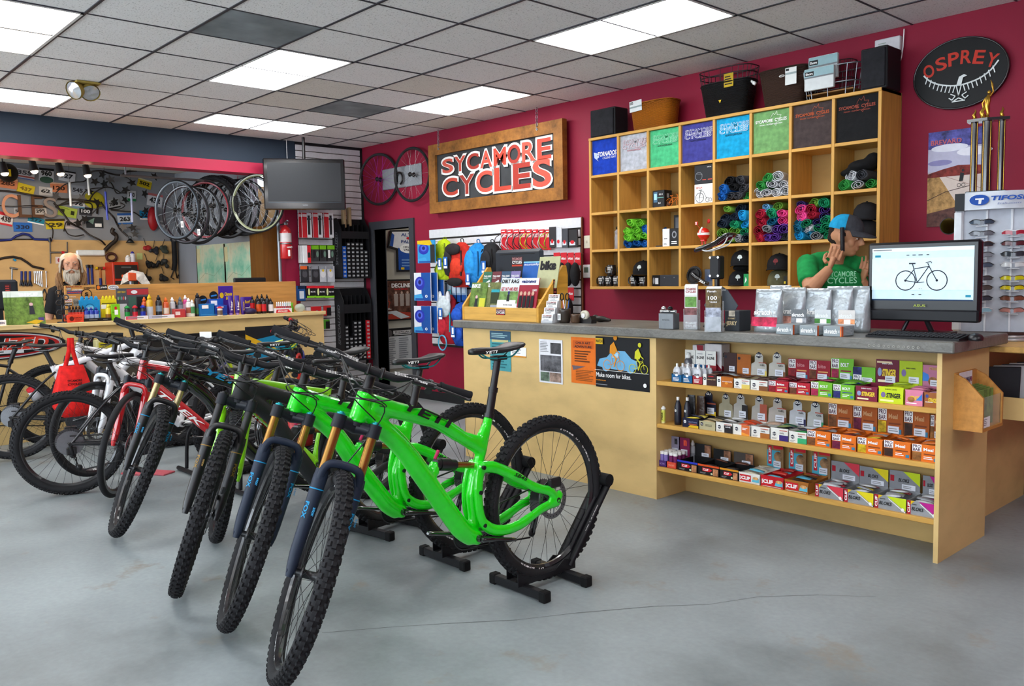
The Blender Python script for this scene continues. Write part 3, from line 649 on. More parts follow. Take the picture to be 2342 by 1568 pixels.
# ---------------- printed faces, cards, boxes ----------------
def prints(parent,o,X,Y,W,H,items,name='print',lift=.0007):
    "flat print on a face: o lower-left corner, unit X,Y, size W,H; items in fractions of the face"
    o=V(o);X=V(X);Y=V(Y);Z=X.cross(Y);b=MB();ms=[];k=0
    def mi(m):
        if m not in ms:ms.append(m)
        return ms.index(m)
    for it in items:
        k+=1;z=Z*(lift+.0004*k)
        if it[0]=='r':
            _,u0,v0,u1,v1,m=it;b.add([o+X*W*u+Y*H*v+z for u,v in((u0,v0),(u1,v0),(u1,v1),(u0,v1))],[(0,1,2,3)],mi(m))
        elif it[0]=='p':
            _,ps,m=it;b.add([o+X*W*u+Y*H*v+z for u,v in ps],[tuple(range(len(ps)))],mi(m))
        elif it[0]=='c':
            _,u,v,ru,rv,m=it[:6];n=20;b.add([o+X*W*(u+ru*math.cos(2*PI*i/n))+Y*H*(v+rv*math.sin(2*PI*i/n))+z for i in range(n)],[tuple(range(n))],mi(m))
        elif it[0]=='h':
            _,u,v,r,m=it;b.add([o+X*(W*u+r*math.sin(PI*i/3))+Y*(H*v+r*math.cos(PI*i/3))+z for i in range(6)],[(5,4,3,2,1,0)],mi(m))
        elif it[0]=='o':
            _,u,v,r,w_,m=it;n=24;A=[(o+X*(W*u+q*math.cos(2*PI*i/n))+Y*(H*v+q*math.sin(2*PI*i/n))+z)for i in range(n)for q in(r-w_,r)]
            b.add(A,[(2*i,2*i+1,(2*i+3)%(2*n),(2*i+2)%(2*n))for i in range(n)],mi(m))
        elif it[0]=='l':
            _,ps,w_,m=it
            for(u0,v0),(u1,v1)in zip(ps,ps[1:]):
                p,q=o+X*W*u0+Y*H*v0+z,o+X*W*u1+Y*H*v1+z;d=(q-p);
                if d.length<1e-6:continue
                s=Z.cross(d.normalized())*w_/2;b.add([p-s,q-s,q+s,p+s],[(0,1,2,3)],mi(m))
        elif it[0]=='t':
            s,u,v,w_,h_,m=it[1:7];bo=it[7]if len(it)>7 else .02;sh=it[8]if len(it)>8 else 0
            txt(parent,s,m,o+X*W*u+Y*H*v+z+Z*.0003,W*w_,H*h_,X,Y,bo,sh)
        elif it[0]=='v':
            s,u,v,w_,h_,m=it[1:7];txt(parent,s,m,o+X*W*u+Y*H*v+z+Z*.0003,H*h_,W*w_,Y,-X,.03)
        elif it[0]=='f':
            _,u0,v0,u1,v1,n,m=it
            for i in range(n):
                va=v1-(v1-v0)*(i+.15)/n;vb=v1-(v1-v0)*(i+.62)/n;e=u1-(u1-u0)*random.uniform(0,.35)
                b.add([o+X*W*u+Y*H*v+z for u,v in((u0,vb),(e,vb),(e,va),(u0,va))],[(0,1,2,3)],mi(m))
    if b.v:b.obj(name,ms,parent)
def card(name,label,cat,o,W,H,m,items=(),X=BX,Y=BY,t=.002,group=None):
    "a flat sheet (thickness t behind its face) as one thing with its print on it"
    X=V(X).normalized();Y=V(Y).normalized();Z=X.cross(Y)
    b=MB();b.add([X*u*W+Y*v*H+Z*z for z in(-t,0)for u,v in((0,0),(1,0),(1,1),(0,1))],[(3,2,1,0),(4,5,6,7),(0,1,5,4),(1,2,6,5),(2,3,7,6),(3,0,4,7)])
    r=tag(b.obj(name,m,None,o),label,cat,group)
    if items:prints(r,(0,0,0),X,Y,W,H,items)
    return r
def pbox(name,label,cat,a,c,m,items=(),group=None,r=.003,side=(),rz=0):
    "a carton between corners a and c, print on its -y face (and +x face)"
    W,D,H=c[0]-a[0],c[1]-a[1],c[2]-a[2];b=MB();b.rbox((0,0,0),(W,D,H),r)
    t=tag(b.obj(name,m,None,a,(0,0,rz)),label,cat,group)
    if items:prints(t,(0,0,0),BX,BY,W,H,items)
    if side:prints(t,(W,0,0),LX,LY,D,H,side)
    return t
# ---------------- wall cubby unit ----------------
QX,QZ,QP,QR,QD=4.005,1.259,.3105,.3143,.30
OAK=M('#cf9c4c',.42,'wood');OAKX=M('#cf9c4c',.42,'woodx');OAKI=M('#b98f55',.55,'ply');MB_=M('#a8854c',.55,'ply')
cu=thing('cubby_shelf','honey oak wall shelving with eight columns and four rows of cubby holes','shelving',(QX,0,QZ))
TW=.022;W8=QP*8+TW;H4=QR*4+TW
for i in range(9):
    b=MB();b.rbox((i*QP,-QD,0),(i*QP+TW,-.012,H4),.002);b.obj('upright',OAK if i in(0,8)else OAK,cu)
for j in range(5):
    for i in range(8):
        if j in(0,4):
            if i:continue
            b=MB();b.rbox((-.0,-QD-.004,j*QR),(W8,-.012,j*QR+TW),.002)
        else:b=MB();b.rbox((i*QP+TW,-QD,j*QR),((i+1)*QP,-.012,j*QR+TW),.002)
        b.obj('shelf_board',OAKX,cu)
b=MB();b.box((0,-.012,0),(W8,-.002,H4));b.obj('back_panel',MB_,cu)
def cell(c,r):return QX+c*QP+TW,QX+(c+1)*QP,QZ+(3-r)*QR+TW,QZ+(4-r)*QR
def shirt_front(c,col,label,items):
    x0,x1,z0,z1=cell(c,0);m=M(col,.85,'fabric');W,H=x1-x0-.006,z1-z0-.006
    n=8;b=MB();vs=[];fs=[]
    for k in range(n+1):
        for q in range(n+1):vs.append((W*q/n,-.004*math.sin(PI*q/n)*math.sin(PI*k/n)+random.uniform(-.001,.001),H*k/n))
    o=len(vs);vs+=[(0,.05,0),(W,.05,0),(W,.05,H),(0,.05,H)]
    for k in range(n):
        for q in range(n):i=k*(n+1)+q;fs.append((i,i+1,i+n+2,i+n+1))
    fs+=[(0,o,o+1,n),(n,o+1,o+2,n*(n+1)+n),(n*(n+1)+n,o+2,o+3,n*(n+1)),(n*(n+1),o+3,o,0),(o,o+3,o+2,o+1)]
    b.add(vs,fs);t=tag(b.obj('folded_shirt',m,None,(x0+.003,-QD+.018,z0+.003)),label,'shirt','folded shirts in the top row of the shelving')
    prints(t,(0,-.0055,0),BX,BY,W,H,items);return t
def syc(m,m2=None,out=None):
    q=[('t','SYCAMORE',.54,.80,.86,.12,m,.035),('t','CYCLES',.52,.68,.86,.13,m,.045)]
    if out:q=[('t','SYCAMORE',.54,.80,.86,.125,out,.045),('t','CYCLES',.52,.68,.86,.135,out,.05)]+[('t','SYCAMORE',.54,.80,.85,.115,m,.012),('t','CYCLES',.52,.68,.85,.12,m,.015)]
    return q+[('t','NORTH CAROLINA',.53,.56,.5,.045,m2 or m,.02)]
LEAF=[(.5,.84),(.56,.93),(.6,.88),(.66,.97),(.67,.87),(.78,.86),(.73,.78),(.8,.74),(.66,.70),(.64,.62),(.58,.68),(.5,.66)]
def leafp(m):return[('l',LEAF+[LEAF[0]],.0018,m),('t','SYCAMORE  CYCLES',.5,.76,.86,.075,m,.02),('t','PISGAH - DUPONT - BRACKEN',.5,.67,.62,.03,m,.01)]
shirt_front(0,'#123cae','royal blue folded shirt with white storm emblem, first in the top row',[('t','TORNADOS',.6,.58,.72,.14,WHITE,.02,.15),('t','CYCLING TEAM',.68,.46,.5,.06,WHITE,.0,.15),('p',[(.08,.66),(.3,.60),(.22,.56),(.3,.5),(.2,.46),(.28,.38),(.1,.5)],M('#b9c8e8',.7))])
shirt_front(1,'#b9bcc4','pale grey folded shirt with faint red print, second in the top row',syc(M('#b9bcc4',.8),M('#b8636a',.7),M('#c58b8b',.7)))
shirt_front(2,'#4dbb80','mint green folded shirt with outlined lettering in the top row',syc(M('#4dbb80',.8),BLACK,M('#a8dcc0',.7)))
shirt_front(3,'#40408c','indigo folded shirt with white outlined lettering in the top row',syc(M('#40408c',.8),M('#15152c',.7),WHITE))
shirt_front(4,'#139ccb','bright cyan folded shirt with outlined lettering in the top row',syc(M('#139ccb',.8),M('#0c2c44',.7),WHITE))
shirt_front(5,'#71a063','sage green folded shirt with white maple leaf print in the top row',leafp(WHITE))
shirt_front(6,'#453a39','dark brown folded shirt with orange maple leaf print in the top row',leafp(M('#b5552f',.7)))
shirt_front(7,'#161618','black folded shirt with dull red maple leaf print in the top row',leafp(M('#9a4a3a',.7)))
_roll={}
def roll_mesh(col,v):
    k=(col,v)
    if k in _roll:return _roll[k]
    rnd=random.Random(v*97+len(col));L=.19;vs=[];fs=[];n=40;turns=2.3+.5*rnd.random();ph=rnd.random()*6;sq=rnd.uniform(.72,.95)
    secs=[(0,.96),(.012,1.0),(.10,1.03),(L,.97)]
    for y,s in secs:
        for i in range(n):
            t=i/(n-1);r=(.006+.036*t)*s*(1+.05*math.sin(5*t*7+v));a=ph+t*turns*2*PI;w_=.0062
            dy=0.006*math.sin(i*1.3+v)if y<.02 else 0
            vs.append((r*math.cos(a),y+dy-(.010*(1-t)if y<.02 else 0),r*math.sin(a)*sq));r2=r+w_*s;vs.append((r2*math.cos(a),y+dy+.003,r2*math.sin(a)*sq))
    for q in range(len(secs)-1):
        for i in range(n-1):
            A=(q*n+i)*2;B=A+2;D=((q+1)*n+i)*2;E=D+2
            fs.append((A+1,D+1,E+1,B+1));fs.append((A,B,E,D))
    for i in range(n-1):A=i*2;fs.append((A,A+1,A+3,A+2))
    fs.append((n*2-2,n*2-1,n*4-1,n*4-2))
    b=MB();b.add(vs,fs,0,True);_roll[k]=b.mesh('rolled_shirt',M(col,.9,'fabric'));return _roll[k]
CN={'#6fc22f':'lime green','#1259a8':'royal blue','#16171a':'black','#3c3d42':'charcoal','#2f8a3c':'grass green','#c9cbcf':'white grey','#1d2838':'dark navy','#6a9a35':'olive green','#128a5c':'emerald green','#1693cf':'sky blue','#8a8d92':'heather grey',
      '#a3152f':'dark red','#5b318e':'purple','#e8468e':'hot pink','#6aa7cf':'pale blue','#12617f':'teal','#3a2c6e':'deep violet'}
def rolls(c,r,rows,where):
    x0,x1,z0,z1=cell(c,r);z=z0+.034;cnt=0
    for ri,row in enumerate(rows):
        n=len(row);sp=(x1-x0-.07)/max(n-1,1)if n>1 else 0;sp=min(sp,.085)
        for k,col in enumerate(row):
            cnt+=1;x=(x0+x1)/2+(k-(n-1)/2)*sp+random.uniform(-.006,.006)
            o=link('rolled_shirt',roll_mesh(col,cnt%4),None,(x,-QD+.012+random.uniform(0,.035),z+random.uniform(-.006,.006)),(random.uniform(-.12,.12),random.uniform(-.5,.5),random.uniform(-.35,.35)))
            o.scale=[random.uniform(.9,1.08)]*3
            tag(o,'rolled %s T-shirt in the %s'%(CN[col],where),'T-shirt','%s rolled shirts, %s'%(CN[col],where))
        z+=min(.056,(z1-z0-.075)/max(len(rows)-1,1))
l,rb,k,ch,gg,wg,nv,ol,em,sk,hg,dr,pu,pk,pb,te,vi=CN.keys()
rolls(4,1,[[rb,ch,ch,gg],[rb,k,ch],[k,ch]],'blue and black cubby')
rolls(5,1,[[wg,wg,wg,wg],[gg,wg,wg],[gg,wg]],'white and green cubby')
rolls(7,1,[[gg,wg,gg],[wg,ch]],'cubby under the black jersey')
rolls(1,2,[[rb,rb,rb],[l,l,l],[l,l,rb],[l,l]],'lime and blue cubby')
rolls(4,2,[[nv,ol,hg,nv],[ol,ol,em],[nv,em,sk],[nv,nv,sk],[ol,nv]],'navy and olive cubby')
rolls(5,2,[[dr,pu,pu,ch],[dr,hg,pu,pu],[dr,te,pk],[dr,em,pk],[pb,ol]],'dark red and purple cubby')
rolls(6,2,[[sk,te,hg,em],[te,wg,em,em],[te,em,vi,em],[pk,dr,vi],[pk,dr,pu],[vi,ol,em]],'tall many-coloured pile beside the man')
x0,x1,z0,z1=cell(7,1);b=MB()
b.ell((x0+.16,-.22,z0+.155),(.10,.09,.045),14,8);b.ell((x0+.07,-.2,z0+.12),(.07,.08,.03),12,8);b.ell((x0+.22,-.2,z0+.19),(.05,.07,.05),12,8)
tag(bake(b.obj('black_jersey',M('#0f0f11',.9,'fabric'),None),.012,3),'crumpled black jersey heaped on top of green and grey rolls','jersey')
x0,x1,z0,z1=cell(2,1)
pbox('phone_box','black boxed phone mount with lit screen picture, in the third column','box',(x0+.012,-.27,z0),(x0+.13,-.17,z0+.135),M('#16171a',.4),[('r',.1,.3,.42,.9,M('#2a5f80',.3)),('r',.14,.45,.38,.8,M('#9fd2e8',.3)),('t','D2 U',.72,.75,.3,.08,WHITE),('r',.3,.55,.95,.57,M('#7fd0c0',.3)),('t','2.0',.6,.25,.2,.1,WHITE)],side=[('r',.3,.55,.6,.8,GREY),('f',.3,.1,.8,.3,3,GREY)])
def mini_bike(name,label,x,y,z,s,m,high=False):
    t=thing(name,label,'ornament',(x,y,z));
    for k,(u,r)in enumerate(((0,.028),(.085,.024))):
        b=MB();b.lathe([(r-.003,-.002),(r,-.002),(r,.002),(r-.003,.002)],20,0,c=(u*s,0,r*s),ax=(0,1,0),closed=True)if False else b.tube([((u+r*math.cos(2*PI*i/20))*s,0,(r+r*math.sin(2*PI*i/20)+.002)*s)for i in range(20)],.002*s,6,closed=True)
        for i in range(5):a=PI*i/5;b.cyl(((u+r*math.cos(a))*s,0,(r+r*math.sin(a))*s),((u-r*math.cos(a))*s,0,(r-r*math.sin(a))*s),.0006*s,n=3)
        b.obj('wheel',m,t)
    b=MB();P_=lambda u,z:(u*s,0,z*s)
    for p,q in(((0,.028),(.035,.03)),((.035,.03),(.075,.06)),((0,.028),(.025,.062)),((.025,.062),(.075,.06)),((.035,.03),(.022,.075)),((.085,.024),(.072,.08)),((.062,.085),(.076,.08))):b.cyl(P_(*p),P_(*q),.002*s,n=6)
    b.rbox((.010*s,-.004*s,.074*s),(.034*s,.004*s,.079*s),.001);b.obj('frame',m,t);return t
mini_bike('toy_bicycle','tiny orange toy bicycle beside the boxed phone mount',x0+.155,-.24,z0,1.1,M('#c96a1c',.4))
x0,x1,z0,z1=cell(3,1)
pbox('light_box','white box printed with an old high-wheel bicycle, in the fourth column','box',(x0+.115,-.285,z0),(x1-.008,-.12,z0+.145),M('#e9e7e4',.5),[('t','SECA',.27,.82,.36,.1,M('#c8503a',.5)),('o',.3,.3,.038,.004,BLACK),('o',.72,.17,.018,.003,BLACK),('o',.88,.16,.014,.003,BLACK),('l',[(.3,.3),(.36,.66),(.5,.62),(.72,.17)],.003,BLACK),('l',[(.25,.68),(.45,.70)],.003,BLACK),('l',[(.1,.3),(.5,.3)],.0014,BLACK),('l',[(.3,.06),(.3,.56)],.0014,BLACK)])
pbox('light_box','dark carton with a grey wheel picture on top of the white box','box',(x0+.115,-.285,z0+.147),(x1-.008,-.13,z0+.29),M('#232326',.5),[('o',.25,.4,.032,.003,GREY),('l',[(.1,.55),(.45,.5)],.003,GREY),('t','SECA',.82,.85,.22,.05,WHITE),('r',.45,.18,.65,.22,M('#c8503a',.5)),('r',.75,.18,.97,.22,M('#c8503a',.5))])
x0,x1,z0,z1=cell(0,2)
def bottle(name,label,x,y,z,r,h,m,cap,items=(),group=None,n=16,neck=.6,cat='bottle',capm=None,band=None):
    t=thing(name,label,cat,(x,y,z),group=group);b=MB();hc=h*.2
    b.lathe([(.001,0),(r*.92,0),(r,h*.03),(r,h*.52),(r*.9,h*.56),(r*.9,h*.62),(r,h*.66),(r,h*.72),(r*neck,h*.8),(r*neck,h*.82),(.001,h*.82)]if not band else[(.001,0),(r*.95,0),(r,h*.03),(r,h*.7),(r*.86,h*.76),(r*neck,h*.8),(r*neck,h*.82),(.001,h*.82)],n);b.obj('bottle_body',m,t)
    b=MB();b.lathe([(.001,h*.8),(r*neck*1.12,h*.8),(r*neck*1.12,h*.9),(r*neck*.6,h*.93),(r*neck*.5,h),(.001,h)],n);b.obj('cap',cap,t)
    if band:b=MB();b.lathe([(r*1.01,h*band[0]),(r*1.01,h*band[1])],n);b.obj('label_band',band[2],t)
    return t
bottle('water_bottle','clear plastic water bottle with black cap alone in its cubby',x1-.05,-.22,z0,.038,.205,M('#b9bdc6',.15,alpha=.45),BLACK)
x0,x1,z0,z1=cell(2,2)
pbox('gadget_box','narrow white carton with a black clip picture on the third row','box',(x0+.125,-.29,z0),(x0+.19,-.2,z0+.14),WHITE,[('r',.2,.62,.8,.9,M('#dfe1e4')),('r',.25,.42,.75,.46,BLACK),('f',.2,.08,.8,.2,2,GREY)])
pbox('gadget_box','black carton with a dial picture next to the narrow white carton','box',(x0+.192,-.285,z0),(x1-.006,-.2,z0+.14),M('#1b1b1d',.5),[('c',.5,.65,.25,.2,GREY),('c',.5,.65,.15,.12,BLACK),('f',.2,.1,.8,.3,2,WHITE)])
pbox('gadget_box','black carton with a grey watch picture standing behind the white carton','box',(x0+.16,-.19,z0),(x0+.25,-.1,z0+.25),M('#151517',.5),[('r',.2,.55,.8,.92,M('#55585e'))])
b=MB();b.rbox((0,0,0),(.075,.03,.012),.004);b.tube([(.07,.015,.008),(.09,.02,.02),(.085,.0,.03)],.003,5)
tag(b.obj('tyre_lever',M('#3a3b40',.4),None,(x0+.03,-.26,z0)),'small grey tool lying left of the narrow white carton','tool')
x0,x1,z0,z1=cell(3,2)
t=thing('bobber_figure','round red and white toy on stick legs with antennae, alone in its cubby','toy',(x0+.17,-.24,z0))
b=MB();b.ell((0,0,.085),(.048,.048,.048),18,12,0);b.obj('ball',M('#d8231c',.25,coat=.6),t)
b=MB();b.lathe([(.0485,.076),(.0495,.085),(.0485,.094)],18);b.tube([(0,-.049,.085),(0,-.042,.112),(0,-.02,.131)],.007,6,flat=1.4);b.obj('stripe',WHITE,t)
b=MB();b.rbox((-.02,-.02,.028),(.02,.02,.045),.004);b.obj('base',M('#d8231c',.3),t)
for s in(-1,1):
    b=MB();b.cyl((s*.014,0,0),(s*.014,0,.03),.005,n=8);b.obj('leg',M('#d8231c',.3),t)
b=MB();b.cyl((.02,0,.13),(.035,0,.17),.0015,n=5);b.ell((.045,0,.18),(.014,.006,.018));b.obj('antenna',M('#b01a16',.4),t)
b=MB();b.rbox((-.075,-.01,.155),(-.05,-.004,.182),.002);b.cyl((-.03,0,.125),(-.062,-.004,.16),.0015,n=5);an=b.obj('antenna',M('#d8231c',.4),t);txt(an,'X',WHITE,(-.0625,-.0115,.1685),.018,.02,bold=.06)
def mug(label,x,y,z,group):
    t=thing('mug',label,'mug',(x,y,z),group=group);b=MB();b.lathe([(.001,0),(.036,0),(.038,.006),(.038,.088),(.034,.09),(.034,.01),(.001,.01)],18);b.obj('cup',M('#131316',.25,coat=.5),t)
    b=MB();b.tube(spline([(-.035,0,.075),(-.062,0,.07),(-.064,0,.03),(-.035,0,.018)],4),.006,6);b.obj('handle',M('#131316',.25,coat=.5),t)
    for k,(s,zz,w_,h_)in enumerate((('SYCAMORE',.068,.05,.013),('CYCLES',.052,.05,.014),('BREVARD',.03,.035,.008))):txt(t,s,WHITE,(0.004,-.0392,zz),w_*.8,h_*.9,bold=.04)
    return t
x0,x1,z0,z1=cell(0,3)
for k,q in enumerate((.07,.15,.235)):mug('black printed mug on the bottom shelf of the first column, %s'%('left of three','middle of three','right of three')[k],x0+q,-.24,z0,'black mugs in the first column')
mug('black printed mug stacked on the three mugs, first column',x0+.17,-.24,z0+.092,'black mugs in the first column')
mug('black printed mug stacked behind, top right of the mug stack',x0+.235,-.16,z0+.092,'black mugs in the first column')
x0,x1,z0,z1=cell(1,3)
for k,q in enumerate((.12,.215)):mug('black printed mug under the black cap, %s one of the pair'%('left','right')[k],x0+q,-.25,z0,'black mugs under the cap')
def cap(label,x,y,z,col,rz=0,brim=None,emb='#c9d2cf',group=None,patch=True):
    t=thing('baseball_cap',label,'cap',(x,y,z),rz,group);m=M(col,.85,'fabric');b=MB()
    b.lathe([(.086,0),(.088,.03),(.080,.07),(.058,.1),(.025,.115),(.001,.118)],18);b.obj('crown',m,t)
    b=MB();vs=[];fs=[];n=12
    for i in range(n+1):
        a=PI+PI*i/n;c,s=math.cos(a),math.sin(a);e=(1-abs(i/n-.5)*2)**.6;zz= -.012*(abs(c))**2
        for d in(0,.004):vs+=[(.084*c,.084*s,.006+d),(.088*c+.0*e,(.088+.075*e)*s,.002+zz*.6+d)]
    for i in range(n):
        A=i*4;B=A+4;fs+=[(A,A+1,B+1,B),(A+2,B+2,B+3,A+3),(A+1,A+3,B+3,B+1)]
    b.add(vs,fs,0,True);b.obj('brim',M(brim,.8,'fabric')if brim else m,t)
    b=MB();b.ell((0,0,.119),(.007,.007,.004));b.obj('button',m,t)
    if patch:
        n_=V((0,-.95,.3)).normalized();Y=V((0,.3,.95)).normalized();X=V((1,0,0))
        prints(t,(-.02,-.0885,.034),X,Y,.04,.05,[('c',.5,.7,.36,.26,M(emb)),('c',.3,.55,.24,.2,M(emb)),('c',.72,.55,.24,.2,M(emb)),('r',.44,.05,.56,.5,M(emb))],lift=.002)
    return t
cap('black flat-brim cap with pale tree emblem resting on two mugs',x0+.17,-.2,z0+.094,'#131315',.25,group='caps in the cubbies')
x0,x1,z0,z1=cell(2,3)
pbox('black_carton','small black carton with white panel on the bottom shelf, third column','box',(x0+.012,-.28,z0),(x0+.09,-.16,z0+.09),M('#151517',.4),[('r',.42,.2,.82,.75,M('#d8dadd')),('c',.25,.5,.12,.3,GREY)])
pbox('black_carton','wide charcoal carton beside the small black carton','box',(x0+.093,-.285,z0),(x1-.006,-.14,z0+.09),M('#34363b',.6),[('c',.25,.78,.03,.05,M('#6a6d72')),('c',.75,.78,.03,.05,M('#6a6d72'))])
x0,x1,z0,z1=cell(3,3)
t=thing('crankset','black crankset with toothed chainring lying against the cubby side','bicycle part',(x0+.09,-.25,z0+.085));b=MB();b.prism(ring_gear(.072,30,0),.005,(0,0,0),(1,0,0),(0,.15,1));b.lathe([(.05,0),(.056,0),(.056,.008),(.05,.008)],20,c=(0,-.006,0),ax=(0,-1,0),closed=True);b.obj('chainring',M('#1c1c1e',.35,metal=.5),t)
b=MB();b.tube([(-.01,-.02,.01),(.03,-.022,-.02),(.12,-.03,-.058),(.15,-.03,-.066)],[.02,.018,.014,.012],10,flat=.7);b.obj('crank_arm',GLOSS,t);txt(t,'X01',WHITE,(.10,-.045,-.05),.055,.018,X=V((.9,0,-.4)).normalized(),Y=V((.4,0,.9)).normalized(),bold=.04)
pbox('chain_pack','clear blue plastic pack standing behind the crankset','pack',(x0+.12,-.16,z0),(x0+.23,-.1,z0+.13),M('#7c8ca6',.2,alpha=.7),[('r',.2,.3,.8,.6,M('#4a5f86'))])
x0,x1,z0,z1=cell(4,3)
cap('black cap with pale tree emblem on top of another black cap',x0+.17,-.19,z0+.15,'#131316',.3,group='caps in the cubbies')
cap('black cap with pale tree emblem at the bottom, beside the green card',x0+.15,-.19,z0+.004,'#151518',.35,group='caps in the cubbies')
b=MB();b.ell((x0+.16,-.17,z0+.135),(.075,.075,.03));stk=tag(b.obj('baseball_cap',M('#101012',.9,'fabric')),'folded black cap wedged between the two black emblem caps','cap','caps in the cubbies')
card('green_card','small green card standing at the right of the black caps','card',(x1-.05,-.285,z0),.045,.09,M('#1c8a4c',.6),[('p',[(.2,.2),(.6,.5),(.4,.75)],WHITE)])
x0,x1,z0,z1=cell(5,3)
cap('olive green cap with pale tree emblem under a black cap',x0+.16,-.18,z0+.004,'#5b573c',.3,group='caps in the cubbies')
cap('black cap with red emblem on top of the olive cap',x0+.155,-.18,z0+.115,'#161517',.2,emb='#6a1a1e',group='caps in the cubbies')
card('price_tag','small black tag with yellow print beside the olive cap','tag',(x1-.035,-.29,z0+.01),.026,.06,M('#1a1a14',.6),[('r',.1,.1,.6,.4,M('#c9b01c'))])
x0,x1,z0,z1=cell(7,2)
cap('dark cap half hidden behind the man on the phone',x0+.17,-.18,z0+.12,'#1c1c1f',-.6,group='caps in the cubbies',patch=False)
cap('dark cap lying low behind the man on the phone',x0+.17,-.18,z0+.004,'#232327',-.2,group='caps in the cubbies',patch=False)
ZT=QZ+H4
def speaker(label,px0,px1,y,h,d):
    a=at(px0,300,1,y).x;c=at(px1,250,1,y).x;w_=c-a;t=thing('loudspeaker',label,'loudspeaker',(a,y,ZT));b=MB();b.rbox((0,0,0),(w_,d,h),.006);b.obj('cabinet',M('#1a1a1d',.55),t)
    b=MB();b.rbox((.012,-.012,.012),(w_-.012,0,h-.012),.004);b.obj('grille',M('#26262a',.9,'fabric'),t)
speaker('small black loudspeaker at the end of the shelving by the hanging sign',1350,1406,-.27,.235,.17)
speaker('tall black loudspeaker on the shelving below the wall router',1966,2028,-.27,.265,.2)
def basket(name,label,cat,px0,px1,py,y,h,taper,m,solid=True,rings=0,tag_items=None,dep=.22):
    a=at(px0,py,1,y).x;c=at(px1,py,1,y).x;w_=c-a;t=thing(name,label,cat,((a+c)/2,y+dep/2,ZT));hw=w_/2;hd=dep/2
    def ring(z,k,n=24):
        s=1-taper*(1-z/h)
        return[(hw*s*math.copysign(abs(math.cos(2*PI*i/n))**.6,math.cos(2*PI*i/n)),hd*s*math.copysign(abs(math.sin(2*PI*i/n))**.6,math.sin(2*PI*i/n)),z)for i in range(n)]
    if solid:
        b=MB();n=24;R0=ring(.0,0);R1=ring(h*.5,0);R2=ring(h,0);I2=[(x*.95,y_*.95,z)for x,y_,z in R2];I0=[(x*.95,y_*.95,.01)for x,y_,z in R0]
        vs=R0+R1+R2+I2+I0;fs=[tuple(range(n))[::-1],tuple(range(4*n,5*n))]
        for q in range(4):
            for i in range(n):fs.append((q*n+i,q*n+(i+1)%n,(q+1)*n+(i+1)%n,(q+1)*n+i))
        b.add(vs,fs,0,True);b.obj('basket_wall',m,t)
        b=MB();b.tube(R2,.006,6,closed=True);b.obj('rim',m,t)
    else:
        for k in range(rings):
            b=MB();b.tube(ring(h*(.45*k if k<2 else 1)if rings==3 else h*k/(rings-1),0),.004,6,closed=True);b.obj('wire_ring',m,t)
        b=MB();R0=ring(0.004,0);R2=ring(h,0)
        for i in range(0,24,2):b.cyl(R0[i],R2[i],.003,n=6)
        for i in range(3):b.cyl((-hw*.8,hd*(i-1)*.6,.006),(hw*.8,hd*(i-1)*.6,.006),.003,n=6)
        stuff(b.obj('wire',m,t))
    return t,hw,hd
t,hw,hd=basket('orange_basket','orange mesh handlebar basket with white price card on the shelving','basket',1432,1528,275,-.28,.215,.14,M('#c9741c',.45,'wicker'))
prints(t,(-hw*.80,-hd*1.03,.15),V((1,0,.05)),V((0,-.05,1)),.125,.085,[('r',0,0,1,1,M('#dfe3e2')),('r',0,.35,1,.5,M('#8f9d9c')),('r',.04,.7,.3,.92,BLACK),('t','Electra',.17,.81,.2,.12,WHITE)])
t,hw,hd=basket('black_basket','deep black mesh pannier basket stacked with a wire basket','basket',1592,1706,230,-.28,.24,.2,M('#1d1d1f',.5,'wicker'))
prints(t,(-.02,-hd*.98,.09),BX,BY,.03,.03,[('p',[(.1,.9),(.9,.9),(.5,.1)],YEL)])
b=MB();n=24
for z,s in((.25,.99),(.30,1.02),(.345,1.05)):b.tube([(hw*s*math.copysign(abs(math.cos(2*PI*i/n))**.6,math.cos(2*PI*i/n)),hd*s*math.copysign(abs(math.sin(2*PI*i/n))**.6,math.sin(2*PI*i/n)),z)for i in range(n)],.004,5,closed=True)
for i in range(24):a_=2*PI*i/24;cx,cy=math.copysign(abs(math.cos(a_))**.6,math.cos(a_)),math.copysign(abs(math.sin(a_))**.6,math.sin(a_));b.cyl((hw*.98*cx,hd*.98*cy,.245),(hw*1.05*cx,hd*1.05*cy,.345),.0025,n=4)
tag(stuff(b.obj('wire_basket',BLK,None,tuple(t.location))),'black wire basket nested in the top of the deep black pannier basket','basket');o=bpy.data.objects['wire_basket'];del o['kind']
prints(t,(.03,-hd*1.0,.20),BX,BY,.08,.1,[('r',0,0,1,1,M('#b99b1c')),('f',.1,.1,.9,.8,4,BLACK)],name='yellow_tag')
t,hw,hd=basket('wicker_basket','dark brown woven basket with white tag between wire and mesh baskets','basket',1726,1840,210,-.28,.255,.22,M('#4a342a',.7,'wicker'))
b=MB();b.tube([(hw*.1+.02*math.cos(2*PI*i/12),-hd*.98,.20+.006*math.sin(2*PI*i/12))for i in range(12)],.0025,5,closed=True);b.obj('eyelet',WHITE,t)
prints(t,(hw*.25,-hd*1.02,.13),BX,BY,.085,.115,[('r',0,0,1,1,M('#dcdfdc')),('r',0,.6,1,.72,M('#97a4a4')),('r',.05,.82,.35,.95,BLACK)],name='hang_tag')
b=MB();b.lathe([(.001,0),(.012,0),(.014,.02),(.01,.022),(.01,.05),(.006,.052),(.001,.052)],12,ax=(-.8,0,.6));tag(b.obj('bulb_socket',WHITE,None,tuple(at(1728,192,1,-.2))),'small white lamp socket beside the brown woven basket','lamp')
t,hw,hd=basket('silver_wire_basket','silver wire handlebar basket holding two grey packages','basket',1826,1960,180,-.285,.20,.14,M('#8f959c',.3,metal=.8),False,3)
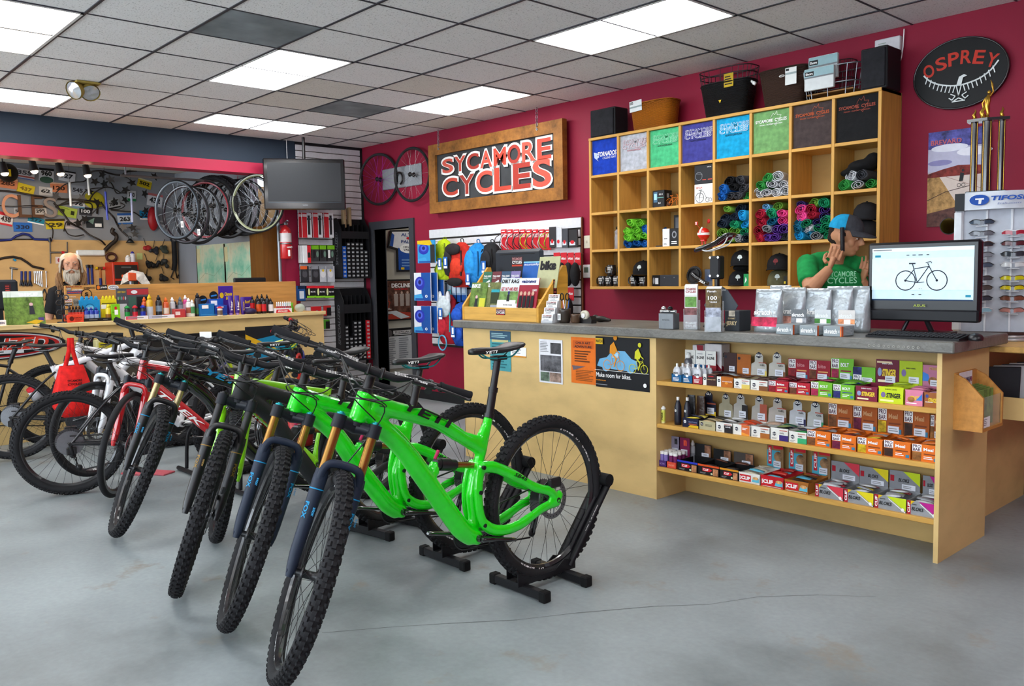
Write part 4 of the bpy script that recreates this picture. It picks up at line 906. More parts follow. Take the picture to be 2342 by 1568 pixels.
b=MB();b.rbox((-hw*.8,-hd*.7,.035),(hw*.8,hd*.7,.045),.003);b.obj('wooden_base',M('#8a6438',.5,'woodx'),t)
a=at(1838,232,1,-.30);W_=at(1905,232,1,-.30).x-a.x
for k in range(2):
    pbox('grey_package',('lower','upper')[k]+' grey and white flat package leaning in the silver wire basket','package',(a.x+.004*k,-.295+.05*k,ZT+.06+.07*k),(a.x+W_,-.27+.05*k,ZT+.205+.085*k),M('#ced3d3',.5),[('r',0,.62,1,.98,M('#8fb0b6')),('r',0,.55,1,.62,M('#74797c')),('r',.03,.66,.33,.86,BLACK),('t','Electra',.18,.76,.24,.1,WHITE)])
b=MB();n=24
for z in(.02,.14,.26):b.tube([(.14*math.copysign(abs(math.cos(2*PI*i/n))**.5,math.cos(2*PI*i/n)),.07*math.copysign(abs(math.sin(2*PI*i/n))**.5,math.sin(2*PI*i/n)),z)for i in range(n)],.003,5,closed=True)
for i in range(24):a_=2*PI*i/24;cx,cy=math.copysign(abs(math.cos(a_))**.5,math.cos(a_)),math.copysign(abs(math.sin(a_))**.5,math.sin(a_));b.cyl((.13*cx,.065*cy,0),(.14*cx,0.07*cy,.26),.002,n=4)
tag(b.obj('wire_basket',BLK,None,(at(1900,200,1,-.1).x+.02,-.06-.02,ZT)),'tall black wire basket standing behind the silver wire basket','basket')
# ---------------- snack boxes on the counter shelves ----------------
def cx_(px,py):return at(px,py,1,-1.622).x
K7=.3638
def c7(x,y):return 1490+x*K7,760+y*K7
_pk={}
def packet_mesh(m,L=.085,W=.036,H=.014):
    k=(m.name,L,W,H)
    if k not in _pk:
        b=MB();vs=[];n=6
        for i in range(n+1):
            u=i/n;e=math.sin(PI*u)**.5
            for(y,z)in((-1,0),(-.4,1),(.4,1),(1,0),(0,-.6)):vs.append((L*(u-.5),W*.5*y*(.9+.1*e),H*.5*z*e+.0005*(z>0)))
        fs=[(i*5+j,(i+1)*5+j,(i+1)*5+(j+1)%5,i*5+(j+1)%5)for i in range(n)for j in range(5)]
        b.add(vs,fs,0,True);_pk[k]=b.mesh('packet',m)
    return _pk[k]
KRAFT=M('#8a6b48',.7)
def snack(what,lab,sh,x0,y0,x1,y1,col,front,cardr=None,cardm=None,cardi=(),pk=None,dep=.17,tray=None,hexa=False,packlab='',hbox=None):
    "open display tray on a counter shelf with a standing back card and loose packets"
    z=SH[sh];a=cx_(*c7(x0,(y0+y1)/2));c=cx_(*c7(x1,(y0+y1)/2));W=c-a-.002;H=hbox or(y1-y0)*K7/510
    m=col if isinstance(col,bpy.types.Material)else M(col,.45);t=thing('snack_box',lab,'snack box',(a,-1.622,z));th=.002;im=tray or KRAFT
    b=MB();b.box((0,0,0),(W,th,H));b.box((0,0,0),(th,dep,H*.92),0);b.box((W-th,0,0),(W,dep,H*.92),0);b.box((0,dep-th,0),(W,dep,H),0);b.box((th,th,0),(W-th,dep-th,th),1);b.obj('tray',[m,im],t)
    prints(t,(0,0,0),BX,BY,W,H,front)
    if cardr:
        q0=at(*c7(cardr[0],cardr[3]),1,-1.622+dep);q1=at(*c7(cardr[2],cardr[1]),1,-1.622+dep)
        cw=min(q1.x-q0.x,W+.006);ch=q1.z-z;ox=q0.x-a
        if hexa:
            r=.026;e=[(0,0),(cw,0),(cw*.94,ch-.062),(cw*.5+r,ch-.05),(cw*.5+r,ch-.014),(cw*.5+r*.5,ch),(cw*.5-r*.5,ch),(cw*.5-r,ch-.014),(cw*.5-r,ch-.05),(cw*.06,ch-.062)]
        else:e=[(0,0),(cw,0),(cw,ch),(0,ch)]
        b=MB();b.prism(e,.003,(ox,dep+.003,0));cd_=b.obj('back_card',cardm or m,t)
        prints(cd_,(ox,dep,H*.9),BX,BY,cw,ch-H*.9,list(cardi)+[('r',.42,.10,.86,.36,M('#d8dce6',.4)),('f',.46,.14,.82,.30,2,GREY)])
    for i,pm in enumerate(pk or()):
        n=len(pk);L=min(.085,W*.95)
        o=link('snack_packet',packet_mesh(M(pm,.3,'foil'),L,.034,.016),None,(a+W*.5+random.uniform(-.004,.004),-1.622+.03+(dep-.055)*(i/max(n-1,1)),z+H*.86+.008*(i%2)+random.uniform(0,.006)),(random.uniform(-.35,.3),random.uniform(-.16,.16),random.uniform(-.22,.22)))
        tag(o,'foil snack packet lying in the %s'%what,'packet','packets in the %s'%what)
    return t
GUN=M('#15172a',.4);GW=M('#e4e3dc',.45)
def gu(acc,txtc=None,left=.5,base=None):return[('r',left,0,1,.46,acc),('h',.22,.52,.0115,GUN),('t','GU',.22,.52,.16,.13,WHITE,.03),('t','GEL',.66,.62,.26,.12,txtc or DARK,.02),('r',.52,.8,.94,.86,M('#b0402c')),('f',.1,.08,.4,.22,2,GREY)]
def gucard(acc):return[('h',.5,.93,.019,GUN),('t','GU',.5,.93,.28,.1,WHITE,.03),('r',.55,.0,.97,.28,acc),('t','GEL',.72,.52,.3,.07,DARK,.02),('r',.5,.6,.95,.63,M('#b0402c'))]
def probar(word,acc,side,sub,wc=WHITE,txc=WHITE):return[('r',.02,.55,.36,.97,WHITE),('t','PRO',.19,.86,.28,.17,M('#4a1a3a')),('t','BAR',.19,.66,.28,.17,M('#4a1a3a')),('r',.03,.03,.35,.52,side),('t',word,.62,.72,.36,.18,txc,.03),('r',.45,.42,.9,.48,sub),('f',.45,.12,.8,.32,2,txc),('r',.82,.08,.95,.26,M('#3c7a9a'))]
def clif(m1,acc,word='CLIF'):return[('r',0,.82,1,1,acc),('p',[(.22,.35),(.56,.35),(.68,.52),(.56,.69),(.22,.69)],RED),('t',word,.38,.52,.26,.2,WHITE,.04),('r',.72,.05,.96,.72,M('#9a6a48',.6,'photo')),('c',.66,.2,.05,.09,M('#c4d4b4')),('f',.12,.1,.4,.25,2,GREY)]
def clifw(base,tx):return[('r',0,.80,1,1,tx),('r',.04,.16,.58,.80,RED),('t','CLIF',.33,.48,.42,.34,WHITE,.05),('v','BAR',.09,.48,.06,.4,WHITE),('p',[(.62,.2),(.96,.2),(.96,.62),(.66,.5)],M('#5cb5cf')),('c',.8,.58,.14,.15,M('#b58a5a',.6,'photo')),('r',.1,.05,.9,.10,M('#c9c5ba'))]
def bloks(acc):return[('r',0,0,.13,1,M('#a3182a')),('v','CLIF',.065,.5,.08,.75,WHITE),('p',[(.13,1),(.26,1),(.13,.72)],YEL),('p',[(.4,1),(1,1),(1,.1)],acc),('l',[(.45,.85),(.98,.02)],.004,WHITE),('t','BLOKS',.36,.45,.4,.26,BLACK,.02,.2),('c',.9,.2,.05,.12,WHITE),('f',.18,.7,.4,.8,1,DARK)]
def bloksc(acc):return[('r',.03,.45,.16,.75,M('#a3182a')),('p',[(.45,1),(1,1),(1,.35)],acc),('t','BLOKS',.48,.55,.36,.18,BLACK,.02,.2)]
SILV=M('#9a9da2',.35,metal=.3)
def sting(acc):return[('t','STINGER',.58,.48,.6,.3,M('#e9c93a'),.04,.15),('t','ENERGY CHEWS',.5,.85,.45,.07,WHITE),('c',.17,.5,.09,.17,M('#8a9ac0')),('r',.1,.1,.6,.2,M('#efe3c0'))]
LG='#8fce1c'
snack('dark brown wafer tray','dark brown wafer box with white end stripe on the top counter shelf',0,325,265,410,355,'#3c2422',[('r',0,0,.26,1,GW),('h',.13,.6,.010,GUN),('t','GU',.13,.6,.1,.1,WHITE),('t','stroopwafel',.64,.55,.6,.14,M('#d9b48a')),('r',.4,.8,.8,.86,RED)],(455,130,535,250),M('#3c2422',.5),[('h',.16,.8,.01,GUN)],['#6a4030','#3c2422','#8a8d90'])
snack('amber wafer tray','amber orange wafer box with white end stripe next to the brown one',0,412,280,515,360,'#b5661c',[('r',0,0,.26,1,GW),('h',.13,.6,.010,GUN),('t','GU',.13,.6,.1,.1,WHITE),('t','stroopwafel',.64,.55,.6,.14,WHITE),('c',.6,.4,.1,.12,M('#e0902c'))],(537,140,625,250),M('#a85c1a',.5),[('h',.16,.8,.01,GUN)],['#a86a3a','#8a8d90','#7a4a2a'])
snack('white gel tray with yellow corner','white energy gel box with yellow corner and hexagon card, top shelf',0,517,300,620,375,GW,gu(M('#d8c060')),(622,135,735,280),M('#b9b6ac',.5),gucard(M('#d8c060')),['#d8c9a0','#5a3a2a','#b5a27a','#6a4a38'],hexa=True)
snack('white gel tray with brown corner','white energy gel box with brown corner and hexagon card, top shelf',0,622,305,733,382,GW,gu(M('#7a4a2a')),(732,135,846,285),M('#b9b6ac',.5),gucard(M('#7a4a2a')),['#5a3a30','#4a3028','#6a4a3a','#3a2a26'],hexa=True)
REDB=M('#b01a2c',.45)
snack('red fruit bar tray','first red fruit bar box with white lettering block, top shelf',0,735,310,865,396,REDB,probar('bite',REDB,M('#8a1522',.5,'photo'),M('#d8a060')),(860,170,990,280),M('#951528',.5),probar('bite',REDB,M('#8a1522',.5,'photo'),M('#d8a060'),txc=M('#c87a80')),['#8a1424','#a01a2a','#7a1020','#5a1018'])
snack('red fruit bar tray beside the green one','second red fruit bar box, beside the green chews',0,866,325,1000,412,REDB,probar('bite',REDB,M('#6a3a22',.5,'photo'),M('#d8a060')),(990,180,1125,295),M('#951528',.5),probar('bite',REDB,M('#6a3a22',.5,'photo'),M('#d8a060'),txc=M('#c87a80')),['#7a1420','#8a1a2a','#6a1018','#9a2a32'])
GRB=M('#6fb42a',.45)
snack('green chew tray with raspberry print','lime green chew box with raspberry print, top shelf',0,1001,325,1140,430,GRB,probar('BOLT',GRB,M('#a3204a',.5,'photo'),M('#8a1a40')),(1128,168,1272,285),GRB,probar('BOLT',GRB,M('#a3204a',.5,'photo'),M('#8a1a40')),['#6fb42a','#8a1f4a','#78bf30','#5f9f22'])
snack('green chew tray with blueberry print','lime green chew box with blueberry print, top shelf',0,1141,338,1280,440,GRB,probar('BOLT',GRB,M('#2a2a6a',.5,'photo'),M('#3a3a8a')),(1265,222,1408,310),GRB,[('r',.02,.5,.4,.98,M('#2a2a6a',.5,'photo')),('r',.02,.02,.4,.5,WHITE),('t','PRO',.2,.36,.28,.2,M('#1a1a4a')),('t','BAR',.2,.14,.28,.2,M('#1a1a4a')),('t','BOLT',.72,.2,.4,.2,WHITE,.03)],['#1c3f8a','#78bf30','#24529a','#5f9f22'])
MAR=M('#7a1a36',.45);LIM=M('#c3d61c',.45);PNK=M('#d9809c',.45);BRN=M('#9a5a2a',.45)
snack('maroon chew tray','tall maroon chew box with yellow lettering, top shelf',0,1282,352,1424,455,MAR,sting(0),(1410,175,1557,345),M('#651530',.5),sting(0)+[('r',.05,.86,.7,.93,M('#e0c9a0'))],[])
snack('yellow-green chew tray','tall yellow-green chew box with dark lettering, top shelf',0,1426,362,1588,475,LIM,[('t','STINGER',.6,.48,.56,.3,BLACK,.04,.15),('t','ENERGY CHEWS',.5,.85,.45,.07,DARK),('c',.2,.5,.09,.17,M('#7a6a9a')),('r',.08,.1,.62,.22,M('#eef0a0'))],(1557,185,1705,330),M('#a8bd18',.5),[('t','ENERGY CHEWS',.5,.7,.4,.06,DARK),('c',.2,.5,.1,.15,M('#7a6a9a'))],['#b5c91c','#a0b818'])
snack('pink waffle tray','pink waffle box with mountain print near the counter end',0,1593,375,1710,480,PNK,sting(0)[0:1]+[('p',[(.6,.35),(.95,.35),(.95,.8),(.8,.6)],M('#3a7ac9')),('c',.35,.4,.2,.18,M('#a06a3a',.5,'photo')),('f',.1,.08,.8,.2,1,WHITE)],(1705,210,1825,300),M('#b5708c',.5),[('p',[(.0,.3),(.4,.3),(.3,.6),(.0,.7)],M('#3a7ac9')),('c',.55,.3,.25,.2,M('#a06a3a',.5,'photo')),('t','STINGER',.6,.85,.5,.12,M('#c9a040'))],['#d9809c','#cf7894','#d9809c','#c87090','#b56a84'])
snack('brown waffle tray','brown waffle box tight against the counter end panel, top shelf',0,1712,392,1815,490,BRN,sting(0)[0:1]+[('c',.2,.75,.1,.12,M('#3a4a8a')),('f',.1,.3,.8,.38,1,WHITE)],None,None,(),['#b57a9a','#a86a8c'])
a_=cx_(*c7(188,200));pbox('carton','tall white and dark red carton behind the white gel pouches','carton',(a_+.05,-1.46,SH[0]),(a_+.17,-1.37,SH[0]+.225),M('#d4cfd0',.5),[('p',[(0,0),(1,0),(1,.35),(.6,.55),(.4,.35),(0,.6)],M('#8a1a2c')),('o',.5,.5,.018,.003,WHITE),('t','5',.5,.5,.14,.1,WHITE)],side=[('p',[(0,0),(1,0),(1,.3),(0,.45)],M('#8a1a2c')),('t','B-LINE',.5,.72,.7,.1,BLACK)])
pbox('carton','second white and dark red carton standing left of the tall one','carton',(a_-.03,-1.47,SH[0]),(a_+.048,-1.38,SH[0]+.215),M('#d4cfd0',.5),[('p',[(.4,1),(1,1),(1,.4),(.6,.55)],M('#8a1a2c')),('o',.75,.62,.016,.003,WHITE),('t','5',.75,.62,.14,.1,WHITE)])
BLU=M('#155a8c',.45)
for k,(p0,p1,m,nm)in enumerate(((126,192,BLU,'first blue'),(193,257,BLU,'second blue'),(258,322,M('#a5303a',.45),'dark red'))):
    a=cx_(*c7(p0,300));c=cx_(*c7(p1,300));W=c-a-.001;t=thing('pouch_tray','%s tray of white gel pouches at the left of the top shelf'%nm,'tray',(a,-1.622,SH[0]))
    b=MB();b.box((0,0,0),(W,.002,.045));b.box((0,0,0),(.002,.14,.05));b.box((W-.002,0,0),(W,.14,.05));b.box((0,.138,0),(W,.14,.17));b.box((0,0,0),(W,.14,.002));b.obj('tray',[m],t)
    b=MB();b.box((.001,.134,.10),(W-.001,.137,.185));cd2=b.obj('back_card',GW,t);prints(cd2,(.001,.134,.10),BX,BY,W-.002,.085,[('t','B-LINE',.5,.5,.75,.2,BLACK,.03),('f',.2,.7,.8,.8,1,GREY)])
    prints(t,(0,0,0),BX,BY,W,.045,[('f',.15,.15,.85,.65,3,WHITE),('c',.5,.95,.14,.15,WHITE)])
    for i in range(3):
        p=thing('gel_pouch','white spouted gel pouch standing in the %s tray'%nm,'pouch',(a+W*(.3+.2*i),-1.622+.025+.035*i,SH[0]+.012),random.uniform(-.2,.2),group='white pouches in the %s tray'%nm)
        b=MB();vs=[];
        for z_,w_,d_ in((0,.02,.012),(.03,.023,.011),(.06,.022,.008),(.078,.014,.005)):vs+=[(-w_,-d_,z_),(w_,-d_,z_),(w_,d_,z_),(-w_,d_,z_)]
        b.add(vs,[(q*4+j,q*4+(j+1)%4,(q+1)*4+(j+1)%4,(q+1)*4+j)for q in range(3)for j in range(4)]+[(12,13,14,15),(3,2,1,0)],0,True);b.obj('pouch_body',M('#dfe2e8',.3,'foil'),p)
        b=MB();b.cyl((0,0,.075),(0,0,.098),.007,n=10);b.obj('spout_cap',WHITE,p)
        if i==0:txt(p,'B-LINE',DARK,(0,-.0128,.042),.032,.009,bold=.04)
a=cx_(*c7(155,250));bottle('gel_bottle','grey squeeze bottle with white cap at the far left of the top shelf',a-.0,-1.50,SH[0],.024,.17,M('#54555c',.3),WHITE,n=16,band=(.25,.6,M('#c9b8b4',.5)))
a=cx_(*c7(61,520));bottle('tablet_tube','pale yellow tablet tube at the left end of the middle shelf',a,-1.60,SH[1],.013,.105,M('#e6e6a0',.4),WHITE,n=14,neck=.98,band=(.1,.75,M('#cfd35a',.4)))
o=bpy.data.objects['tablet_tube'];txt(o,'FIZZ',BLACK,(0,-.0140,.045),.045,.010,X=(0,0,1),Y=(-1,0,0),bold=.04)
a=cx_(*c7(104,500));bottle('pill_bottle','white and red round bottle behind the tablet tube',a+.01,-1.54,SH[1],.02,.10,WHITE,WHITE,n=16,neck=.9,band=(.1,.7,M('#9a2a30',.4)))
for k,(px,py,lab)in enumerate(((143,500,'tall black gel bottle with white nozzle, left of two'),(190,520,'tall black gel bottle with white nozzle, right of two'))):
    a=cx_(*c7(px,py));t=thing('gel_bottle',lab,'bottle',(a,-1.585+.02*k,SH[1]));b=MB();b.lathe([(.001,0),(.021,0),(.022,.02),(.021,.11),(.012,.14),(.008,.15),(.001,.15)],14);b.obj('bottle_body',M('#171a28',.35),t)
    b=MB();b.lathe([(.001,.148),(.009,.148),(.009,.168),(.001,.168)],10);b.obj('cap',WHITE,t);prints(t,(-.008,-.0222,.08),BX,BY,.016,.016,[('h',.5,.5,.008,WHITE),('t','GU',.5,.5,.7,.4,GUN)])
for k,(px,c_)in enumerate(((165,'#16161c'),(225,'#3a261c'))):
    a=cx_(*c7(px,450));b=MB();b.tube([(0,0,0),(0,0,.08),(0,.005,.16),(0,.006,.175)],[.03,.034,.03,.028],12,flat=1,up=(0,1,0));
    for v in range(len(b.v)):b.v[v]=(b.v[v][0]*1.0,b.v[v][1]*.35,b.v[v][2])
    tag(b.obj('gel_refill_pouch',M(c_,.35,'foil'),None,(a+.01,-1.5,SH[1])),('black','brown')[k]+' flat refill pouch standing behind the black gel bottles','pouch')
S2=[((195,530,298,607),M('#1a1d3a',.45),[('h',.16,.6,.010,WHITE),('t','GU',.16,.6,.1,.11,GUN),('t','ROCTANE',.65,.62,.5,.14,M('#8a94b8')),('r',.4,.32,.9,.45,M('#a0503a')),('p',[(.35,.02),(1,.02),(1,.28),(.5,.28)],YEL)],(310,380,410,515),M('#16182c',.5),[('h',.5,.93,.019,M('#0c0d16')),('t','GU',.5,.93,.28,.1,WHITE,.03),('r',.45,.0,.95,.2,YEL),('r',.4,.5,.95,.56,M('#a0503a'))],['#d8c03a','#2a2a3a','#e0d060','#c9a82a'],'navy and yellow'),
 ((299,552,404,622),M('#b5ae8a',.45),[('h',.18,.65,.0115,GUN),('t','GU',.18,.65,.14,.13,WHITE,.03),('f',.4,.4,.9,.7,2,M('#6a6450'))],(420,395,515,515),M('#9a937a',.5),[('h',.5,.93,.019,GUN),('t','GU',.5,.93,.28,.1,WHITE,.03)],['#d0b98a','#a3906a','#e0c9a0','#3a342a'],'dull gold'),
 ((405,562,510,642),GW,gu(M('#2a2628'),WHITE,.52)+[('r',.52,.46,1,.75,M('#2a2628')),('t','LOVE',.76,.6,.3,.13,WHITE)],(512,395,608,530),M('#a9a69e',.5),[('h',.5,.93,.019,GUN),('t','GU',.5,.93,.28,.1,WHITE,.03),('r',.6,0,.98,.6,M('#2a2628'))],['#1f1f22','#c9c9c9','#2a2628','#e0e0e0'],'white and black'),
 ((512,574,624,656),GW,[('h',.22,.55,.0115,GUN),('t','GU',.22,.55,.16,.13,WHITE,.03),('r',.5,0,.96,1,M('#d8703a')),('p',[(.5,.3),(.96,.1),(.96,0),(.5,0)],M('#e89a3a')),('f',.55,.5,.85,.75,2,WHITE)],(625,410,730,555),M('#a9a69e',.5),[('h',.5,.93,.019,GUN),('t','GU',.5,.93,.28,.1,WHITE,.03),('r',.55,0,.97,.72,M('#a85540'))],['#d84a1c','#c9401a','#e05a2a'],'white and orange'),
 ((626,588,745,673),GW,gu(M('#a8652a')),(730,420,855,560),M('#b0a9a0',.5),gucard(M('#7a4630')),['#7a4a30','#c9a890'],'white and tan'),
 ((748,598,862,692),GW,gu(M('#3a2a72')),(862,435,975,565),M('#b9bcc0',.5),gucard(M('#2a2a52')),['#16182a','#7a8a4a','#1f1f3a','#1a5a3a','#c9ccd0'],'white and violet'),
 ((863,622,978,707),GW,gu(M('#3aa870')),(975,445,1086,590),M('#b0b3b0',.5),gucard(M('#2a8a5a')),['#1f9a4a','#2a2a3a','#1c8a42','#d0d4d8'],'white and green')]
for(x0,y0,x1,y1),m,fr,cr,cm,ci,pk,nm in S2:
    snack('%s gel tray'%nm,'%s energy gel box with hexagon topped card, middle shelf'%nm,1,x0,y0,x1,y1,m,fr,cr,cm,ci,pk,hexa=True)
ORG=M('#e0701c',.45);ORC=M('#a8541a',.5)
OB=[((978,622,1131,735),(1110,455,1265,600),'#7a4a28','nut','first'),((1133,645,1291,756),(1266,470,1420,600),'#6a1a3a','berry','second'),((1293,665,1457,776),(1421,485,1583,640),'#c9a81c','banana','third'),((1459,685,1634,800),(1584,500,1750,660),'#3a221a','chocolate','fourth'),((1636,705,1812,820),(1752,520,1822,660),'#8a5a2a','peanut','fifth')]
for(x0,y0,x1,y1),cr,sc_,nm,ordn in OB:
    snack('orange meal bar tray with %s picture'%nm,'%s bright orange meal bar box, %s picture in its corner, middle shelf'%(ordn,nm),1,x0,y0,x1,y1,ORG,probar('Meal',ORG,M(sc_,.5,'photo'),M('#7a3a1a')),cr,ORC,probar('Meal',ORC,M(sc_,.5,'photo'),M('#7a3a1a'),txc=M('#d09a6a')),[sc_,'#c9641c','#b0b3b8','#d8701c'])
for k,(p0,p1,c_,tx)in enumerate(((42,94,'#4a2a72','ACTIVE'),(96,155,'#e0503a','nuun'))):
    a=cx_(*c7(p0,820));c=cx_(*c7(p1,820));W=c-a-.001;t=thing('tube_tray',('purple','coral orange')[k]+' tray of tablet tubes at the left of the bottom shelf','tray',(a,-1.622,SH[2]));b=MB();b.box((0,0,0),(W,.002,.038));b.box((0,0,0),(.002,.13,.038));b.box((W-.002,0,0),(W,.13,.038));b.box((0,.128,0),(W,.13,.038));b.box((0,0,0),(W,.13,.002));b.obj('tray',M(c_,.45),t)
    prints(t,(0,0,0),BX,BY,W,.038,[('t',tx,.5,.5,.6,.3,M('#f0a080')if k else M('#a890c8'),.02)])
    b=MB();b.box((.0,.124,.05),(W+.01,.127,.17));cc=b.obj('back_card',M(('#8a849a','#7a1a4a')[k],.5),t);prints(cc,(0,.124,.05),BX,BY,W+.01,.12,[('t','n',.6,.75,.3,.3,M('#e0503a')if k else DARK,.08),('r',.2,.1,.8,.4,M('#d8dce6'))])
    for i in range(6):
        n_='tablet_tube';x=a+W*(.27 if i%2==0 else .73);y= -1.622+.02+.04*(i//2)
        p=thing(n_,'white capped tablet tube in the %s tray'%('purple','coral orange')[k],'tube',(x,y,SH[2]+.003),group='tablet tubes in the %s tray'%('purple','coral orange')[k]);b=MB();b.cyl((0,0,0),(0,0,.072),.0125,n=12);b.obj('tube_body',M(('#8a7ac0','#7a2a62')[k],.4),p);b=MB();b.cyl((0,0,.072),(0,0,.09),.0135,n=12);b.obj('cap',WHITE,p)
for k,px in enumerate((114,152)):
    a=cx_(*c7(px,700));bottle('spray_bottle','small clear spray bottle, %s of the two behind the tablet tubes'%('left','right')[k],a,-1.45,SH[2],.018,.15,M('#d5d8de',.2,alpha=.6),WHITE,n=12,band=(.1,.5,M('#8a8d92',.5)))
BK=M('#1a1a1c',.45)
for(x0,y0,x1,y1),cr,c_,nm,cm in(((162,790,291,876),(275,710,375,775),'#2a3ac0','blue','#1c1c1e'),((292,820,427,905),(390,745,500,815),'#d8501c','orange','#1c1c1e'),((429,845,549,930),(518,768,645,845),'#d8901c','amber','#4a4440')):
    snack('black bar tray with %s top edge'%nm,'black bar box with %s top edge on the bottom shelf'%nm,2,x0,y0,x1,y1,BK,clif(BK,M(c_)),cr,M(cm,.5),[('r',.6,.1,.98,.95,M('#8a6048',.5,'photo'))],[]if nm=='blue' else['#2a2220','#5a3020'],tray=M('#4a4036',.7))
for(x0,y0,x1,y1),cr,c_,nm,pk in(((550,890,684,970),(725,720,830,845),'#e6e3dc','white',['#c9c2a8','#5cb5cf','#d8d2c0','#b5a888']),((686,912,834,1000),(862,740,972,850),'#c0202a','red',['#5cb5cf','#c0302a','#6abfd0','#a82a24']),((836,935,990,1022),(1008,760,1125,885),'#a8682a','brown',['#3a2a22','#4a9ab5','#2a2422','#8a2a24'])):
    mm=M(c_,.45);snack('%s fronted open bar tray'%nm,'%s fronted bar box with deep kraft sides jutting past the shelf'%nm,2,x0,y0,x1,y1,mm,clifw(mm,mm),cr,KRAFT,[('r',.02,.02,.8,.8,M('#4aa5bf')),('r',.1,.2,.3,.98,RED),('v','CLIF',.2,.6,.14,.6,WHITE),('r',.4,.88,.98,1,RED),('c',.7,.55,.25,.22,M('#8a6a4a',.5,'photo'))][:4]+[('c',.7,.55,.25,.22,M('#8a6a4a',.5,'photo'))],pk,dep=.21)
for(x0,y0,x1,y1),cr,c_,nm in(((1030,950,1209,1045),(1130,830,1308,920),'#d03a4a','red'),((1211,985,1399,1080),(1308,865,1490,965),'#e0cf1c','yellow'),((1401,1020,1604,1116),(1495,890,1690,990),'#c0d41c','lime'),((1606,1055,1800,1150),(1705,912,1805,1000),'#b51c86','magenta')):
    snack('grey and %s chew tray'%nm,'silver grey chew box with %s corner flash on the bottom shelf'%nm,2,x0,y0,x1,y1,SILV,bloks(M(c_)),cr,M('#85888e',.4),bloksc(M(c_)),['#c9ccd2','#8f9298',c_,'#d0d3d8','#a02030'])
t=thing('map_box','pine wall box of free maps on the counter end panel','map box',(CX1,-1.50,.62));OW=M('#c48a45',.45,'woody');Y0,Y1=0,.27
for y in(Y0,Y1-.014):b=MB();b.prism([(0,0),(.13,0),(.13,.16),(.05,.245),(0,.27)],.014,(0,y+.014,0),(1,0,0),(0,0,1));b.obj('side_board',OW,t)
b=MB();b.box((0,.014,0),(.13,Y1-.014,.014));b.obj('bottom_board',OW,t);b=MB();b.box((0,.014,.014),(.012,Y1-.014,.27));b.obj('back_board',OW,t)
b=MB();b.box((.119,.014,.014),(.123,Y1-.014,.16));pn=b.obj('clear_front',M('#d8e6da',.08,alpha=.18),t);prints(t,(.1238,.02,.016),LX,LY,.09,.05,[('r',0,0,1,1,WHITE),('f',.08,.15,.6,.85,4,GREY)])
for k in range(5):card('trail_map','folded green trail map in the pine map box','map',(CX1+.03+.016*k,-1.475,.636),.215,.17+.012*(4-k)*.3,M('#6f8f4a',.5,'leafy'),[('h',.5,.5,.022,M('#4f6f3a'))]if k==4 else[],LX,LY,.012,'green trail maps in the pine box')
card('map_sign','white free map sign behind the green maps in the pine box','sign',(CX1+.016,-1.475,.79),.16,.10,M('#e8e6ea',.5),[('t','FREE MAP',.45,.6,.8,.26,M('#2a2a5a'),.02),('c',.9,.6,.07,.13,M('#9a4a6a'))],LX,LY)
cols=['#2a2c30','#c9cdd2','#4a4e55','#d8dadc','#3a3a3a','#8a8478','#b5b8ba','#5a5048','#20252c']
for k in range(9):
    o=pbox('magazine','thin magazine leaning in the side counter bin','magazine',(7.335+.012*k,-.86+.085*k,.617),(7.335+.012*k+.012,-.86+.085*k+.17,.617+.25),M(cols[k],.4),group='magazines in the side bin',rz=-.5);o.rotation_euler=(0,.1,-1.0)
prints(pbox('booklet','olive booklet with orange cover at the back of the bin','booklet',(7.40,-.12,.617),(7.415,-.03,.90),M('#4a4a20',.5),side=[('r',0,.6,1,.9,M('#8a5a2a')),('c',.5,.3,.3,.15,M('#a8b02a'))]),(0,0,0),BX,BY,.01,.01,[])
# ---------------- on the worktop ----------------
ZT2=CZ+.0555
def top(u,v):p=at(u,v,2,ZT2);return p
p=top(1530,752);t=thing('steel_block','small brushed steel box display carrying two bells','display',(p.x,p.y,ZT2));b=MB();b.rbox((-.055,-.03,0),(.055,.03,.095),.003);b.obj('block',M('#6d7073',.35,metal=.9),t);txt(t,'KNOG',DARK,(0,-.0306,.055),.05,.008)
b=MB();b.cyl((-.06,0,.105),(.05,0,.105),.010,n=12);b.obj('bar',CHROME,t)
for k,x in enumerate((-.035,.012)):
    b=MB();b.lathe([(.001,0),(.016,0),(.016,.004),(.014,.012),(.006,.018),(.001,.019)],16,c=(x,-.004,.117));b.tube([(x+.01*math.cos(i*PI/5),.01*math.sin(i*PI/5),.105)for i in range(10)],.003,5,closed=True);b.obj('bell',CHROME if k==0 else M('#26262a',.2,metal=.8),t)
def tx(u,y,v=740):return at(u,v,1,y).x
def leaflet_rack(name,label,u,v,w,h,n,cover,items,tint='#dfe6ea'):
    p=top(u,v);t=thing(name,label,'leaflet holder',(p.x,p.y,ZT2),.35);b=MB();b.box((-w/2-.004,-.03,0),(w/2+.004,-.027,.085));b.box((-w/2-.004,-.03,0),(-w/2-.001,.035,.12));b.box((w/2+.001,-.03,0),(w/2+.004,.035,.12));b.box((-w/2-.004,.033,0),(w/2+.004,.036,.17));b.box((-w/2-.004,-.03,0),(w/2+.004,.036,.004));b.obj('holder',M(tint,.08,alpha=.3),t)
    R=Matrix.Rotation(.35,4,'Z');g=label.split(' holder')[0]
    for k in range(n):
        q=V(p)+R.to_3x3()@V((-w/2,-.018+.009*k,.006));card('leaflet','printed leaflet in the '+g+' holder','leaflet',q,w,h+.004*k,cover,items if k==0 else[('r',0,.8,1,1,WHITE)],R.to_3x3()@V((1,0,0)),(0,0,1),.004,'leaflets in the '+g+' holder')
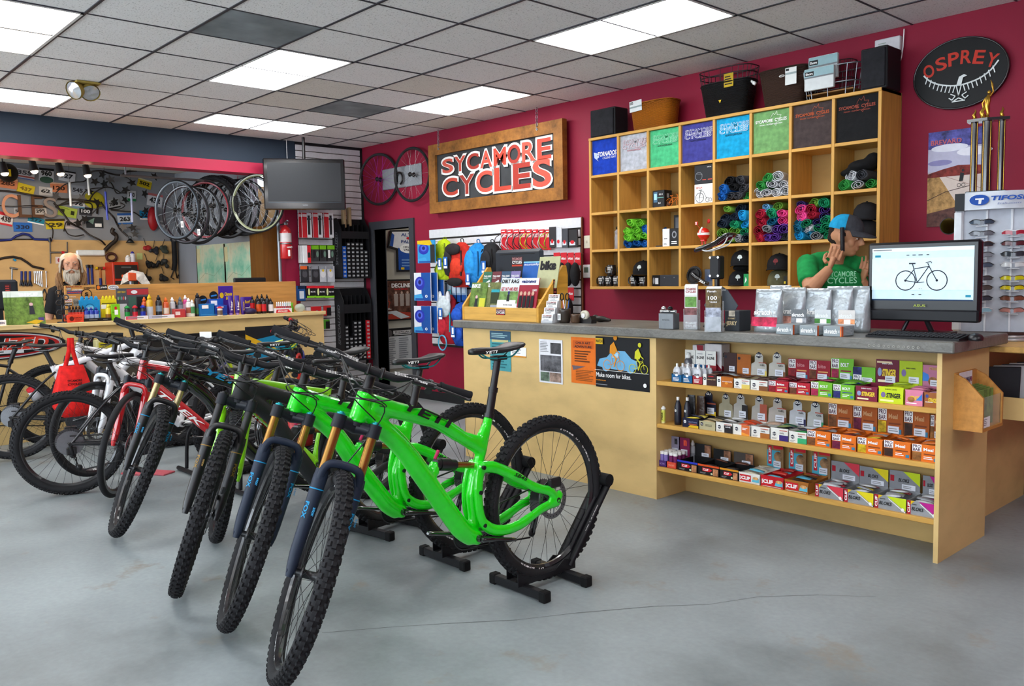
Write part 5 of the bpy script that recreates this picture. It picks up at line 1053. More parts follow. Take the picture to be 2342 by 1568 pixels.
leaflet_rack('leaflet_holder','clear leaflet holder with tall red and white trail leaflets',1582,752,.075,.25,3,M('#e6e2de',.4),[('r',0,.78,1,1,WHITE),('t','SYCAMORE',.5,.92,.8,.05,M('#9a2a2a'),.04),('t','CYCLES',.5,.86,.8,.05,M('#9a2a2a'),.04),('r',.05,.5,.95,.74,M('#6a9a4a',.5,'leafy')),('r',0,0,1,.48,M('#8a5a5a',.5,'photo')),('t','SYCAMORE',.5,.12,.85,.06,WHITE,.05),('t','CYCLES',.5,.05,.85,.06,WHITE,.05)])
leaflet_rack('leaflet_holder','clear leaflet holder with forest anniversary brochures',1633,758,.085,.235,4,M('#6a5a3a',.5,'leafy'),[('t','Pisgah',.4,.93,.6,.06,WHITE),('t','100',.45,.78,.6,.09,WHITE),('t','YEARS',.5,.68,.5,.035,WHITE),('r',0,0,1,.55,M('#aeb4c4',.5,'photo'))])
p=top(1645,755);yb= -1.36;p=at(1640,620,1,yb);t=thing('saddle_display','black demo saddle with white rails on a forked seatpost stand','display',(p.x,yb,ZT2))
b=MB();b.rbox((-.07,-.05,0),(.07,.05,.012),.004);b.cyl((0,0,.012),(0,0,.40),.0155,n=14);b.obj('post',BLK,t)
b=MB();b.rbox((-.036,-.03,.29),(.036,.03,.43),.008);b.obj('clamp_block',M('#1d1d20',.45),t)
b=MB()
for x in(-.028,.028):
    for z in(.31,.42):b.cyl((x,-.034,z),(x,-.028,z),.007,n=8)
b.obj('bolt',CHROME,t)
sdt=thing('saddle_tmp','','',(0,0,0));sd=saddle(sdt,0,0,GLOSS,M('#e8e8ea',.3),None);sd.parent=t;sd.location=(-.01,0,.53);sd.rotation_euler=(0,.28,PI);txt(sd,'WTB',WHITE,(-.085,.045,-.010),.05,.013,X=(-1,0,0),Y=(0,-.2,1),shear=.2,bold=.03);bpy.data.objects.remove(sdt)
b=MB();b.prism([(-.10,0),(.10,0),(.12,.03),(.05,.12),(-.0,.15),(-.05,.12),(-.12,.03)],.006,(0,.045,.10),(1,0,0),(0,0,1));b.obj('plate',M('#4a5058',.4),t);txt(t,'Love the Grind',WHITE,(0.0,.0385,.225),.07,.012)
p=V((tx(1657,-1.62,760),0,0));pbox('jerky_box','dark carton with cream JERKY lettering and open window','carton',(p.x-.0,-1.62,ZT2),(p.x+.095,-1.50,ZT2+.115),M('#33373c',.5),[('t','JERKY',.5,.36,.72,.26,M('#d8c49a'),.03),('t','GOURMET',.5,.62,.5,.08,M('#d8c49a')),('r',.3,.72,.72,1,M('#c9c0ae',.4,'photo')),('c',.13,.4,.05,.06,M('#8a7a5a'))])
def pouch(label,u,v,w,h,accent,word=True,rz=.0,y=None):
    p=at(u,v,1,y)if y else top(u,v);t=thing('drink_mix_pouch',label,'pouch',(p.x,y or p.y,ZT2),rz,'silver drink mix pouches');b=MB();n=10;secs=[(0,1,.045),(.02,1,.05),(h*.35,1,.042),(h*.7,.99,.026),(h*.88,.97,.008),(h*.9,.97,.009),(h,.96,.003)];vs=[];fs=[]
    for z,s,d in secs:
        for j in range(n*2):a=2*PI*j/(n*2);vs.append((w/2*s*math.copysign(abs(math.cos(a))**.5,math.cos(a)),d*math.sin(a)+random.uniform(-.0015,.0015),z))
    for q in range(len(secs)-1):
        for j in range(n*2):fs.append((q*n*2+j,q*n*2+(j+1)%(n*2),(q+1)*n*2+(j+1)%(n*2),(q+1)*n*2+j))
    fs+=[tuple(range(n*2))[::-1],tuple(range((len(secs)-1)*n*2,len(secs)*n*2))];b.add(vs,fs,0,True);b.obj('pouch_body',M('#a9b0b4',.28,'foil',metal=.35),t)
    if word:
        X,Y=V((1,0,0)),V((0,.18,.98)).normalized()
        prints(t,(-w*.47,-.0525,.012),X,Y,w*.94,h*.55,[('r',0,.15,1,.55,M(accent,.4,'photo')),('t','skratch',.42,.75,.7,.22,WHITE,.03),('t','LABS',.88,.75,.08,.12,WHITE)],lift=.004)
    return t
pouch('large silver pouch with raspberry band at the front of the drink mixes',1758,758,.165,.235,'#c02048')
pouch('silver pouch with pale fruit band standing behind the raspberry one',1815,735,.15,.24,'#d89a8a',y=-1.42)
pouch('silver pouch in the middle of the drink mix row',1872,735,.15,.235,'#8a8d92',y=-1.40)
pouch('silver pouch right of the middle one in the drink mix row',1920,735,.15,.245,'#8a8d92',y=-1.36,word=False)
pouch('silver pouch last in the drink mix row, near the monitor',1962,735,.13,.245,'#8a8d92',y=-1.32,word=False)
pouch('silver pouch at the back, left, partly hidden by the raspberry pouch',1785,735,.14,.25,'#8a8d92',y=-1.28,word=False)
for k,(u,c_,nm)in enumerate(((1800,'#8a8f92','grey'),(1855,'#8a8f92','grey'),(1910,'#d8622a','orange'))):
    p=V((tx(1774+k*54,-1.695,772),0,0));pbox('drink_mix_box','%s low silver drink mix tray in the front row'%('left','middle','right')[k],'box',(p.x,-1.695,ZT2),(p.x+.098,-1.56,ZT2+.052),M('#8d979b',.4),[('t','skratch',.42,.5,.68,.44,WHITE,.03),('t','LABS',.86,.5,.07,.25,WHITE),('r',.93,0,1,1,M(c_,.4,'photo'))],side=[('r',0,0,.12,1,M('#d8622a',.4)),('f',.2,.1,.9,.9,6,M('#b9c0c4'))])
    z=ZT2+.052;card('back_card',('dark grey','white and green','white and orange')[k]+' upright card of the low drink mix trays','card',(p.x+.01,-1.555,z),.088,.075,M(('#6a6e72','#c9ced0','#d5d2ce')[k],.4),[('t','skratch',.45,.6,.8,.26,WHITE if k==0 else M('#e8ecec'),.03),('r',0,.05,1,.38,M(('#8a8d92','#3a7a2a','#d8885a')[k],.4,'photo')),('r',.35,.05,.75,.35,WHITE)])
a=at(1990,700,1,-1.3);mx=(at(1990,640,1,-1.3).x+at(2233,640,1,-1.3).x)/2;t=thing('computer_monitor','black desktop monitor showing a bicycle web page','monitor',(mx,-1.3,ZT2),-.02);MBK=M('#0b0c10',.3);W,H0,H1=.56,.07,.47
b=MB();b.rbox((-W/2,0,H0),(W/2,.045,H1),.012);b.obj('case',MBK,t)
SCRM=M('#c2dbe8',.4,emit=.16);b=MB();b.box((-W/2+.028,-.0015,H0+.10),(W/2-.028,.001,H1-.03));scr=b.obj('screen',SCRM,t);sw_,sh_=W-.056,H1-.03-H0-.10;dk=M('#10182a',.6);tl=M('#1c7a94',.6,emit=.3)
prints(scr,(-W/2+.028,-.0016,H0+.10),BX,BY,sw_,sh_,[('r',0,.93,1,.99,M('#e6eef2',.5,emit=.16)),('r',0,.0,1,.025,M('#0a2a4a',.5,emit=.2)),('r',.03,.83,.09,.87,tl),('r',.93,.07,.98,.11,tl),('r',.0,.2,1,.8,M('#cfe2ee',.5,emit=.16)),
   ('o',.35,.38,.052,.005,dk),('o',.66,.38,.052,.005,dk),('o',.35,.38,.006,.006,dk),('o',.66,.38,.006,.006,dk),('l',[(.35,.38),(.47,.34),(.58,.64),(.44,.60),(.35,.38)],.004,dk),('l',[(.47,.34),(.42,.69)],.004,dk),('l',[(.44,.60),(.35,.38)],.003,dk),('l',[(.57,.70),(.59,.62),(.66,.38)],.004,dk),('l',[(.385,.70),(.45,.70)],.006,dk),('l',[(.55,.71),(.60,.73),(.61,.70)],.003,dk),('l',[(.47,.34),(.54,.35)],.003,dk),
   ('r',.49,.22,.495,.235,dk),('r',.51,.22,.515,.235,GREY),('f',.36,.84,.39,.87,1,dk),('f',.42,.84,.46,.87,1,dk),('f',.48,.84,.54,.87,1,dk),('f',.56,.84,.59,.87,1,dk),('f',.42,.1,.45,.13,1,dk),('f',.49,.1,.53,.13,1,dk),('f',.02,.94,.3,.98,1,GREY)])
b=MB();b.rbox((-W/2,-.012,H0-.005),(W/2,.04,H0+.055),.008);b.obj('chin',M('#15161a',.4),t);txt(t,'ASUS',M('#b5c83a',.4),(-.0,-.0132,H0+.075),.06,.012)
b=MB();b.tube([(0,.04,.1),(.03,.07,.01)],[.012,.014],8);b.tube([(-.06,.06,.12),(-.1,.03,.012)],.010,8);b.rbox((-.12,-.0,0),(.13,.14,.012),.004);b.obj('stand',M('#2a2b2f',.3,metal=.6),t)
p0=top(1996,771);p1=top(2205,778);k0=top(2090,772);t=thing('keyboard','black computer keyboard in front of the monitor','keyboard',(k0.x+.02,-1.575,ZT2),-.03);b=MB();b.add([(-.22,-.065,0),(.22,-.065,0),(.22,.065,0),(-.22,.065,0),(-.22,-.065,.010),(.22,-.065,.010),(.22,.065,.024),(-.22,.065,.024)],[(3,2,1,0),(4,5,6,7),(0,1,5,4),(1,2,6,5),(2,3,7,6),(3,0,4,7)]);b.obj('case',M('#131316',.5),t)
kb=MB();kb.rbox((-.0085,-.0075,0),(.0085,.0075,.005),.0015);kme=kb.mesh('key',M('#1d1d21',.5))
for r in range(5):
    for c in range(20):
        if r==0 and 4<=c<=8:continue
        y= -.05+r*.0215;link('key',kme,t,(-.205+c*.0214,y,.0112+.0108*(y+.065)/.1),(.108,0,0))
b=MB();b.rbox((-.055,-.0075,0),(.055,.0075,.005),.0015);b.obj('space_bar',M('#1d1d21',.5),t,(-.07,-.05,.0125),(.108,0,0))
p=V((tx(2232,-1.56,772),0,0));b=MB();b.ell((0,0,.008),(.033,.055,.026),16,10);b.T=None
for i,v in enumerate(b.v):b.v[i]=(v[0],v[1],max(v[2],0))
tag(b.obj('computer_mouse',M('#17171a',.35),None,(p.x,-1.56,ZT2),(0,0,.3)),'black computer mouse right of the keyboard','mouse')
X0,X1,YF=at(1058,735,1,-1.60).x,at(1232,742,1,-1.60).x,-1.60;W=X1-X0;t=thing('magazine_rack','honey oak countertop rack filled with cycling magazines','rack',(X0,YF,ZT2));OK2=M('#d09a3c',.4,'woody')
for x in(0,W-.02):b=MB();b.prism([(0,0),(.30,0),(.30,.33),(.285,.40),(.255,.40),(.0,.11)],.02,(x,0,0),(0,1,0),(0,0,1));b.obj('side_board',OK2,t)
b=MB();b.rbox((.02,0,.0),(W-.02,.016,.10),.003);fb=b.obj('front_board',M('#d6a550',.42,'woodx'),t);prints(fb,(W*.47,-.0005,.045),BX,BY,.10,.045,[('r',0,0,1,1,M('#3a2226')),('t','SYCAMORE',.5,.74,.9,.3,M('#c9a0a0'),.03),('t','CYCLES',.5,.4,.9,.32,WHITE,.04),('r',.1,.05,.9,.14,RED)])
for k in range(3):b=MB();b.rbox((.02,.07+.08*k,.0),(W-.02,.08+.08*k,.16+.08*k),.002);b.obj('divider',OK2,t)
b=MB();b.box((.02,.016,0),(W-.02,.3,.01));b.obj('bottom_board',OK2,t);prints(t,(W,.14,.14),LX,LY,.05,.16,[('r',.2,0,.9,1,M('#3a1a1e')),('f',.3,.05,.8,.95,6,M('#a84a44'))])
def mag(label,x,y,z,w,h,m,items,lean=.22):
    Y=V((0,math.sin(lean),math.cos(lean)));return card('magazine',label,'magazine',(X0+x,YF+y,ZT2+z),w,h,m,items,BX,Y,.006)
ppl=lambda n,m:sum([[('c',.2+.2*i,.62,.07,.05,M('#c9a08a')),('p',[(.12+.2*i,.2),(.28+.2*i,.2),(.27+.2*i,.56),(.13+.2*i,.56)],m)]for i in range(n)],[])
mag('magazine with a rider on a forest trail, front row left of the rack',.03,.022,.02,.19,.27,M('#5f7a34',.4,'leafy'),[('t','BIKE',.3,.9,.52,.11,WHITE,.04),('c',.42,.58,.07,.05,M('#d8b0b0')),('p',[(.34,.3),(.54,.3),(.5,.54),(.36,.54)],M('#22242a')),('r',.62,.3,.98,.55,M('#c9c83a')),('r',.66,.02,.98,.28,M('#8f9478'))])
mag('magazine with a teal camp mug on its cover in the front row',.215,.028,.02,.17,.27,M('#6a7040',.4,'leafy'),[('r',.3,.72,.85,.8,M('#2a9aa5')),('p',[(.32,.4),(.82,.4),(.85,.72),(.3,.72)],M('#2f3a22')),('p',[(.4,.1),(.7,.1),(.8,.36),(.36,.36)],M('#9aa0a8')),('t','EL',.1,.92,.16,.1,WHITE)])
mag('magazine titled in black capitals with a red slogan, front row',.375,.022,.03,.20,.29,M('#d6dce0',.4),[('t','DIRT RAG',.5,.92,.92,.1,BLACK,.04),('t','GET OUT AND RIDE!',.5,.72,.9,.09,M('#b0282c'),.03),('r',.0,.35,1,.66,M('#6a8a4a',.4,'leafy')),('c',.5,.62,.06,.05,M('#2a2a6a')),('p',[(.42,.4),(.58,.4),(.56,.58),(.44,.58)],M('#1c1c20'))])
card('checklist','white checklist sheet tucked before the red slogan magazine','sheet',(X0+.36,YF+.018,ZT2+.012),.2,.145,WHITE,[('t','New Bike Checklist',.6,.75,.5,.07,DARK),('f',.1,.08,.3,.5,4,BLACK),('f',.42,.1,.9,.5,3,GREY)],BX,(0,.2,.98),.001)
mag('red magazine with four racers in black, front row right',.565,.022,.02,.21,.30,M('#9a1f34',.4),[('r',0,.83,1,1,M('#e9e9ec')),('t','velonews',.5,.92,.72,.09,M('#1c2a6a'),.04,.25),('t','LOADED',.85,.7,.22,.05,WHITE),('r',0,0,1,.2,M('#17171a')),('t','OLYMPICS SPECIAL',.5,.24,.98,.08,WHITE,.03)]+ppl(4,M('#16161a')))
for k,(c_,nm)in enumerate((('#2f6a52','green'),('#6a2f35','maroon'),('#35506a','slate blue'),('#7a70a0','lavender'))):
    mag('%s trail guide leaflet in the second row of the rack'%nm,.10+.105*k,.10,.17,.10,.20,M(c_,.4),[('t','TRAIL GUIDE',.5,.82,.85,.07,WHITE,.02),('p',[(.1,.5),(.8,.68),(.9,.62),(.3,.42)],M('#d8dcdc')),('f',.1,.72,.7,.76,1,WHITE)])
mag('blue magazine rising in the back row of the rack',.47,.17,.2,.2,.24,M('#1c5aa8',.4),[('t','mountainflyer',.5,.9,.9,.1,WHITE,.0),('r',.0,.96,1,1,M('#7ac0e0'))])
mag('pale olive magazine with large black title in the back row',.66,.155,.24,.21,.23,M('#b5b68c',.4),[('t','bike',.48,.72,.78,.3,BLACK,.06)])
mx=(at(1138,600,1,-1.22).x+at(1242,600,1,-1.22).x)/2;t=thing('computer_monitor','black monitor turned away with stickers on its back, behind the magazine rack','monitor',(mx,-1.22,ZT2));b=MB();b.rbox((-.27,-.03,.17),(.27,.02,.535),.03);b.obj('case',M('#20262e',.4),t);b=MB();b.rbox((-.2,-.032,.495),(.2,-.028,.502),.001);b.obj('vent',BLACK,t)
prints(t,(-.06,-.0305,.40),BX,BY,.13,.08,[('r',0,0,1,1,M('#3a2a2e')),('t','SYCAMORE',.5,.76,.85,.26,M('#c98a8a'),.02),('t','CYCLES',.5,.44,.85,.28,WHITE,.03),('r',.05,.05,.95,.2,M('#c0402c'))]);txt(t,'hp',M('#4a525a',.4),(0,-.0315,.35),.06,.05,bold=.02)
b=MB();b.rbox((-.11,-.06,0),(.11,.1,.014),.004);b.rbox((-.04,-.02,.014),(.04,.02,.2),.006);b.obj('stand',M('#20262e',.4),t)
p=V((tx(1250,-1.63,742)+.03,0,0));t=thing('card_holder','four-step white business card holder right of the magazine rack','card holder',(p.x-.03,-1.63,ZT2),.3)
for k in range(4):
    b=MB();b.rbox((-.045,.035*k,0),(.045,.035*k+.03,.02+.045*k),.002);b.obj('step',M('#d5d9de',.15,alpha=.6),t);b=MB();b.add([(-.043,.035*k+.004,.01+.045*k),(.043,.035*k+.004,.01+.045*k),(.043,.035*k+.016,.062+.045*k),(-.043,.035*k+.016,.062+.045*k)],[(0,1,2,3)]);cc=b.obj('business_cards',WHITE,t);X,Y=V((1,0,0)),V((0,.225,.974));prints(cc,(-.043,.035*k+.003,.01+.045*k),X,Y,.086,.052,[('t','SYCAMORE',.5,.82,.8,.18,M('#8a2a2a'),.03),('t','CYCLES',.5,.6,.8,.2,BLACK,.03),('f',.2,.1,.8,.4,2,GREY)],lift=.002)
def pot(name,label,cat,x,y,r,h,c_):b=MB();b.lathe([(.001,0),(r*.8,0),(r,h*.15),(r*.97,h*.8),(r*1.04,h),(r*.9,h),(r*.85,h*.2),(.001,h*.2)],18);return tag(b.obj(name,M(c_,.3,'dirty'),None,(x,y,ZT2)),label,cat)
p=V((tx(1292,-1.52),0,0));pt=pot('clay_jar','dark glazed pottery jar with price sticker holding scissors','jar',p.x,-1.52,.04,.10,'#3a3028');prints(pt,(-.03,-.041,.02),BX,BY,.03,.045,[('r',0,0,1,1,WHITE),('f',.1,.2,.9,.8,3,GREY)])
t=thing('scissors','black handled scissors standing in the pottery jar','scissors',(p.x,-1.52,ZT2+.025))
for s in(-1,1):b=MB();b.tube([(s*.022+.016*math.cos(2*PI*i/12),.004*s,.155+.024*math.sin(2*PI*i/12))for i in range(12)],.004,6,closed=True);b.obj('handle',BLACK,t);b=MB();b.tube([(s*.012,.002*s,.132),(-s*.01,.002*s,.01)],[.006,.002],6,flat=.4);b.obj('blade',CHROME,t)
for k,c_ in enumerate(('#c0202a','#1c1c20','#2a5aa8')):
    b=MB();b.tube([(0,0,0),(.012*(k-1),.006*k,.14)],.004,6);tag(b.obj('pen',M(c_,.3),None,(p.x-.02+.012*k,-1.505,ZT2+.022)),('red','black','blue')[k]+' pen standing in the pottery jar with the scissors','pen')
pot('clay_bowl','small brown glazed bowl beside the pottery jar','bowl',p.x+.082,-1.50,.032,.062,'#5a4230')
p=V((tx(1340,-1.46),0,0));t=thing('tape_dispenser','black desk tape dispenser with a roll of clear tape','tape dispenser',(p.x,-1.46,ZT2),-.1);b=MB();b.prism([(-.08,0),(.08,0),(.085,.025),(.07,.05),(.04,.03),(-.01,.026),(-.055,.05),(-.082,.04)],.05,(0,.025,0),(1,0,0),(0,0,1));b.obj('body',M('#141416',.3,coat=.3),t);b=MB();b.lathe([(.018,-.012),(.036,-.012),(.036,.012),(.018,.012)],20,c=(-.01,0,.05),ax=(0,1,0),closed=True);b.obj('tape_roll',M('#c9c4b0',.3),t);b=MB();b.cyl((-.01,-.02,.05),(-.01,.02,.05),.017,n=14);b.obj('hub',WHITE,t)
p=V((tx(1374,-1.30,728),0,0));b=MB();b.ell((0,0,.02),(.06,.03,.022));b.ell((.05,.01,.014),(.04,.02,.014));b.ell((-.05,.0,.03),(.03,.024,.02));tag(bake(b.obj('stapler',M('#2a2622',.4)),.008,3),'small dark stapler lying right of the tape dispenser','stapler');bpy.data.objects['stapler'].location=(p.x,-1.30,ZT2)
YP=CY0-.0045
def sheet(label,u0,v0,u1,v1,m,items,cat='poster',name='poster'):
    a=at(u0,v1,1,YP);c=at(u1,v0,1,YP);return card(name,label,cat,(a.x,YP,a.z),c.x-a.x,c.z-a.z,m,items)
sheet('teal printed flyer taped to the counter front under the worktop',1122,758,1167,845,M('#4a9aa0',.6),[('r',0,.78,1,1,M('#3a5a72')),('f',.08,.82,.9,.95,3,M('#9ac0c4')),('f',.1,.05,.9,.7,9,M('#2a6a72')),('r',.1,.72,.9,.78,M('#c9c48a'))],'flyer')
sheet('small white card with orange edge beside the teal flyer',1168,795,1203,815,WHITE,[('r',0,0,1,.14,M('#d8902a')),('f',.1,.3,.8,.8,3,GREY)],'flyer')
sheet('white flyer with black and white dog photographs',1234,778,1286,873,M('#e6e6ea',.6),[('f',.06,.7,.45,.95,7,GREY),('r',.5,.68,.94,.93,M('#4a4a4c',.6,'photo')),('r',.06,.27,.94,.64,M('#5a5a5e',.6,'photo')),('r',.06,.04,.44,.25,M('#5a6a5a',.6,'photo')),('r',.46,.04,.94,.25,M('#8a7468',.6,'photo'))],'flyer')
sheet('bright orange event flyer beside the black cycling poster',1307,773,1362,874,M('#e0701c',.6),[('r',.08,.76,.92,.93,M('#c95a14')),('t','CHILD ART',.5,.88,.6,.05,BLACK,.03),('t','ADVENTURE',.5,.8,.7,.05,BLACK,.03),('f',.15,.45,.85,.72,5,M('#5a3010')),('p',[(.04,.38),(.6,.38),(.1,.28)],M('#6a5a60')),('f',.2,.05,.95,.3,7,M('#8a4a14'))],'flyer')
car=[(.03,.42),(.08,.56),(.22,.60),(.33,.74),(.56,.74),(.68,.6),(.78,.56),(.8,.42),(.62,.36),(.2,.38)]
def rider(x,y,s,m):q=lambda a,b:(x+a*s,y+b*s*1.28);return[('o',x-.11*s,y,.034*s,.004,m),('o',x+.14*s,y,.034*s,.004,m),('l',[q(-.11,0),q(0,.02),q(.11,.13),q(-.03,.14),q(0,.02)],.003,m),('l',[q(.14,0),q(.11,.16)],.003,m),('p',[q(-.06,.18),q(.04,.17),q(.08,.24),q(.02,.36),q(-.05,.30)],m),('l',[q(.02,.32),q(.08,.22),q(.13,.18)],.006,m),('l',[q(-.02,.19),q(.06,.10),q(.02,-.02)],.009,m),('c',x+.05*s,y+.42*s*1.28,.035*s,.04*s*1.28,m)]
sheet('black road safety poster with a car and two cyclists',1363,775,1485,883,M('#15161a',.5),[('p',car,M('#6aa8cf')),('c',.2,.41,.07,.09,M('#6aa8cf')),('c',.66,.41,.07,.09,M('#6aa8cf')),('p',[(.36,.7),(.44,.7),(.44,.6),(.3,.6)],M('#a5cfe8'))]+rider(.34,.45,1.0,M('#d88a1c'))+rider(.8,.42,.85,M('#c8c828'))+[('r',0,.338,1,.345,WHITE),('t','Make room for bikes.',.36,.25,.66,.09,WHITE,.01),('r',.02,.85,.16,.97,M('#d8b01c')),('t','WATCH',.09,.91,.13,.06,BLACK,.03),('t','watchforme.org',.12,.14,.2,.035,M('#d88a1c')),('c',.94,.12,.03,.04,WHITE),('f',.02,.04,.25,.07,1,GREY)])
# ---------------- right wall: oval sign, poster, router, eyewear tower, trophy ----------------
t=thing('oval_sign','black oval brand sign with a white spread-winged bird on the red wall','sign',(6.876,-.012,2.595));b=MB();n=40
E_=[(.277*math.cos(2*PI*i/n),.213*math.sin(2*PI*i/n))for i in range(n)];b.prism(E_,.03,(0,0.01,0));b.obj('board',M('#060607',.45),t);b=MB();b.tube([(x,-.02,z)for x,z in E_],.006,6,closed=True);b.obj('rim',M('#1b1b1e',.2,coat=.6),t)
OR_=M('#c2301c',.4);OWH=M('#dfe6e4',.4);s='OSPREY'
for i,chh in enumerate(s):
    a=(i-2.5)/2.5;x=a*.185;z=.095-.05*a*a;an= -.42*a*.8;txt(t,chh,OR_,(x,-.0215,z),.064,.082,(math.cos(an),0,math.sin(an)),(-math.sin(an),0,math.cos(an)),bold=.02)
wing=[(-.9,.12),(-.75,-.08),(-.5,-.26),(-.2,-.36),(0,-.38),(.2,-.36),(.5,-.26),(.75,-.06),(.92,.2)]
it=[('l',[((x+1)/2,(z+1)/2)for x,z in spline(wing,3)],.009,OWH)]
for i in range(-8,9):
    if abs(i)<1:continue
    x=i*.1;z0= -.38+.58*(abs(x)/.92)**2.2;it.append(('l',[((x+1)/2,(z0+1)/2),((x*1.0-.05*(1 if x>0 else-1)*-1+1)/2-.0,(z0-.22+1)/2)],.006,OWH))
it+=[('p',[(.47,.31),(.53,.31),(.55,.42),(.60,.44),(.56,.47),(.50,.44)],OWH),('l',[(.47,.3),(.50,.14),(.53,.3)],.006,OWH),('l',[(.40,.18),(.46,.14),(.42,.08),(.38,.12)],.006,OWH),('l',[(.6,.18),(.54,.14),(.58,.08),(.62,.12)],.006,OWH),('l',[(.44,.06),(.5,.10),(.56,.06)],.007,OWH),('l',[(.42,.05),(.58,.05)],.006,OWH)]
prints(t,(-.24,-.0205,-.19),BX,BY,.48,.38,it)
def brev():
    P_=M('#c8b8c4',.5,'photo');
    return[('r',0,.58,1,1,M('#b9b8cf',.5)),('r',0,.82,1,1,M('#4a4a90',.5,'photo')),('c',.35,.82,.3,.04,M('#dfe0ec')),('c',.75,.76,.28,.045,M('#e6e6f0')),('c',.2,.67,.2,.03,M('#8a86b5')),('p',[(0,.56),(.25,.6),(.5,.63),(.75,.62),(1,.6),(1,.5),(0,.52)],M('#7a2a24',.6,'leafy')),('r',0,.0,1,.52,M('#a8824f',.6,'leafy')),('p',[(.2,.52),(1,.52),(1,.26),(.52,.2)],M('#d2c2b8')),('l',[(.3,.52),(1,.34)],.004,M('#a88a80')),('p',[(0,.14),(.5,.2),(1,.12),(1,.0),(0,0)],M('#5a3a34',.6,'leafy')),('l',[(.0,.28),(.3,.36),(.8,.42)],.004,M('#3a2420')),
            ('o',.52,.42,.012,.003,BLACK),('o',.59,.42,.012,.003,BLACK),('p',[(.52,.46),(.58,.46),(.6,.54),(.54,.55)],BLACK),('c',.58,.57,.02,.014,BLACK),('t','BREVARD',.3,.885,.5,.05,M('#c0606a'))]
card('wall_poster','painted poster of a cyclist on a road under purple clouds','poster',(6.69,-.012,1.655),.37,.60,M('#b5a8b0',.5),brev(),t=.008)
t=thing('router','white wall router box under the ceiling','router',(6.34,-.04,2.80));b=MB();b.rbox((0,0,0),(.168,.04,.105),.005);b.obj('case',M('#d5d3d6',.4),t);prints(t,(0,0,0),BX,BY,.168,.105,[('f',.15,.4,.5,.75,3,M('#9aa59a')),('r',.05,.12,.95,.14,GREY)])
b=MB();pts=[at(u,v,1,-.02)for u,v in((2068,66),(2062,130),(2040,190),(2036,240))]+[V((6.503,-.02,z))for z in(2.45,2.2,1.9,1.6,1.35)];b.tube([tuple(p)for p in spline([tuple(p)for p in pts],3)],.004,5);tag(b.obj('white_cable',WHITE),'white cable hanging from the ceiling past the router down the shelving side','cable')
rk=thing('eyewear_tower','revolving white sunglasses tower with branded header at the counter end','display',(7.27,-.50,.985),.31);WP=M('#d9dde2',.35)
b=MB();b.lathe([(.001,0),(.215,0),(.215,.012),(.19,.02),(.001,.02)],36);b.lathe([(.2,.02),(.205,.03),(.19,.034)],36);b.obj('base',M('#c2c6ca',.2,metal=.5),rk)
b=MB();b.lathe([(.205,.034),(.205,.045),(.001,.045)],36);b.obj('turntable',M('#3a2420',.4),rk)
b=MB();b.box((-.18,-.075,.045),(.18,.075,.72));b.obj('backing',M('#b9bfc9',.4),rk)
for x in(-.18,-.06,.06,.17):
    b=MB();b.rbox((x,-.085,.045),(x+.012,-.07,.72),.002);b.obj('divider_strip',WP,rk)
b=MB();b.rbox((-.215,-.10,.045),(-.17,.10,.72),.01);b.obj('side_panel',WP,rk)
b=MB();n=20;vs=[]
for k in range(n+1):a= -PI*.95+PI*.9*k/n;vs+=[(.215*math.cos(a),.215*math.sin(a)*.8,.72),(.215*math.cos(a),.215*math.sin(a)*.8,.815)]
b.add(vs,[(2*k,2*k+2,2*k+3,2*k+1)for k in range(n)],0,True);b.box((-.2,-.02,.72),(.2,.12,.815));hd=b.obj('header',M('#c9ced6',.3),rk)
prints(hd,(-.14,-.1745,.735),BX,BY,.28,.07,[('c',.17,.5,.17,.42,M('#1c4fa8')),('r',.10,.52,.25,.64,WHITE),('p',[(.155,.2),(.2,.2),(.215,.6),(.16,.6)],WHITE),('t','TIFOSI',.66,.6,.58,.36,M('#1c4fa8'),.04,.15),('t','Enthusiasts',.68,.18,.4,.15,M('#6a78a8'),0,.2)],lift=.006)
b=MB();b.box((-.214,-.11,.72),(-.15,-.09,.815));b.obj('header_end',M('#17171b',.4),rk)
SGC=[('#3a4a5a','#1c1c20','black frames with dark blue lenses'),('#2a2c30','#1a1a1e','glossy black wrap frames'),('#6a6e76','#3a3c42','smoke grey frames'),('#a3283a','#d8dade','white frames with red lenses'),('#2c3038','#55301c','dark tortoise frames'),('#5a2a30','#1c1c20','black frames with maroon lenses'),('#8a8f98','#4a4c50','pale smoke frames'),('#30363e','#24262b','black frames with grey lenses'),('#4a5a6e','#2a2c33','blue grey frames'),('#d5d8da','#c9ccd2','clear frames'),('#4a4a52','#1a1a1c','slate frames'),('#d0c81c','#7a6a5a','brown frames with yellow lenses'),('#55504e','#2a201c','dark brown frames'),('#d6c51c','#2a2a20','dark frames with bright yellow lenses'),('#3a4450','#20242a','black frames with steel lenses'),('#7a4a38','#3a2620','brown frames with amber lenses'),('#8fc0d4','#e0e4e8','white frames with pale blue lenses'),('#b57a72','#5a4a48','taupe frames with rose lenses')]
RZ=Matrix.Rotation(.31,3,'Z');sgm=[]
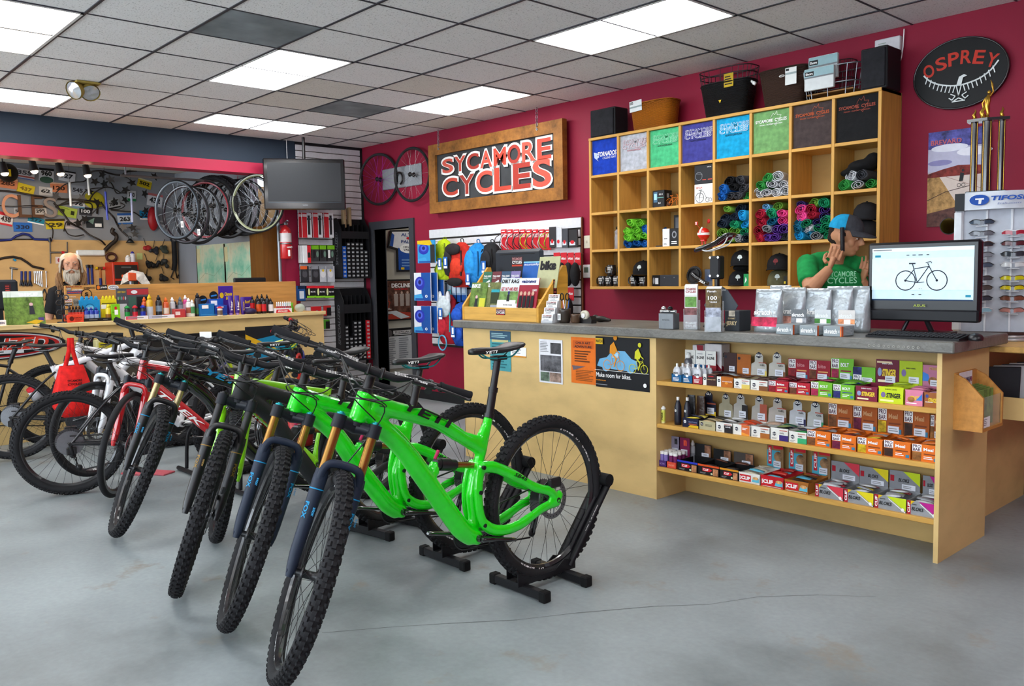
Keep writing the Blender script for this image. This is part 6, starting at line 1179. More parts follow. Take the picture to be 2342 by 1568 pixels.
def sunglasses(lab,lens,fr,loc,row):
    t=thing('sunglasses',lab,'sunglasses',loc,.31,'sunglasses on the white tower');fm=M(fr,.25,coat=.6);lm=M(lens,.16)
    for s in(-1,1):
        b=MB();n=10;rows=[]
        for zz,sc in((.0,1),(.012,1.04),(.024,.98)):
            rows.append([(s*(.008+.05*i/n),-.018+.026*(i/n)**2+.002*abs(zz-.012)*40*0,(zz-.012)*(1 if i<n*.7 else 1-.5*(i/n-.7)/.3)+.004*math.sin(PI*i/n))for i in range(n+1)])
        vs=[p for r in rows for p in r];b.add(vs,[(r*(n+1)+i,r*(n+1)+i+1,(r+1)*(n+1)+i+1,(r+1)*(n+1)+i)[::s]for r in range(2)for i in range(n)],0,True);b.obj('lens',lm,t)
        b=MB();b.tube([rows[2][i]for i in range(n+1)]+[(s*.062,.02,.006),(s*.06,.09,-.004)],.0028,6);b.tube([rows[0][i]for i in range(2,n)],.0014,5);b.obj('frame_arm',fm,t)
    b=MB();b.tube([(-.009,-.018,.010),(0,-.021,.012),(.009,-.018,.010)],.003,6);b.obj('bridge',fm,t)
RP=[508,534,559,583,607,637,659,683,710]
for r in range(9):
    z=at(2245,RP[r],1,-.66).z
    for c in range(2):
        if r==0 and c==1:continue
        L_,F_,nm=SGC[(2*r+c)%18];p=V((7.27,-.50,0))+RZ@V((-.078+.155*c,-.115,0));sunglasses('sunglasses with %s on the tower, row %d from the header'%(nm,r+1),L_,F_,(p.x,p.y,z),r)
        b=MB();b.rbox((-.03+(-.078+.155*c),-.12,z-.985-.022),(.03+(-.078+.155*c),-.07,z-.985-.018),.001);b.obj('peg_shelf',WP,rk)
p=at(2170,517,1,-.62);b=MB();b.cyl((0,.006,0),(0,0,0),.046,n=28);mm=thing('round_mirror','small round swivel mirror on the left of the sunglasses tower','mirror',(p.x,-.62,p.z),rot=(.14,0,.1));b.obj('mirror_glass',M('#b8934a',.08,metal=1.),mm);b=MB();b.tube([(.046*math.cos(2*PI*i/24),.002,.046*math.sin(2*PI*i/24))for i in range(24)],.003,6,closed=True);b.tube([(0.03,.005,0),(.06,.05,0)],.004,6);b.obj('frame',BLK,mm)  # mirror glass coloured gold-brown to stand in for a brown reflection
tr=thing('trophy','tall three-column black trophy with gold figure on the sunglasses tower','trophy',(7.20,-.50,1.802),.31);GLD=M('#b8923a',.25,metal=.9);TBK=M('#15161a',.2,coat=1.)
b=MB();b.rbox((-.1,-.05,0),(.1,.05,.014),.003);b.obj('base',TBK,tr)
for x,y,r in((-.062,0,.019),(.0,-.022,.025),(.072,0.005,.019)):
    b=MB();b.cyl((x,y,.014),(x,y,.40),r,n=18);cl=b.obj('column',TBK,tr);b=MB();
    for a in(-.75,-2.3):b.cyl((x+r*math.cos(a),y+r*math.sin(a),.016),(x+r*math.cos(a),y+r*math.sin(a),.398),.0022,n=6)
    b.obj('gold_stripe',GLD,cl)
b=MB();b.prism([(-.1,-.03),(.0,-.06),(.11,-.03),(.1,.04),(-.09,.04)],.016,(0,0,.40),(1,0,0),(0,1,0));b.obj('top_plate',TBK,tr)
def flame(x,y,z,s):b=MB();b.tube([(x,y,z),(x,y,z+.012*s),(x-.006*s,y,z+.03*s),(x+.004*s,y,z+.05*s),(x,y,z+.066*s)],[.006*s,.012*s,.010*s,.006*s,.001],8);b.obj('gold_flame',GLD,tr)
flame(-.062,0,.416,.9);flame(.072,0,.416,.9);flame(-.022,-.02,.416,1.2)
b=MB();b.tube([(.0,-.02,.416),(0,-.02,.43),(.002,-.02,.45),(-.004,-.02,.48),(0,-.02,.52),(.004,-.02,.545)],[.016,.008,.01,.014,.016,.008],10);b.ell((.006,-.02,.558),(.010,.010,.012));b.tube([(.01,-.02,.535),(.026,-.02,.56),(.02,-.02,.60),(.012,-.02,.625)],[.006,.005,.006,.001],6);b.tube([(-.01,-.02,.53),(-.026,-.02,.50),(-.02,-.02,.47)],.005,6);b.obj('gold_figure',GLD,tr)
# ---------------- hanging shop sign, wall wheels, doorway pictures ----------------
SX0,SX1,SZ0,SZ1,SY=1.475,3.50,2.075,2.805,-.07;W,H=SX1-SX0,SZ1-SZ0;RU=M('#8a5a26',.6,'rust')
t=thing('shop_sign','large hanging chalk-dark shop sign with red letters in a rusty wooden frame','sign',(SX0,SY,SZ0));fw=.115
b=MB();b.box((fw,0,fw),(W-fw,.03,H-fw));b.obj('panel',M('#3a3c3e',.6,'dirty'),t)
for k in range(4):
    b=MB();o=[(0,0),(W,0),(W-fw,fw),(fw,fw)]if k%2==0 else[(0,0),(fw,fw),(fw,H-fw),(0,H)]
    if k==2:o=[(x,H-z)for x,z in o][::-1]
    if k==3:o=[(W-x,z)for x,z in o][::-1]
    b.prism(o,.06,(0,.03,0));b.obj('frame_board',RU,t)
sh_,oc=M('#17181a',.6),M('#e6e4e0',.5);rd=[M('#b5402f',.5),M('#9c3328',.5),M('#c05040',.5)]
def word(s,x0,x1,zc,hh,grow):
    n=len(s);wd=(x1-x0)/n
    for i,chh in enumerate(s):
        f=i/(n-1);h_=hh*(1+grow*f);x=x0+wd*(i+.5);z=zc+grow*hh*f*.12;big=i==n-1 and grow>.3
        for m,bo,dx,dy in((sh_,.042,.012,-.0032),(oc,.036,0,-.0044),(rd[(i*7+n)%3],.024,0,-.0056)):txt(t,chh,m,(x+dx,dy,z-dx),wd*.90+(.044 if bo>.03 else 0),h_+(.042 if bo>.03 else 0),bold=bo)
word('SYCAMORE',.20,W-.16,H*.665,.15,.30);word('CYCLES',.20,W-.16,H*.36,.185,.42)
for x in(.19,1.70):
    ch_=thing('sign_chain','short steel chain holding the %s end of the shop sign'%('left' if x<1 else 'right'),'chain',(SX0+x,SY-.035,SZ1-.055));z=0
    b=MB();b.cyl((0,.035,-.0),(0,-.004,0),.012,n=8);b.obj('hook_bolt',STEEL,ch_)
    for k in range(6):
        b=MB();b.tube([((.010*math.cos(2*PI*i/10))if k%2 else 0,0 if k%2 else .010*math.cos(2*PI*i/10),.012+.034*k+.020*math.sin(2*PI*i/10))for i in range(10)],.003,5,closed=True);b.obj('chain_link',STEEL,ch_)
pl_=thing('wall_plate','grey rounded plate with hook behind the two display wheels','plate',(0,0,0));a=at(875,445,1,-.02);c=at(962,370,1,-.02);b=MB();b.rbox((a.x,-.02,a.z+.05),(c.x,-.002,c.z-.01),.01);b.obj('plate',M('#8d9196',.5),pl_);b=MB();m_=(a+c)/2;b.tube([(m_.x+.07*math.cos(i*PI/8),-.05,m_.z+.07*math.sin(i*PI/8))for i in range(-3,11)],.012,6);b.obj('hook',BLK,pl_)
def wheel_thing(label,p,M4,R=.30,w=.013,knob=False,rim=RIMB,spoke=SPKS,rotor=0,group=None,tire=True,name='bicycle_wheel'):
    t=thing(name,label,'wheel',p,group=group);t.matrix_world=Matrix.Translation(p)@M4
    ti,rm,sp,hb,ro,ri=wheel_meshes(R=R,w=w,knob=knob,rim=rim,spoke=spoke,nsp=24,rimd=.016)
    if tire:link('tire',ti,t)
    link('rim',rm,t);link('spoke_set',sp,t);link('hub',hb,t)
    if rotor:link('rotor',ro,t)
    return t
for(u,v),lab,sp in(((866,410),'thin black display wheel with violet spokes on the red wall near the corner',M('#b03ad0',.3,metal=.5)),((942,399),'thin black display wheel with silver spokes beside the shop sign',SPKS)):
    p=at(u,v,1,-.09);wheel_thing(lab,p,Matrix.Rotation(.25 if u<900 else .1,4,'Z'),.305,.010,spoke=sp)
corridor_fill_light=thing('ceiling_light','small square ceiling lamp in the corridor behind the doorway','light',(.9,1.1,2.6));MB().box((-.25,-.25,-.03),(.25,.25,-.002)).obj('diffuser',M('#fffaf0',.6,emit=9.0),corridor_fill_light)  # fill lamp added out of view to brighten the dark corridor
JW=M('#d5d6da',.6);JB=M('#1c4a9a',.6);y0=.29;t=thing('framed_jersey','framed white and blue cycling jersey on the corridor wall','picture',(.06,y0,1.46));oj=[(0,.30),(.13,.27),(.13,0),(.62,0),(.62,.54),(.05,.52)]
b=MB();b.prism([(y,z)for y,z in oj],.02,(0,0,0),LX,LY);b.obj('frame',BLK,t);q=[(.022,.325),(.152,.292),(.152,.022),(.60,.022),(.60,.515),(.068,.498)]
prints(t,(.0205,0,0),LX,LY,.62,.54,[('p',[(y/.62,z/.54)for y,z in q],JW),('p',[(.152/.62,.022/.54),(.60/.62,.022/.54),(.60/.62,.55),(.4,.50),(.152/.62,.56)],JB),('p',[(.04,.6),(.12,.58),(.16,.85),(.1,.9)],JB),('c',.52,.54,.24,.11,WHITE),('t','ORGANIC',.52,.575,.3,.05,M('#2a2a3a')),('t','VALLEY',.52,.51,.3,.05,M('#2a2a3a')),('t','ALTA',.5,.86,.36,.07,M('#1c3a7a')),('c',.5,.78,.05,.03,RED),('t','PALLA',.5,.70,.36,.07,M('#1c3a7a')),('f',.32,.1,.8,.3,3,M('#6a90c8')),('r',.3,.05,.38,.1,YEL)],lift=.001)
def wcard(label,y,z,w,h,m,items,fr=True):
    t=thing('framed_poster' if fr else 'wall_chart',label,'poster',(.055,y,z));b=MB();b.box((0,0,0),(.015,w,h));b.obj('frame',BLK if fr else M('#d0d0d2',.6),t);e=.02 if fr else 0
    prints(t,(.0155,e,e),LX,LY,w-2*e,h-2*e,[('r',0,0,1,1,m)]+items);return t
wcard('framed brown race team poster on the corridor wall',.17,.845,.72,.52,M('#5a3a30',.5,'photo'),[('t','DECLINE',.42,.88,.42,.11,WHITE,.03),('t','RACE SERIES',.42,.78,.3,.04,RED),('p',[(0,.05),(.3,.2),(1,.1),(1,0),(0,0)],M('#a83a2c')),('p',[(0,.2),(.3,.22),(.6,.04),(.4,.0),(.2,.14),(0,.16)],M('#c8ccd0')),('f',.08,.25,.2,.3,2,WHITE)]+sum([[('p',[(.26+.13*i,.34),(.34+.13*i,.34),(.35+.13*i,.66),(.25+.13*i,.66)],M('#a89890')),('c',.30+.13*i,.69,.025,.035,M('#c0a090'))]for i in range(5)],[])+[('l',[(.12,.3),(.16,.45),(.1,.5)],.012,M('#b0402c'))])
wcard('white signature chart headed for a stage race under the framed posters',.18,.24,.66,.51,M('#c8c9cc',.6),[('r',0,.80,1,1,M('#1c1a1c')),('c',.12,.88,.1,.1,M('#5a5456')),('r',.24,.86,1,.94,M('#d8d4d4')),('t','2016 PISGAH STAGE RACE',.62,.90,.7,.05,M('#2a1418'),.02),('f',.26,.81,.7,.85,1,WHITE)]+[('f',.06+.3*k,.08,.3+.3*k,.76,13,M('#8d8f96'))for k in range(3)],False)
wcard('white paper notice low on the corridor wall behind the bikes',.18,.0,.66,.2,M('#bfbfbe',.6),[],False)
# ---------------- packed slat wall behind the counter ----------------
QY= -.015;t=tag(MB().box((1.36,QY,.62),(3.655,-.002,1.905)).obj('display_slatwall',M('#2d2a28',.6)),'white slatted display wall hung with packs behind the magazine rack','slatwall')
b=MB();b.box((1.36,QY-.012,1.815),(3.655,QY,1.905));b.obj('header_strip',M('#d2d3d6',.4),t);b=MB();b.box((3.65,QY-.012,.62),(3.665,QY,1.91));b.obj('edge_strip',M('#6a3a22',.5),t)
tm=MB();tm.rbox((0,-.013,.006),(2.27,0,.070),.003);tme=tm.mesh('slat',M('#d6d6d9',.35))
for k in range(15):link('slat',tme,t,(1.365,QY,.64+.0775*k))
def hook(parent,x,y0,y1,z):b=MB();b.cyl((x,y0,z),(x,y1,z),.003,n=6);b.obj('hook',STEEL,parent)
def hung(name,label,cat,u0,v0,u1,v1,y,m,items,thick=.012,group=None,X=BX):
    a=at(u0,v1,1,y);c=at(u1,v0,1,y);b=MB();b.rbox((0,0,0),(c.x-a.x,thick,c.z-a.z),.002);t=tag(b.obj(name,m,None,(a.x,y,a.z)),label,cat,group);prints(t,(0,0,0),BX,BY,c.x-a.x,c.z-a.z,items);hook(t,(c.x-a.x)/2,thick,-y-.02,c.z-a.z-.012);return t
HB=M('#d5dbe4',.4);DB=M('#1c4f9a',.4)
resv=lambda yy:[('r',.45 if not yy else .0,0,1,1,DB if not yy else M('#2f8fc8')),('p',[(0,0),(.6,0),(.45,.25),(0,.2)],M('#3f9ad0')),('c',.36,.62,.30,.24,M('#2033a8',.3)),('c',.36,.66,.18,.14,M('#4a63d0',.3)),('c',.36,.66,.09,.08,M('#16206a',.3)),('r',.08,.02,.9,.09,M('#1c4f9a'))]
for r,(v0,v1)in enumerate(((548,602),(623,687),(700,760))):
    for k in range(1 if r==0 else 3):
        y= -.30+.055*k;nm=('top','middle','bottom')[r]
        hung('hose_reservoir_pack',('front','second','rear')[k]+' blue boxed drinking reservoir on the %s hook beside the doorway'%nm,'pack',948+15*k+(8 if r==0 else 0),v0,948+15*k+(46 if r==0 else 36),v1,y,HB if r else M('#2f8fc8',.4),resv(r==0)+([('p',[(.0,.85),(.0,1),(.75,1),(.9,.75)],YEL),('r',.75,.0,1,.8,M('#2a2a2a'))]if r==0 else[('t','0',.75,.16,.14,.1,WHITE)]),group='blue reservoir packs on the %s hook'%nm if r else None)
def pack(label,u0,v0,u1,v1,y,col,parts,dep=.15,strap='#1c1c1e',tagc=None):
    a=at(u0,v1,1,y);c=at(u1,v0,1,y);W,H=c.x-a.x,c.z-a.z;t=thing('backpack',label,'backpack',((a.x+c.x)/2,y+dep*.4,a.z));m=M(col,.75,'fabric');b=MB()
    b.tube([(0,0,.0),(0,0,H*.06),(0,-.01,H*.3),(0,-.005,H*.62),(0,.01,H*.88),(0,.02,H*.98)],[W*.30,W*.42,W*.5,W*.47,W*.36,W*.15],16,flat=dep/W,up=(1,0,0));b.obj('pack_body',m,t)
    for(x,z,rx,rz,d,cc)in parts:
        b=MB();b.ell((x*W,-dep*.42-d*.3,z*H),(rx*W,d,rz*H),14,8);b.obj('pocket',M(cc,.75,'fabric'),t)
    b=MB();b.tube(spline([(-.02,.03,H*.95),(-.02,.02,H*1.06),(.02,.02,H*1.06),(.02,.03,H*.95)],4),.005,6);b.obj('hang_loop',M(strap,.7),t)
    b=MB()
    for s in(-1,1):b.tube([(s*W*.3,-dep*.45,H*.25),(s*W*.36,-dep*.5,H*.5),(s*W*.25,-dep*.35,H*.8)],.006,5,flat=1.6)
    stuff(b.obj('strap',M(strap,.7),t));del bpy.data.objects[t.children[-1].name]['kind']
    if tagc:prints(t,(tagc[0]*W,-dep*.5-.045,tagc[1]*H),BX,BY,.07,.12,[('r',0,0,1,1,M('#2462b0')),('r',.1,.02,.9,.2,WHITE),('r',.3,.3,.7,.85,WHITE),('t','CAMELBAK',.5,.25,.8,.06,DB)],name='hang_tag')
    return t
pack('bright yellow slim hydration pack at the top left of the slat wall',990,545,1024,600,-.2,'#b8d01c',[(0,.5,.3,.3,.02,'#a5bd14')],.11,'#6a7a10');pack('bright yellow small pack hanging under the slim yellow one',992,592,1026,640,-.2,'#c2da20',[(0,.4,.3,.3,.02,'#b0c818')],.11,'#6a7a10',(.05,.5))
pack('large red and black hydration pack, biggest of the hanging packs',1018,551,1064,657,-.24,'#c02a1c',[(-.05,.84,.36,.13,.03,'#2a2628'),(-.3,.55,.2,.3,.03,'#2c2a2c'),(.0,.12,.36,.1,.03,'#1f1d1f'),(.1,.45,.3,.2,.03,'#d83a22')],.20,'#2a2a2c',(-.32,.42))
pack('sky blue hydration pack between the red and the black packs',1058,553,1102,657,-.2,'#1c82c8',[(-.08,.5,.26,.34,.03,'#2a92d8'),(.0,.15,.3,.12,.03,'#1870b0')],.17,'#155a90',(-.1,.06));pack('plain black hydration pack beside the sky blue one',1094,552,1132,632,-.16,'#1b1c1f',[(0,.45,.3,.3,.03,'#232428')],.15,'#111112',(-.05,.1))
pack('white and red running vest on the lower hooks',998,672,1036,785,-.2,'#a81c2a',[(0,.75,.4,.22,.03,'#c8d2d6'),(-.2,.92,.12,.14,.02,'#d6dade'),(.25,.92,.12,.14,.02,'#d6dade'),(-.1,.35,.25,.18,.03,'#c02434')],.13,'#2aa0a8',(-.1,.5));pack('royal blue small pack low on the slat wall by the rack',1030,692,1064,748,-.19,'#1c4fb0',[(0,.5,.34,.3,.03,'#2458c0')],.14,'#12306a');pack('royal blue waist pack hanging below the small blue pack',1032,740,1064,790,-.19,'#1a48a6',[(0,.5,.34,.3,.03,'#2052b8')],.14,'#12306a',(-.2,.4))
b=MB();p=at(1012,790,1,-.22);b.tube([(p.x+.07*math.cos(2*PI*i/16),-.22,p.z+.03+.08*math.sin(2*PI*i/16))for i in range(16)],.008,6,closed=True);tag(b.obj('drinking_hose',M('#5ab5d8',.2,alpha=.8)),'coiled pale blue drinking hose under the red vest','hose')
for k in range(5):hung('bottle_pack','blue and clear packed bottle on the hook under the big packs','pack',1010+11*k,645,1022+11*k,690,-.1,M('#8aa8c8',.3),[('r',0,.0,1,.35,DB),('r',.2,.45,.8,.9,M('#c2d4e4'))],group='packed bottles under the backpacks')
cage_c=['#1a1a1c','#d0d2d6','#1a1a1c','#17171a','#c2d020','#1c1c1e','#d8d8da','#a3c020']
for k in range(8):
    u=1146+14.5*k;nm=('first','second','third','fourth','fifth','sixth','seventh','last')[k];t=hung('bottle_cage_card',nm+' red card with a bottle cage in the upper row','bottle cage',u,524,u+12,572,-.07-.01*(k%3),M('#c0202a',.45),[('r',.1,.62,.9,.8,M('#e0b0b0')),('f',.15,.85,.85,.95,1,WHITE)],.006)
    b=MB();
    for s in(-1,1):b.tube(spline([(.03+s*.02,-.01,.16),(.03+s*.045,-.06,.12),(.03+s*.03,-.075,.06),(.03+s*.012,-.02,.01)],4),.004,5)
    b.obj('cage',M(cage_c[k],.3),t)
for k in range(4):hung('boxed_accessory',('black','white and black','grey','black glossy')[k]+' accessory pack at the right end of the upper row','pack',1256+14*k,518+2*k,1270+14*k+(8 if k==3 else 0),566,-.1+.01*k,M(('#2a2a2e','#c8ccd0','#3a3f46','#1b1b1e')[k],.3),[('r',.2,.12,.8,.3,M('#c9ccd2')),('c',.5,.3,.2,.1,RED)])
for r,(v0,v1,n)in enumerate(((577,652,4),(657,712,3))):
    for k in range(n):
        u=1266+16*k;t=hung('saddle_bag',('red carded black saddle bag in the middle row, %s','red carded black saddle bag in the lower row, %s')[r]%('first','second','third','fourth')[k],'saddle bag',u,v0,u+14,v0+30,-.1,M('#c0202c',.45),[('t','ritas',.5,.55,.7,.2,WHITE,.02)],.005,'carded saddle bags')
        b=MB();b.ell((.035,-.03,-.08),(.05,.045,.11),12,8);b.obj('bag',M('#1a1a1c',.8,'fabric'),t)
p=at(1342,555,1,0);b=MB();b.rbox((0,-.008,0),(.075,0,.115),.003);t=tag(b.obj('light_switch',M('#cfc9b4',.4),None,(p.x-.03,0,p.z-.05)),'ivory switch plate on the red wall left of the shelving','switch');b=MB();b.rbox((.032,-.013,.045),(.043,-.006,.07),.002);b.obj('toggle',M('#bdb7a2',.4),t)
p=at(1346,620,1,0);b=MB();b.rbox((0,-.025,0),(.09,0,.12),.006);t=tag(b.obj('thermostat',M('#d8d8d6',.4),None,(p.x-.05,0,p.z-.06)),'white thermostat under the ivory switch plate','thermostat');prints(t,(0,-.025,0),BX,BY,.09,.12,[('r',.2,.4,.8,.8,M('#5a6a5a'))])
# ---------------- corner slat wall goods (facing +x) ----------------
def lhung(name,label,cat,u0,v0,u1,v1,x,m,items,thick=.012,group=None):
    a=at(u0,v1,0,x);c=at(u1,v0,0,x);b=MB();b.rbox((-thick,0,0),(0,c.y-a.y,c.z-a.z),.002);t=tag(b.obj(name,m,None,(x,a.y,a.z)),label,cat,group);prints(t,(0,0,0),LX,LY,c.y-a.y,c.z-a.z,items);b=MB();q=(c.y-a.y)/2;b.cyl((-thick,q,c.z-a.z-.012),(-x+.002,q,c.z-a.z-.012),.003,n=6);b.obj('hook',STEEL,t);return t
pump=[('r',.0,.0,.5,1,M('#c0242e')),('r',.58,.12,.82,.9,M('#222226')),('c',.7,.75,.2,.06,M('#3a3a40')),('r',.05,.84,.5,.95,M('#e8c8c8'))]
for k in range(3):
    for j in range(2):lhung('pump_card',('left','middle','right')[k]+' red and white mini pump card on the top hooks, '+('front','rear')[j],'pump',692+25*k-8*j,487,712+25*k-8*j,543,.16-.06*j,M('#d8dade',.4),pump)
for j in range(3):lhung('lever_card',('front','second','rear')[j]+' white and red tool card on the second hooks','tool card',694-5*j,561,710-5*j,601,.16-.05*j,M('#dcdde0',.4),[('r',.55,.0,1,1,RED),('r',.6,.3,.95,.6,BLK)])
for k in range(3):lhung('light_card',('left','middle','right')[k]+' lime topped bike light pack on the second hooks','bike light',713+17*k,561,731+17*k,597,.13,M('#303336',.3),[('r',0,.75,1,1,M('#7ac020')),('r',.2,.2,.45,.7,BLK if k<2 else WHITE),('c',.7,.45,.15,.2,M('#6a8a7a'))])
for k in range(4):lhung('tool_pack',('orange topped black','clear black','clear gauge','rear gauge')[k]+' tool pack on the third hooks','tool pack',688+17*k+(8 if k else 0),608,706+17*k+(8 if k else 0),645,.13,M('#26272b' if k<2 else '#b9bcc4',.3),[('r',0,.8,.8,1,M('#d8602a')if k==0 else M('#8a8d94')),('c',.5,.5,.3,.22,M('#d8d8da')if k>1 else M('#4a4a50')),('c',.5,.72,.12,.08,YEL if k>1 else M('#3a3a3e'))])
for k in range(3):lhung('bar_tape_box',('left','middle','right')[k]+' red, black and lime handlebar tape box','tape box',702+21*k,653,722+21*k,681,.15,M('#1a1a1c',.4),[('r',0,.8,1,1,RED),('r',0,0,1,.16,M('#7ac020')),('c',.25,.5,.1,.3,M('#d8e0a0')),('t','PRO TAPE',.68,.5,.5,.12,WHITE)],.05)
lhung('blue_tool_box','tall blue carton hooked left of the tape boxes','carton',682,653,698,688,.14,M('#1c4f8c',.4),[('r',.2,.15,.8,.65,M('#c8d4e0')),('r',0,.8,1,1,M('#12203a'))],.04)
lhung('shock_pump_box','tall red shock pump box low on the corner slat wall','pump',716,700,735,775,.13,M('#c01f26',.4),[('r',.35,.1,.6,.7,BLK),('c',.5,.8,.25,.08,GREY)],.04);lhung('shock_pump_box','white edged pump box beside the tall red one','pump',704,702,715,775,.10,M('#d8d8dc',.4),[('r',.3,.1,.6,.6,RED)],.03)
lhung('cable_pack','small red and black cable pack low on the slat wall','pack',741,698,757,722,.12,M('#b02a2a',.4),[('r',.4,.0,1,.8,BLK)]);lhung('cable_pack','small green and black cable pack low on the slat wall','pack',739,730,754,752,.12,M('#4a8a2a',.4),[('r',.4,.0,1,.8,BLK)])
def tube_tower(label,z0,z1,tops,key):
    y0,y1,D= -.45,-.06,.20;n=6;cw=(y1-y0-.03)/n;t=thing('tube_display',label,'display rack',(.006,y0,z0));H=z1-z0;TB=M('#17171a',.5)
    b=MB();b.box((0,0,0),(.01,y1-y0,H));b.obj('back_panel',TB,t)
    for y in(0,y1-y0-.01):b=MB();b.prism([(0,0),(D,0),(D,H*.82),(.1,H),(0,H)],.01,(0,y+.01,0),(1,0,0),(0,0,1));b.obj('side_panel',TB,t)
    for k in range(1,n):b=MB();b.box((0,.015+cw*k-.002,0),(D-.03,.015+cw*k+.002,H*.9));b.obj('divider',TB,t)
    b=MB();b.box((0,0,0),(D+.01,y1-y0,.012));b.obj('bottom_ledge',TB,t);b=MB();b.box((D-.006,.01,H*.66),(D,y1-y0-.01,H*.78));b.obj('name_band',M('#1d1d20',.5),t)
    txt(t,'SPECIALIZED',M('#6a6d72',.4),(D*.45,-.001,H*.5),H*.55,D*.28,(0,0,1),(-1,0,0),bold=.02,shear=.2)
    for k in range(n):
        m,cnt=tops[k];bm=MB();bm.box((0,0,0),(.14,cw-.008,.044));me=bm.mesh('tube_box',m)
        for j in range(cnt):
            o=link('tube_box',me,None,(.05,y0+.015+cw*k+.004,z0+.013+.0465*j));lab='%s inner tube box, %s stack from the left in the %s tower'%('red' if m==RTB else 'blue' if m==BTB else 'black',('first','second','third','fourth','fifth','last')[k],key);tag(o,lab,'box',lab+' stack');prints(o,(.14,.005,.006),LX,LY,cw-.018,.03,[('r',.15,.2,.85,.8,M('#c9cbd0')),('f',.2,.3,.8,.7,2,DARK)])
RTB,BTB,KTB=M('#c01f2a',.4),M('#1c5ac0',.4),M('#1d1d20',.4)
tube_tower('upper black inner tube tower on the corner slat wall',1.385,2.10,[(BTB,8),(KTB,9),(KTB,9),(KTB,9),(KTB,9),(KTB,7)],'upper');tube_tower('lower black inner tube tower on the corner slat wall',.40,1.27,[(KTB,9),(KTB,6),(KTB,10),(KTB,10),(KTB,4),(RTB,10)],'lower')
for k,u in enumerate((785,797)):hh=.22;p=at(u,520,0,.12);b=MB();b.rbox((0,0,0),(.06,.035,hh),.004);tag(b.obj('kraft_tube',M('#a08866',.7),None,(.08,p.y,1.99+.02*k)),('short','tall')[k]+' kraft paper roll standing in the top of the upper tube tower','paper roll')
t=thing('television','flat black television hung from the ceiling in the corner','television',(.42,-1.02,2.435),1.05);W,H=.88,.56;b=MB();b.rbox((-W/2,0,-H/2),(W/2,.07,H/2),.012);b.obj('case',M('#0d0d10',.15,coat=1.),t)
b=MB();b.box((-W/2+.045,-.002,-H/2+.09),(W/2-.045,.002,H/2-.045));b.obj('screen',M('#1c2024',.35),t);b=MB();b.box((-W/2+.05,-.004,-H/2+.078),(W/2-.05,0,-H/2+.083));b.obj('trim_line',M('#5a6a74',.2,metal=.8),t);txt(t,'VIZIO',M('#9aa0a6',.3),(0.0,-.0055,-H/2+.05),.06,.013)
b=MB();b.cyl((0,.1,-.1),(0,.1,.525),.018,n=10);b.box((-.12,.06,-.12),(.12,.1,.12));b.obj('mount',BLK,t)
b=MB();p0=at(655,320,0,.03);p1=at(657,368,0,.06);b.tube([tuple(p0+V((0,0,.05))),tuple(p0),tuple(p1)],.004,5);tag(b.obj('white_cable',WHITE),'thin white cable dropping to the television from the header','cable')
# ---------------- service counter and workshop ----------------
sc_=thing('service_counter','long plywood service counter under the workshop hatch with a raised back board','counter');Y0,Y1,SF,SZ= -8.5,-.96,.62,1.03
b=MB();b.box((SF-.02,Y0,0),(SF,Y1,SZ-.03));b.box((.004,Y1-.02,0),(SF-.02,Y1,SZ-.03));b.obj('front_panel',pl,sc_)
for y in(-5.9,-3.47):b=MB();b.box((SF,y-.004,0),(SF+.003,y+.004,SZ-.03));b.obj('panel_joint',M('#7a5f34',.6),sc_)
b=MB();b.rbox((-.35,Y0,SZ-.03),(SF+.035,-1.064,SZ),.004);b.rbox((.004,-1.064,SZ-.03),(SF+.035,Y1,SZ),.004);b.obj('counter_top',M('#c99a55',.4,'woody'),sc_);b=MB();b.rbox((SF+.035,Y0,SZ-.034),(SF+.05,Y1+.005,SZ+.006),.003);b.obj('edge_strip',M('#e0c389',.45,'woody'),sc_)
b=MB();b.rbox((.17,-3.455,SZ),(.19,-1.05,1.366),.003);rs=b.obj('riser_board',M('#c08c4c',.4,'woody'),sc_)
STK=[(.02,.17,.9,.05,'RACE FACE','#a02a24',None),(.0,0,0,0,'','',None)]
def rp(u0,v0,u1,v1):a=at(u0,v1,0,.1905);c=at(u1,v0,0,.1905);return a,c.y-a.y,c.z-a.z
for u0,v0,u1,v1,s_,tc,bg in((149,653,189,658,'RACE FACE','#8a2a20',None),(152,657,163,664,'IX','#c9c9c4','#7a6a58'),(164,659,190,665,'crankbrothers','#d8d4c8',None),(190,655,219,661,'SHIMANO','#3a2a1c',None),(220,651,245,663,'praxis','#d8d8d4','#2a2420'),(153,664,188,672,'mavic','#c03a30','#3a4a72'),(150,676,174,681,'THOMSON','#d8cfc0',None),(149,683,165,691,'ROCK','#a02a2a','#d8d4d0'),(149,692,165,699,'SHOX','#e0dcd8','#1f1c1c'),(168,682,180,700,'SRAM','#4a4a48','#8a8880')):
    a,w_,h_=rp(u0,v0,u1,v1);prints(rs,a,LX,LY,w_,h_,([('r',0,0,1,1,M(bg,.5))]if bg else[])+([('c',.2,.5,.14,.4,M('#d8701c'))]if s_=='praxis' else[])+[('t',s_,.5 if s_!='praxis' else .68,.5,.9 if s_!='praxis' else .55,.7 if not bg else .5,M(tc,.5),.03)],name='sticker')
a,w_,h_=rp(247,651,271,663);prints(rs,a,LX,LY,w_,h_,[('c',.5,.5,.5,.5,M('#d8d8dc')),('c',.5,.5,.4,.36,M('#8a8a90')),('t','HELMETS',.5,.5,.6,.3,WHITE)],name='sticker')
a,w_,h_=rp(188,663,208,682);prints(rs,a,LX,LY,w_,h_,[('o',.5,.5,.05,.008,M('#2a2018')),('t','S',.5,.5,.4,.5,M('#2a2018'),.06)],name='sticker')
